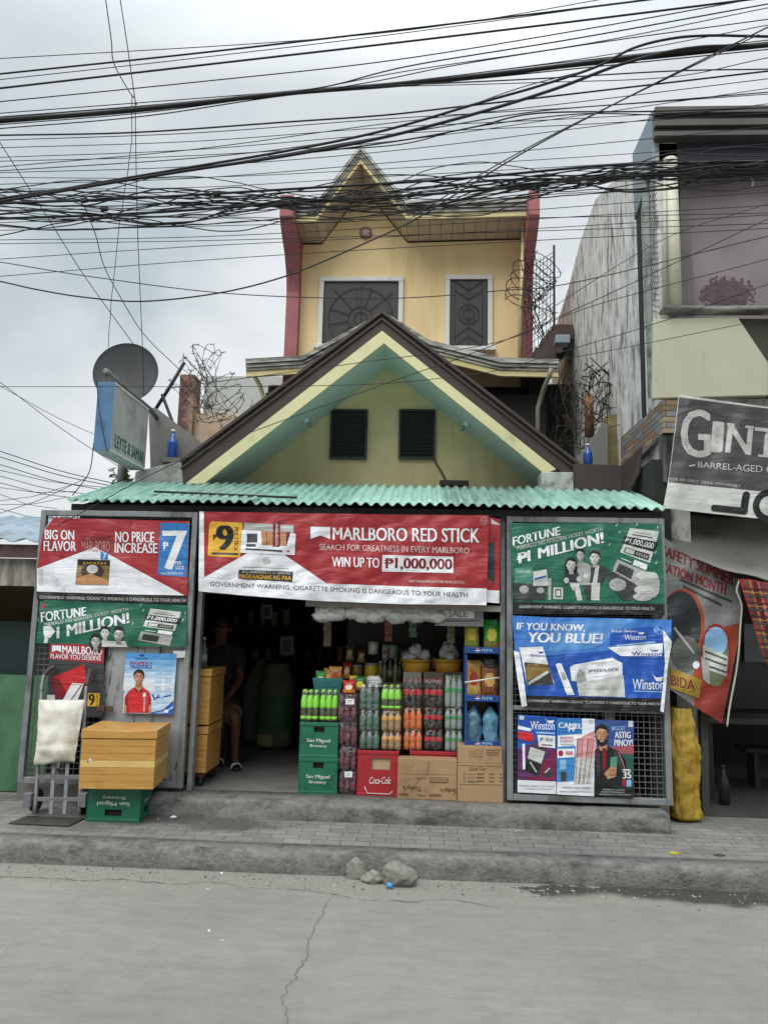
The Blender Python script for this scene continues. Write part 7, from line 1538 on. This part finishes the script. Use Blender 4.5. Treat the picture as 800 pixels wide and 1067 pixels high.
A = Art(flat(8.45), None).base([(775, 650), (830, 652), (830, 690), (775, 690)], M('grey card', '#6E7274', .7)); tag(A.build('notice'), 'faint grey card in the dim bay behind the plaid cloth', 'notice')
A = Art(flat(6.55), None)
# ================================================================== ABOVE AND AROUND
# ---- satellite dish
dc = at(131, 388, 8.05); dish = thing('satellite_dish', 'round dark grey satellite dish behind the blue-ended sign box', 'satellite dish', dc); dn = Vector((.10, -1, .12)).normalized(); qd = dn.to_track_quat('Z', 'Y').to_matrix()
mb = MB(); rD = 35*8.05/800; prof = [(0.001, -.05)] + [(rD*k/8, -.05+.05*(k/8)**2) for k in range(1, 9)] + [(rD*1.012, .004), (rD*1.012, -.012), (rD*.98, -.014)] + [(rD*k/8, -.06+.05*(k/8)**2) for k in range(7, 0, -1)]
mb.lathe(prof, 48); mb.v = [tuple(dc + qd @ Vector(v)) for v in mb.v]; rf = mb.build('reflector', M('dark grey dish paint', '#3C3F42', .6, .1, .08, 3, dirt='#2E3032', dscale=2, dthr=.6), dish)
mb = MB(); mb.tube([dc+qd @ Vector((0, 0, -.06)), dc+qd @ Vector((0, 0, -.15)), Vector((dc.x, dc.y+.2, 3.2))], .03, 8); mb.build('mount', m_ht, dish)
# ---- sign box
sg = thing('sign_box', 'weathered blue-ended sign box lettered LEYTE & SAMAR on a pipe bracket', 'sign', at(118, 440, 6.9)); SX = -2.945; y0s, y1s = 6.9, 7.82; zt, zbm = 3.895, 3.225
m_sgf = M('grey-white sign face', '#B4B6B3', .6, 0, .14, 3, dirt='#8C8E8A', dscale=2.2, dthr=.58); m_sgb = M('faded blue sign end', '#5D88B4', .6, 0, .18, 4, dirt='#47637F', dscale=4, dthr=.58)
mb = MB(); mb.box(SX-.165, SX, y0s, y1s, zbm, zt); mb.mi = [0, 0, 1, 0, 0, 0]; mb.build('sign_cabinet', [m_sgf, m_sgb], sg, .006)
mb = MB(); mb.box(SX+.0, SX+.006, y0s+.012, y1s-.012, zt-.02, zt-.002); mb.build('sign_edging', m_white, sg); mb = MB(); mb.box(SX, SX+.006, y0s+.012, y1s-.012, zbm+.002, zbm+.02); mb.build('sign_edging', m_white, sg)
mb = MB(); mbtext(mb, 'LEYTE & SAMAR', (SX+.003, y0s+.10, zbm+.185), (0, .76, 0), (0, 0, -.125), 0, .02); mb.build('lettering', M('green lettering', '#1F6A4E', .6, 0, .2, 20), sg)
mb = MB(); p = at(110, 386, 6.88); mb.tube([(p.x, 6.88, p.z), (SX-.06, 7.1, zt+.06), (SX-.02, 7.9, zt+.02), at(170, 443, 8.3)], .028, 10); mb.tube([(p.x, 6.9, p.z-.01), (p.x, 6.92, zt-.02)], .012, 6); mb.build('bracket_pipe', m_ht, sg)
mb = MB(); p = at(126, 492, 7.9); mb.tube([(p.x, 7.9, 2.9), (p.x, 7.9, 3.6)], .036, 8); mb.build('stay_post', m_ht, sg)
# ---- blue bottles on the walls
m_bb = M('deep blue bottle', '#1E4FA0', .15, 0, .1, 10, spec=.7)
bottle('blue_bottle', 'blue bottle standing on the parapet beside the sign box', 173, 446.5, 183.5, 478, 7.95, m_bb, m_white); bottle('blue_bottle', 'blue bottle standing on the box gutter below the barbed wire', 608.5, 461.5, 618, 485, 7.6, m_bb, m_white)
a = at(168, 477.5, 7.95); b = at(190, 477.5, 7.95); tag(MB().box(a.x, b.x, 7.9, 8.1, a.z-.05, a.z).build('ledge_slab', MATS['grey render']), 'small grey slab under the blue bottle on the parapet', 'slab')
# ---- leafy weed behind the sign
pl = thing('weed_plant', 'small yellow-green leafy weed growing behind the sign box', 'plant', at(128, 512, 8.0)); rr = random.Random(4); mb = MB(); st_ = MB()
for k in range(9):
    b0 = at(rr.uniform(121, 137), 514, 8.0); tip = at(rr.uniform(117, 141), rr.uniform(482, 499), 8.0)+Vector((0, rr.uniform(-.1, .1), 0)); st_.tube([b0, b0.lerp(tip, .5)+Vector((.01, 0, .02)), tip], .004, 4)
    for q in range(22):
        c = b0.lerp(tip, rr.uniform(.2, 1)); d = Vector((rr.uniform(-1, 1), rr.uniform(-1, .6), rr.uniform(-.5, .6))).normalized(); n_ = d.cross(Vector((rr.uniform(-.4, .4), .5, 1))).normalized(); l = rr.uniform(.04, .075)
        mb.add([c, c+d*l*.5+n_*l*.26, c+d*l, c+d*l*.5-n_*l*.26], [(0, 1, 2, 3)], rr.randrange(2))
mb.build('foliage', [M('lime leaf', (.16, .22, .03), .5, 0, .3, 20), M('mid leaf', (.09, .15, .025), .5, 0, .3, 20)], pl); st_.build('stem', M('weed stem', (.12, .14, .05), .7), pl)

# ---- barbed wire
m_bw = M('rusty barbed wire', (.045, .034, .028), .7, .3, .3, 40)
def coil(mb, path, r, turns, rr, wr=.005, flat_=1.0, jit=.25, barbs=True):
    P = crom(path, 10); n = turns*22; pts = []; sq = [0.0]
    for a, b in zip(P, P[1:]): sq.append(sq[-1]+(b-a).length)
    rj = [rr.uniform(1-jit, 1+jit) for _ in range(turns+2)]
    for i in range(n+1):
        t = i/n*(len(P)-1); k = min(int(t), len(P)-2); c = P[k].lerp(P[k+1], t-k); d = (P[k+1]-P[k]).normalized(); a = d.cross(Vector((0, 1, .3))).normalized(); b = d.cross(a); ph = i/22*2*pi; q = rj[int(i/22)]*(1-(i/22 % 1))+rj[int(i/22)+1]*(i/22 % 1)
        pts.append(c+(a*cos(ph)+b*sin(ph)*flat_)*r*q+Vector((mnoise.noise(Vector((i*.13, 1, r)))*.05, 0, mnoise.noise(Vector((i*.13, 5, r)))*.05)))
    mb.tube(pts, wr, 4, caps=False)
    if barbs:
        for i in range(0, n, 3):
            p = pts[i]; d = Vector((rr.uniform(-1, 1), rr.uniform(-1, 1), rr.uniform(-1, 1))).normalized()*.03; mb.beam(p-d, p+d, .006, .006)
def tangle(mb, pts_px, Y, n, rr, spread, wr=.0045):
    for k in range(n):
        P = [at(x+rr.gauss(0, spread), y+rr.gauss(0, spread), Y+rr.uniform(-.15, .15)) for x, y in rr.sample(pts_px, min(len(pts_px), rr.randint(3, 5)))]; c = crom(P, 9); mb.tube(c, wr, 4, caps=False)
        for p in c[::3]: d = Vector((rr.uniform(-1, 1), rr.uniform(-1, 1), rr.uniform(-1, 1))).normalized()*.028; mb.beam(p-d, p+d, .006, .006)
rr = random.Random(17)
mb = MB(); coil(mb, [at(192, 420, 8.4), at(206, 405, 8.4), at(222, 400, 8.5), at(236, 420, 8.5), at(248, 432, 8.5)], .25, 9, rr, .0036); coil(mb, [at(196, 388, 8.3), at(212, 378, 8.3), at(228, 384, 8.4)], .22, 5, rr, .0034, jit=.45)
tangle(mb, [(190, 380), (205, 370), (222, 378), (215, 400), (205, 420), (225, 420), (238, 430), (212, 440), (245, 432)], 8.4, 4, rr, 5, .0036)
bw1 = thing('barbed_wire', 'tangled coil of barbed wire on a leaning bracket between the sign box and the gable', 'barbed wire', at(200, 470, 8.3)); mb.build('coil', m_bw, bw1)
mb = MB(); mb.tube([at(187, 470, 8.2), at(182, 445, 8.2), at(169, 411, 8.2)], .018, 6); mb.tube([at(160, 430, 8.25), at(176, 405, 8.25), at(192, 378, 8.25)], .02, 6); mb.build('bracket_bar', M('black iron bar', (.03, .03, .03), .6), bw1)
mb = MB(); coil(mb, [at(588, 470, 9.2), at(598, 440, 9.2), at(612, 420, 9.0), at(628, 420, 8.9), at(634, 440, 8.9), at(640, 468, 8.8)], .24, 9, rr, .0045, jit=.4)
tangle(mb, [(580, 400), (590, 440), (578, 470), (600, 480), (612, 440), (622, 400), (632, 390), (640, 430), (630, 460), (606, 405), (628, 420)], 9.0, 9, rr, 7, .0048)
for k in range(16):                                          # dense dry clump at the top
    c = at(622+rr.gauss(0, 7), 398+rr.gauss(0, 9), 8.95); d = Vector((rr.uniform(-1, 1), rr.uniform(-.5, .5), rr.uniform(-1, 1))).normalized()*rr.uniform(.06, .16); mb.tube([c-d, c+Vector((rr.uniform(-.04, .04), 0, rr.uniform(-.04, .04))), c+d], .008, 4)
bw2 = thing('barbed_wire', 'rusty barbed wire and dry creeper against the streaked concrete wall', 'barbed wire', at(610, 480, 9)); mb.build('coil', m_bw, bw2)
mb = MB(); m_tw = M('dry creeper', (.07, .06, .045), .9)
for k in range(26):
    x = rr.uniform(576, 612); y = rr.uniform(430, 490); P = [at(x, y, 11.0)]
    for q in range(5): x += rr.gauss(1, 5); y -= rr.uniform(6, 18); P.append(at(x, y, 11.0+rr.uniform(-.2, .1)))
    mb.tube(crom(P, 4), .007, 4)
mb.build('creeper', m_tw, bw2)
mb = MB(); X = at(556, 320, 11.2).x
tl, tr_, bl_, br_ = at(548, 282, 11.1), at(577, 262, 11.1), at(544, 372, 11.1), at(577, 345, 11.1)
for k in range(9): u = k/8; mb.beam(tl.lerp(tr_, u)+Vector((0, 0, -.05*sin(u*9))), bl_.lerp(br_, u), .008, .008)
for k in range(14): v = k/13; mb.beam(tl.lerp(bl_, v), tr_.lerp(br_, v)+Vector((0, 0, .04*sin(v*17))), .008, .008)
coil(mb, [at(541, 318, 11), at(548, 300, 11), at(558, 285, 11), at(570, 272, 11)], .3, 7, rr, .007); tangle(mb, [(545, 300), (560, 310), (570, 290), (575, 330), (555, 345), (550, 325), (572, 360)], 11.1, 7, rr, 4, .006)
bw3 = thing('barbed_wire', 'razor wire coil and wire trellis on the right side of the yellow house', 'barbed wire', at(560, 370, 11.1)); mb.build('coil', m_bw, bw3)
mb = MB(); mb.beam(tr_+Vector((0, 0, .1)), br_+Vector((0, 0, -.3)), .03, .03); mb.build('trellis_post', m_grl, bw3)

# ---- stones and litter
m_rock = M('rubble stone', '#8A8880', .9, 0, .3, 9, bump=.9, bscale=22, dirt='#6E6C64', dscale=6, dthr=.55)
def stone(p, r, sd):
    from mathutils import noise as nz_
    bm = bmesh.new(); bmesh.ops.create_icosphere(bm, subdivisions=4, radius=1)
    rr = random.Random(sd); cuts = [(Vector((rr.uniform(-1, 1), rr.uniform(-1, 1), rr.uniform(-.6, 1))).normalized(), rr.uniform(.55, .85)) for _ in range(11)]
    for v in bm.verts:
        c = v.co.copy()
        for n_, d in cuts:
            k = c.dot(n_)
            if k > d: c -= n_*(k-d)*.92
        c *= 1+.10*nz_.noise(c*2.3+Vector((sd, 0, 0)))+.05*nz_.noise(c*7+Vector((sd, 3, 0)))
        v.co = Vector((c.x*r[0], c.y*r[1], max(c.z*r[2], -r[2]*.75)))+p+Vector((0, 0, r[2]*.74))
    me = bpy.data.meshes.new('rubble_stone'); bm.to_mesh(me); bm.free(); me.materials.append(m_rock); o = bpy.data.objects.new('rubble_stone', me); COL.objects.link(o); return o
for (x, y, rx, rz, sd, l) in ((371, 917, .072, .082, 4, 'upright chunk of rubble against the kerb, leftmost of three'), (388, 921, .085, .05, 6, 'flat pale chunk of rubble in the middle of three by the kerb'), (416, 924, .122, .088, 10, 'largest rounded chunk of rubble by the kerb')):
    p = atz(x, y, 0); tag(stone(Vector((p.x, p.y+.03, 0)), (rx, rx*.62, rz), sd), l, 'stone', 'rubble stones by the kerb')
p = atz(406, 925, 0); tag(MB().blob((p.x, p.y-.02, .018), (.026, .018, .02), 5, .7, 3, 10).build('litter_scrap', M('blue plastic scrap', '#4A8FC8', .4)), 'crumpled blue plastic scrap in front of the largest rubble stone', 'litter')
def leaf(x, y, z, s, mat, label, name='fallen_leaf', cat='leaf'):
    p = atz(x, y, z); mb = MB(); rr = random.Random(int(x*7+y)); an = rr.uniform(0, 3); d = Vector((cos(an), sin(an), 0)); n_ = Vector((-d.y, d.x, 0)); mb.add([p-d*s+Vector((0, 0, .006)), p+n_*s*.5+Vector((0, 0, .014)), p+d*s+Vector((0, 0, .008)), p-n_*s*.5+Vector((0, 0, .004))], [(0, 1, 2, 3)]); o = mb.build(name, mat); q = o.modifiers.new('t', 'SOLIDIFY'); q.thickness = .003; tag(o, label, cat)
leaf(702, 890, .131, .05, M('yellow leaf', '#A9A23E', .6), 'yellow-green fallen leaf on the paving near the right end'); leaf(749, 892, .131, .045, M('brown leaf', '#4A4238', .6), 'dark fallen leaf on the paving at the far right'); leaf(181, 852, .131, .03, K_white, 'white paper scrap on the paving beside the green crate', 'litter_scrap', 'litter')
for (x, y, l) in ((217, 928, 'white paper scrap on the road nearest the kerb'), (218, 971, 'white paper scrap halfway down the road'), (232, 981, 'white paper scrap lowest on the road left of the crack'), (90, 902, 'tiny white scrap in the gutter at the left'), (231, 911, 'tiny pale scrap in the gutter straight below the seated person')): leaf(x, y, .0, .011, K_white, l, 'litter_scrap', 'litter')

# loose grit swept into the gutter and against the step
mb = MB(); rr = random.Random(77)
for k in range(950):
    if k < 720: x = rr.uniform(-4.2, 3.6); y = 5.36-abs(rr.gauss(0, .14)); z = .001
    else: x = rr.uniform(-2.4, 2.6); y = 6.22-abs(rr.gauss(0, .09)); z = .132
    s_ = rr.choice((.003, .004, .005, .006, .008, .011)); v = [Vector((rr.uniform(.6, 1)*a, rr.uniform(.6, 1)*b, rr.uniform(.5, .9)*c)) for a, b, c in ((1, 0, 0), (0, 1, 0), (-1, 0, 0), (0, -1, 0), (0, 0, 1), (0, 0, -.2))]
    mb.add([q*s_+Vector((x, y, z+s_*.2)) for q in v], [(0, 1, 4), (1, 2, 4), (2, 3, 4), (3, 0, 4), (1, 0, 5), (2, 1, 5), (3, 2, 5), (0, 3, 5)], rr.randrange(3))
tag(mb.build('gravel', [M('grit pale', (.42, .41, .37), .9), M('grit grey', (.22, .215, .2), .9), M('grit dark', (.09, .088, .08), .9)]), kind='stuff')
# ================================================================== OVERHEAD CABLES
m_cab = M('black cable', (.006, .006, .007), .6, 0, .1)
def cable(pts, th, label, group=None, Y=5.6, Y2=None, n=10, mat=None, name='cable', ext=True, wob=0):
    pts = list(pts)
    if ext:
        (xa, ya), (xb, yb) = pts[0], pts[1]
        if xa <= 2: pts.insert(0, (xa-170, ya-(yb-ya)/(xb-xa)*170))
        (xa, ya), (xb, yb) = pts[-2], pts[-1]
        if xb >= 798: pts.append((xb+170, yb+(yb-ya)/(xb-xa)*170))
    Y2 = Y if Y2 is None else Y2; P = [at(x, y, Y+(Y2-Y)*i/(len(pts)-1)) for i, (x, y) in enumerate(pts)]; C = crom(P, n)
    if wob: C = [c+Vector((0, wob*mnoise.noise(Vector((i*.35, th, pts[0][1]*.1))), wob*mnoise.noise(Vector((i*.35, 7+th, pts[0][1]*.1))))) for i, c in enumerate(C)]
    r = (th*1.12+.12)/2*Y/800
    return tag(MB().tube(C, r, 5, caps=True).build(name, mat or m_cab), label, 'cable', group)
G1, G2, G3, G4, G5 = 'cables of the upper rising span', 'thick cable bundles', 'strands of the tangled bundle', 'thin lines below the tangle', 'drop wires hanging in front of the sign'
up = [([(0, 61), (300, 43), (480, 24), (700, -14)], .8, 'thin topmost cable crossing the upper left sky'), ([(0, 77), (200, 56), (400, 33), (560, 14), (720, -6)], 1.9, 'firm black cable, second from the top at the left'), ([(0, 83), (200, 61), (400, 37), (600, 10), (690, -4)], .8, 'hair-thin cable just under the firm second cable'),
 ([(0, 92), (200, 69), (400, 46), (600, 22), (800, -3)], 2.1, 'heavy single cable running from left to the upper right corner'), ([(0, 106), (200, 86), (400, 64), (600, 32), (800, -4)], 1.1, 'thin cable rising steadily below the heavy single cable'), ([(300, 97), (350, 88), (430, 68), (600, 40), (800, 4)], 1.3, 'cable leaving the thick bundle and rising to the upper right'), ([(280, 99), (340, 90), (430, 73), (620, 44), (800, 8)], .9, 'thinner cable leaving the thick bundle beside its twin'),
 ([(330, 95), (400, 83), (480, 67), (640, 42), (800, 20)], 1.0, 'cable fanning out of the thick bundle, third down'), ([(300, 97), (400, 88), (480, 78), (640, 56), (800, 26)], .8, 'lowest cable fanning out above the thick bundle'), ([(400, 89.5), (560, 82), (700, 74), (800, 72)], 1.3, 'nearly level cable under the right half of the thick bundle'), ([(380, 91), (560, 86), (700, 80), (800, 60)], .8, 'thin cable crossing under the right half of the thick bundle')]
for p, th, l in up: cable(p, th, l, G1, 5.5)
cable([(0, 125), (100, 118), (200, 108), (300, 97), (400, 89), (500, 79), (600, 67), (700, 55), (800, 46)], 4.8, 'thickest black cable bundle crossing the whole sky', G2, 5.55)
for k, (dy, th) in enumerate(((-3, 1.3), (-7, .9), (3, 1.6), (5, .9), (9, 1.1))):
    cable([(0, 125+dy), (150, 113+dy*.9), (300, 97+dy*.25), (420, 87+dy*.3), (600, 67+dy*.5), (800, 46+dy*.6)], th, ['cable hugging the top of the thickest bundle', 'thin cable spreading above the thickest bundle at the left', 'cable hugging the underside of the thickest bundle', 'thin cable close under the thickest bundle', 'cable sagging furthest below the thickest bundle at the left'][k], G2, 5.57)
cable([(0, 141), (140, 138), (300, 127), (400, 120), (480, 111), (560, 102), (680, 88), (800, 74)], 1.7, 'cable between the thickest bundle and the rising twin cables', G1, 5.6)
for k, (ya, yb, yc, th) in enumerate(((146, 124, 98, .8), (154, 133, 112, .7), (164, 140, 118, .7), (174, 129, 82, .8), (168, 148, 92, .7), (180, 158, 108, .7), (185, 176, 150, .6), (192, 170, 132, .7), (197, 184, 160, .6))):
    cable([(0, ya), (200, (ya*1.05+yb)/2), (400, yb), (600, (yb+yc)/2+1), (800, yc)], th, 'thin black line among the many crossing the sky between the thick bundle and the tangle', 'thin crossing lines', 5.7+.02*k)
cable([(0, 207), (60, 198), (100, 191), (200, 174), (300, 157), (400, 136), (500, 107), (560, 90), (620, 70), (660, 50), (700, 40), (740, 37), (800, 38)], 2.6, 'upper of the twin thick cables that climb steeply to the right', G2, 5.45)
cable([(0, 210), (100, 193), (200, 177), (300, 162), (400, 143), (500, 117), (580, 92), (650, 66), (720, 50), (800, 47)], 3.2, 'lower of the twin thick cables that climb to the right', G2, 5.45)
cable([(180, 180), (300, 160), (360, 149), (460, 132), (560, 116), (680, 106), (800, 96)], 1.1, 'cable parting from the twin cables and levelling to the right', G1, 5.5); cable([(0, 178), (200, 165), (330, 150), (440, 126), (540, 92), (600, 76)], .9, 'thin cable merging into the climbing twin cables', G1, 5.5)
cable([(280, 163), (340, 157), (400, 149), (450, 141), (500, 131), (560, 118), (680, 116), (800, 112)], 1.5, 'cable with a clamp rising above the pointed roof', G1, 5.55); cable([(330, 157), (420, 150), (490, 133), (600, 119), (690, 120)], 1.1, 'cable twisted round the clamped cable above the pointed roof', G1, 5.56)
cable([(-5, 292), (40, 302), (90, 310), (150, 314), (230, 305), (300, 287), (370, 258), (430, 230), (480, 199), (540, 162), (600, 129), (680, 88), (800, 28)], 1.5, 'long sagging cable swooping up in front of the yellow house to the upper right', None, 5.3)
cable([(430, 226), (500, 182), (580, 138), (690, 84), (790, 36)], 1.1, 'cable running close beside the long swooping cable', None, 5.32)
# tangled bundle
rr = random.Random(31); LAB = 'thin black strand woven through the tangled cable bundle above the house eaves'
def tang(x): return 213-.000*x+(-8 if x > 380 else 0)*min(1, max(0, (x-300)/200))-max(0, (x-400))*.078
for k in range(29):
    ph = rr.uniform(0, 6.28); am = rr.uniform(2, 12); fr = rr.uniform(.008, .028); off = rr.gauss(0, 8.5); xs = range(0, 801, 50)
    P = [(x, tang(x)+off*(1-.35*(x > 500))+am*sin(x*fr+ph)+rr.gauss(0, 1.6)+10*math.exp(-((x-70)/90)**2)*(off > 3)) for x in xs]
    cable(P, rr.choice((.7, .9, 1.1, 1.5)), LAB, G3, 5.62+rr.uniform(-.06, .06), None, 6, wob=.01)
for k, (ya, yb, yc) in enumerate(((206, 190, 168), (222, 204, 180))): cable([(0, ya+6), (150, ya), (320, yb+6), (480, yb-4), (640, yc+4), (800, yc)], 2.6, ['stouter upper core cable of the tangled bundle', 'stouter lower core cable of the tangled bundle'][k], G3, 5.6)
mb = None
for k, (x, y, l) in enumerate(((88, 208, 'black splice clamp at the left of the tangled bundle'), (226, 201, 'black splice clamp right of centre-left in the tangle'), (109, 217, 'black splice knot just below the left clamp in the tangle'), (660, 181, 'black splice clamp in front of the concrete building'))):
    p = at(x, y, 5.6); mb = MB().beam(p-Vector((.03, 0, .012)), p+Vector((.03, 0, .0)), .03, .035); tag(mb.build('cable_clamp', m_black, None, .006), l, 'clamp', 'clamps on the overhead cables')
LOW = 'thin level line crossing the sky just below the tangled bundle'
for (ya, ym, yb, yc) in ((250, 247, 236, 214), (254, 251, 245, 233), (270, 257, 246, 224), (288, 272, 258, 238), (232, 226, 229, 222), (240, 236, 228, 200)): cable([(0, ya), (200, ym), (420, yb), (800, yc)], .65, LOW, G4, 5.9)
cable([(0, 273), (100, 289), (240, 306), (400, 311), (520, 303), (600, 294), (800, 246)], .9, 'sagging line passing across the upper house windows', None, 5.4); cable([(0, 403), (330, 402), (460, 394), (600, 372), (800, 332)], .6, 'level line passing behind the dish and over the gable', None, 5.9)
cable([(60, 548), (195, 477), (390, 404), (495, 367), (600, 322), (800, 228)], .8, 'line rising diagonally across the front of the shop gable', None, 6.0); cable([(180, 404), (374, 378), (516, 357), (620, 318), (800, 270)], .7, 'line crossing the gable apex towards the concrete building', None, 6.0)
cable([(560, 330), (690, 250), (800, 212)], .6, 'pale line slanting across the purple window', None, 6.2); cable([(540, 380), (680, 338), (800, 296)], .7, 'line slanting below the purple window', None, 6.2)
# drop wires
cable([(109, -10), (116, 40), (119, 66), (134, 94), (140, 102)], 1.1, 'kinked drop wire entering at the top left', G5, 5.4, ext=False); cable([(124, -10), (133, 48), (141, 104), (143, 107)], 1.0, 'straight drop wire beside the kinked one at the top left', G5, 5.42, ext=False)
cable([(138, 100), (136, 160), (124, 240), (115, 330), (113, 362)], .8, 'wavy drop wire falling to the satellite dish', G5, 5.5, 7.9, wob=.02, ext=False); cable([(141, 104), (143, 220), (146, 300), (149, 368), (150, 412)], .8, 'plumb drop wire falling past the right of the dish', G5, 5.5, 7.8, ext=False)
cable([(88, 214), (100, 245), (108, 275), (122, 303), (150, 348), (186, 384)], 1.0, 'drop wire curving from the tangle to the barbed wire', G5, 5.6, 8.2, ext=False); cable([(0, 148), (47, 222), (90, 290), (141, 361)], 1.0, 'straight stay wire slanting from the left edge to the dish', G5, 5.5, 7.9, ext=True)
cable([(112, 472), (104, 430), (101, 396)], .8, 'wire hanging down the blue end of the sign box', G5, 6.86, ext=False); cable([(98, 462), (94, 490), (84, 506), (76, 516)], .9, 'wire looping from the sign box to the awning corner', G5, 6.86, 6.6, ext=False)
FAR = 'faint distant power line low in the left sky'
for (ya, yb, x2, th) in ((398, 490, 130, .6), (402, 462, 120, .5), (470, 505, 125, .8), (476, 508, 125, .8), (484, 512, 115, .7), (490, 508, 110, .6), (496, 516, 100, .6), (503, 520, 90, .6), (508, 512, 80, .5), (522, 505, 75, .5), (535, 498, 90, .6), (530, 540, 60, .5), (515, 530, 60, .5), (526, 518, 70, .5)): cable([(0, ya), (x2*.5, (ya+yb)/2+3), (x2, yb)], th, FAR, 'faint distant power lines', 9.6, 10.4)
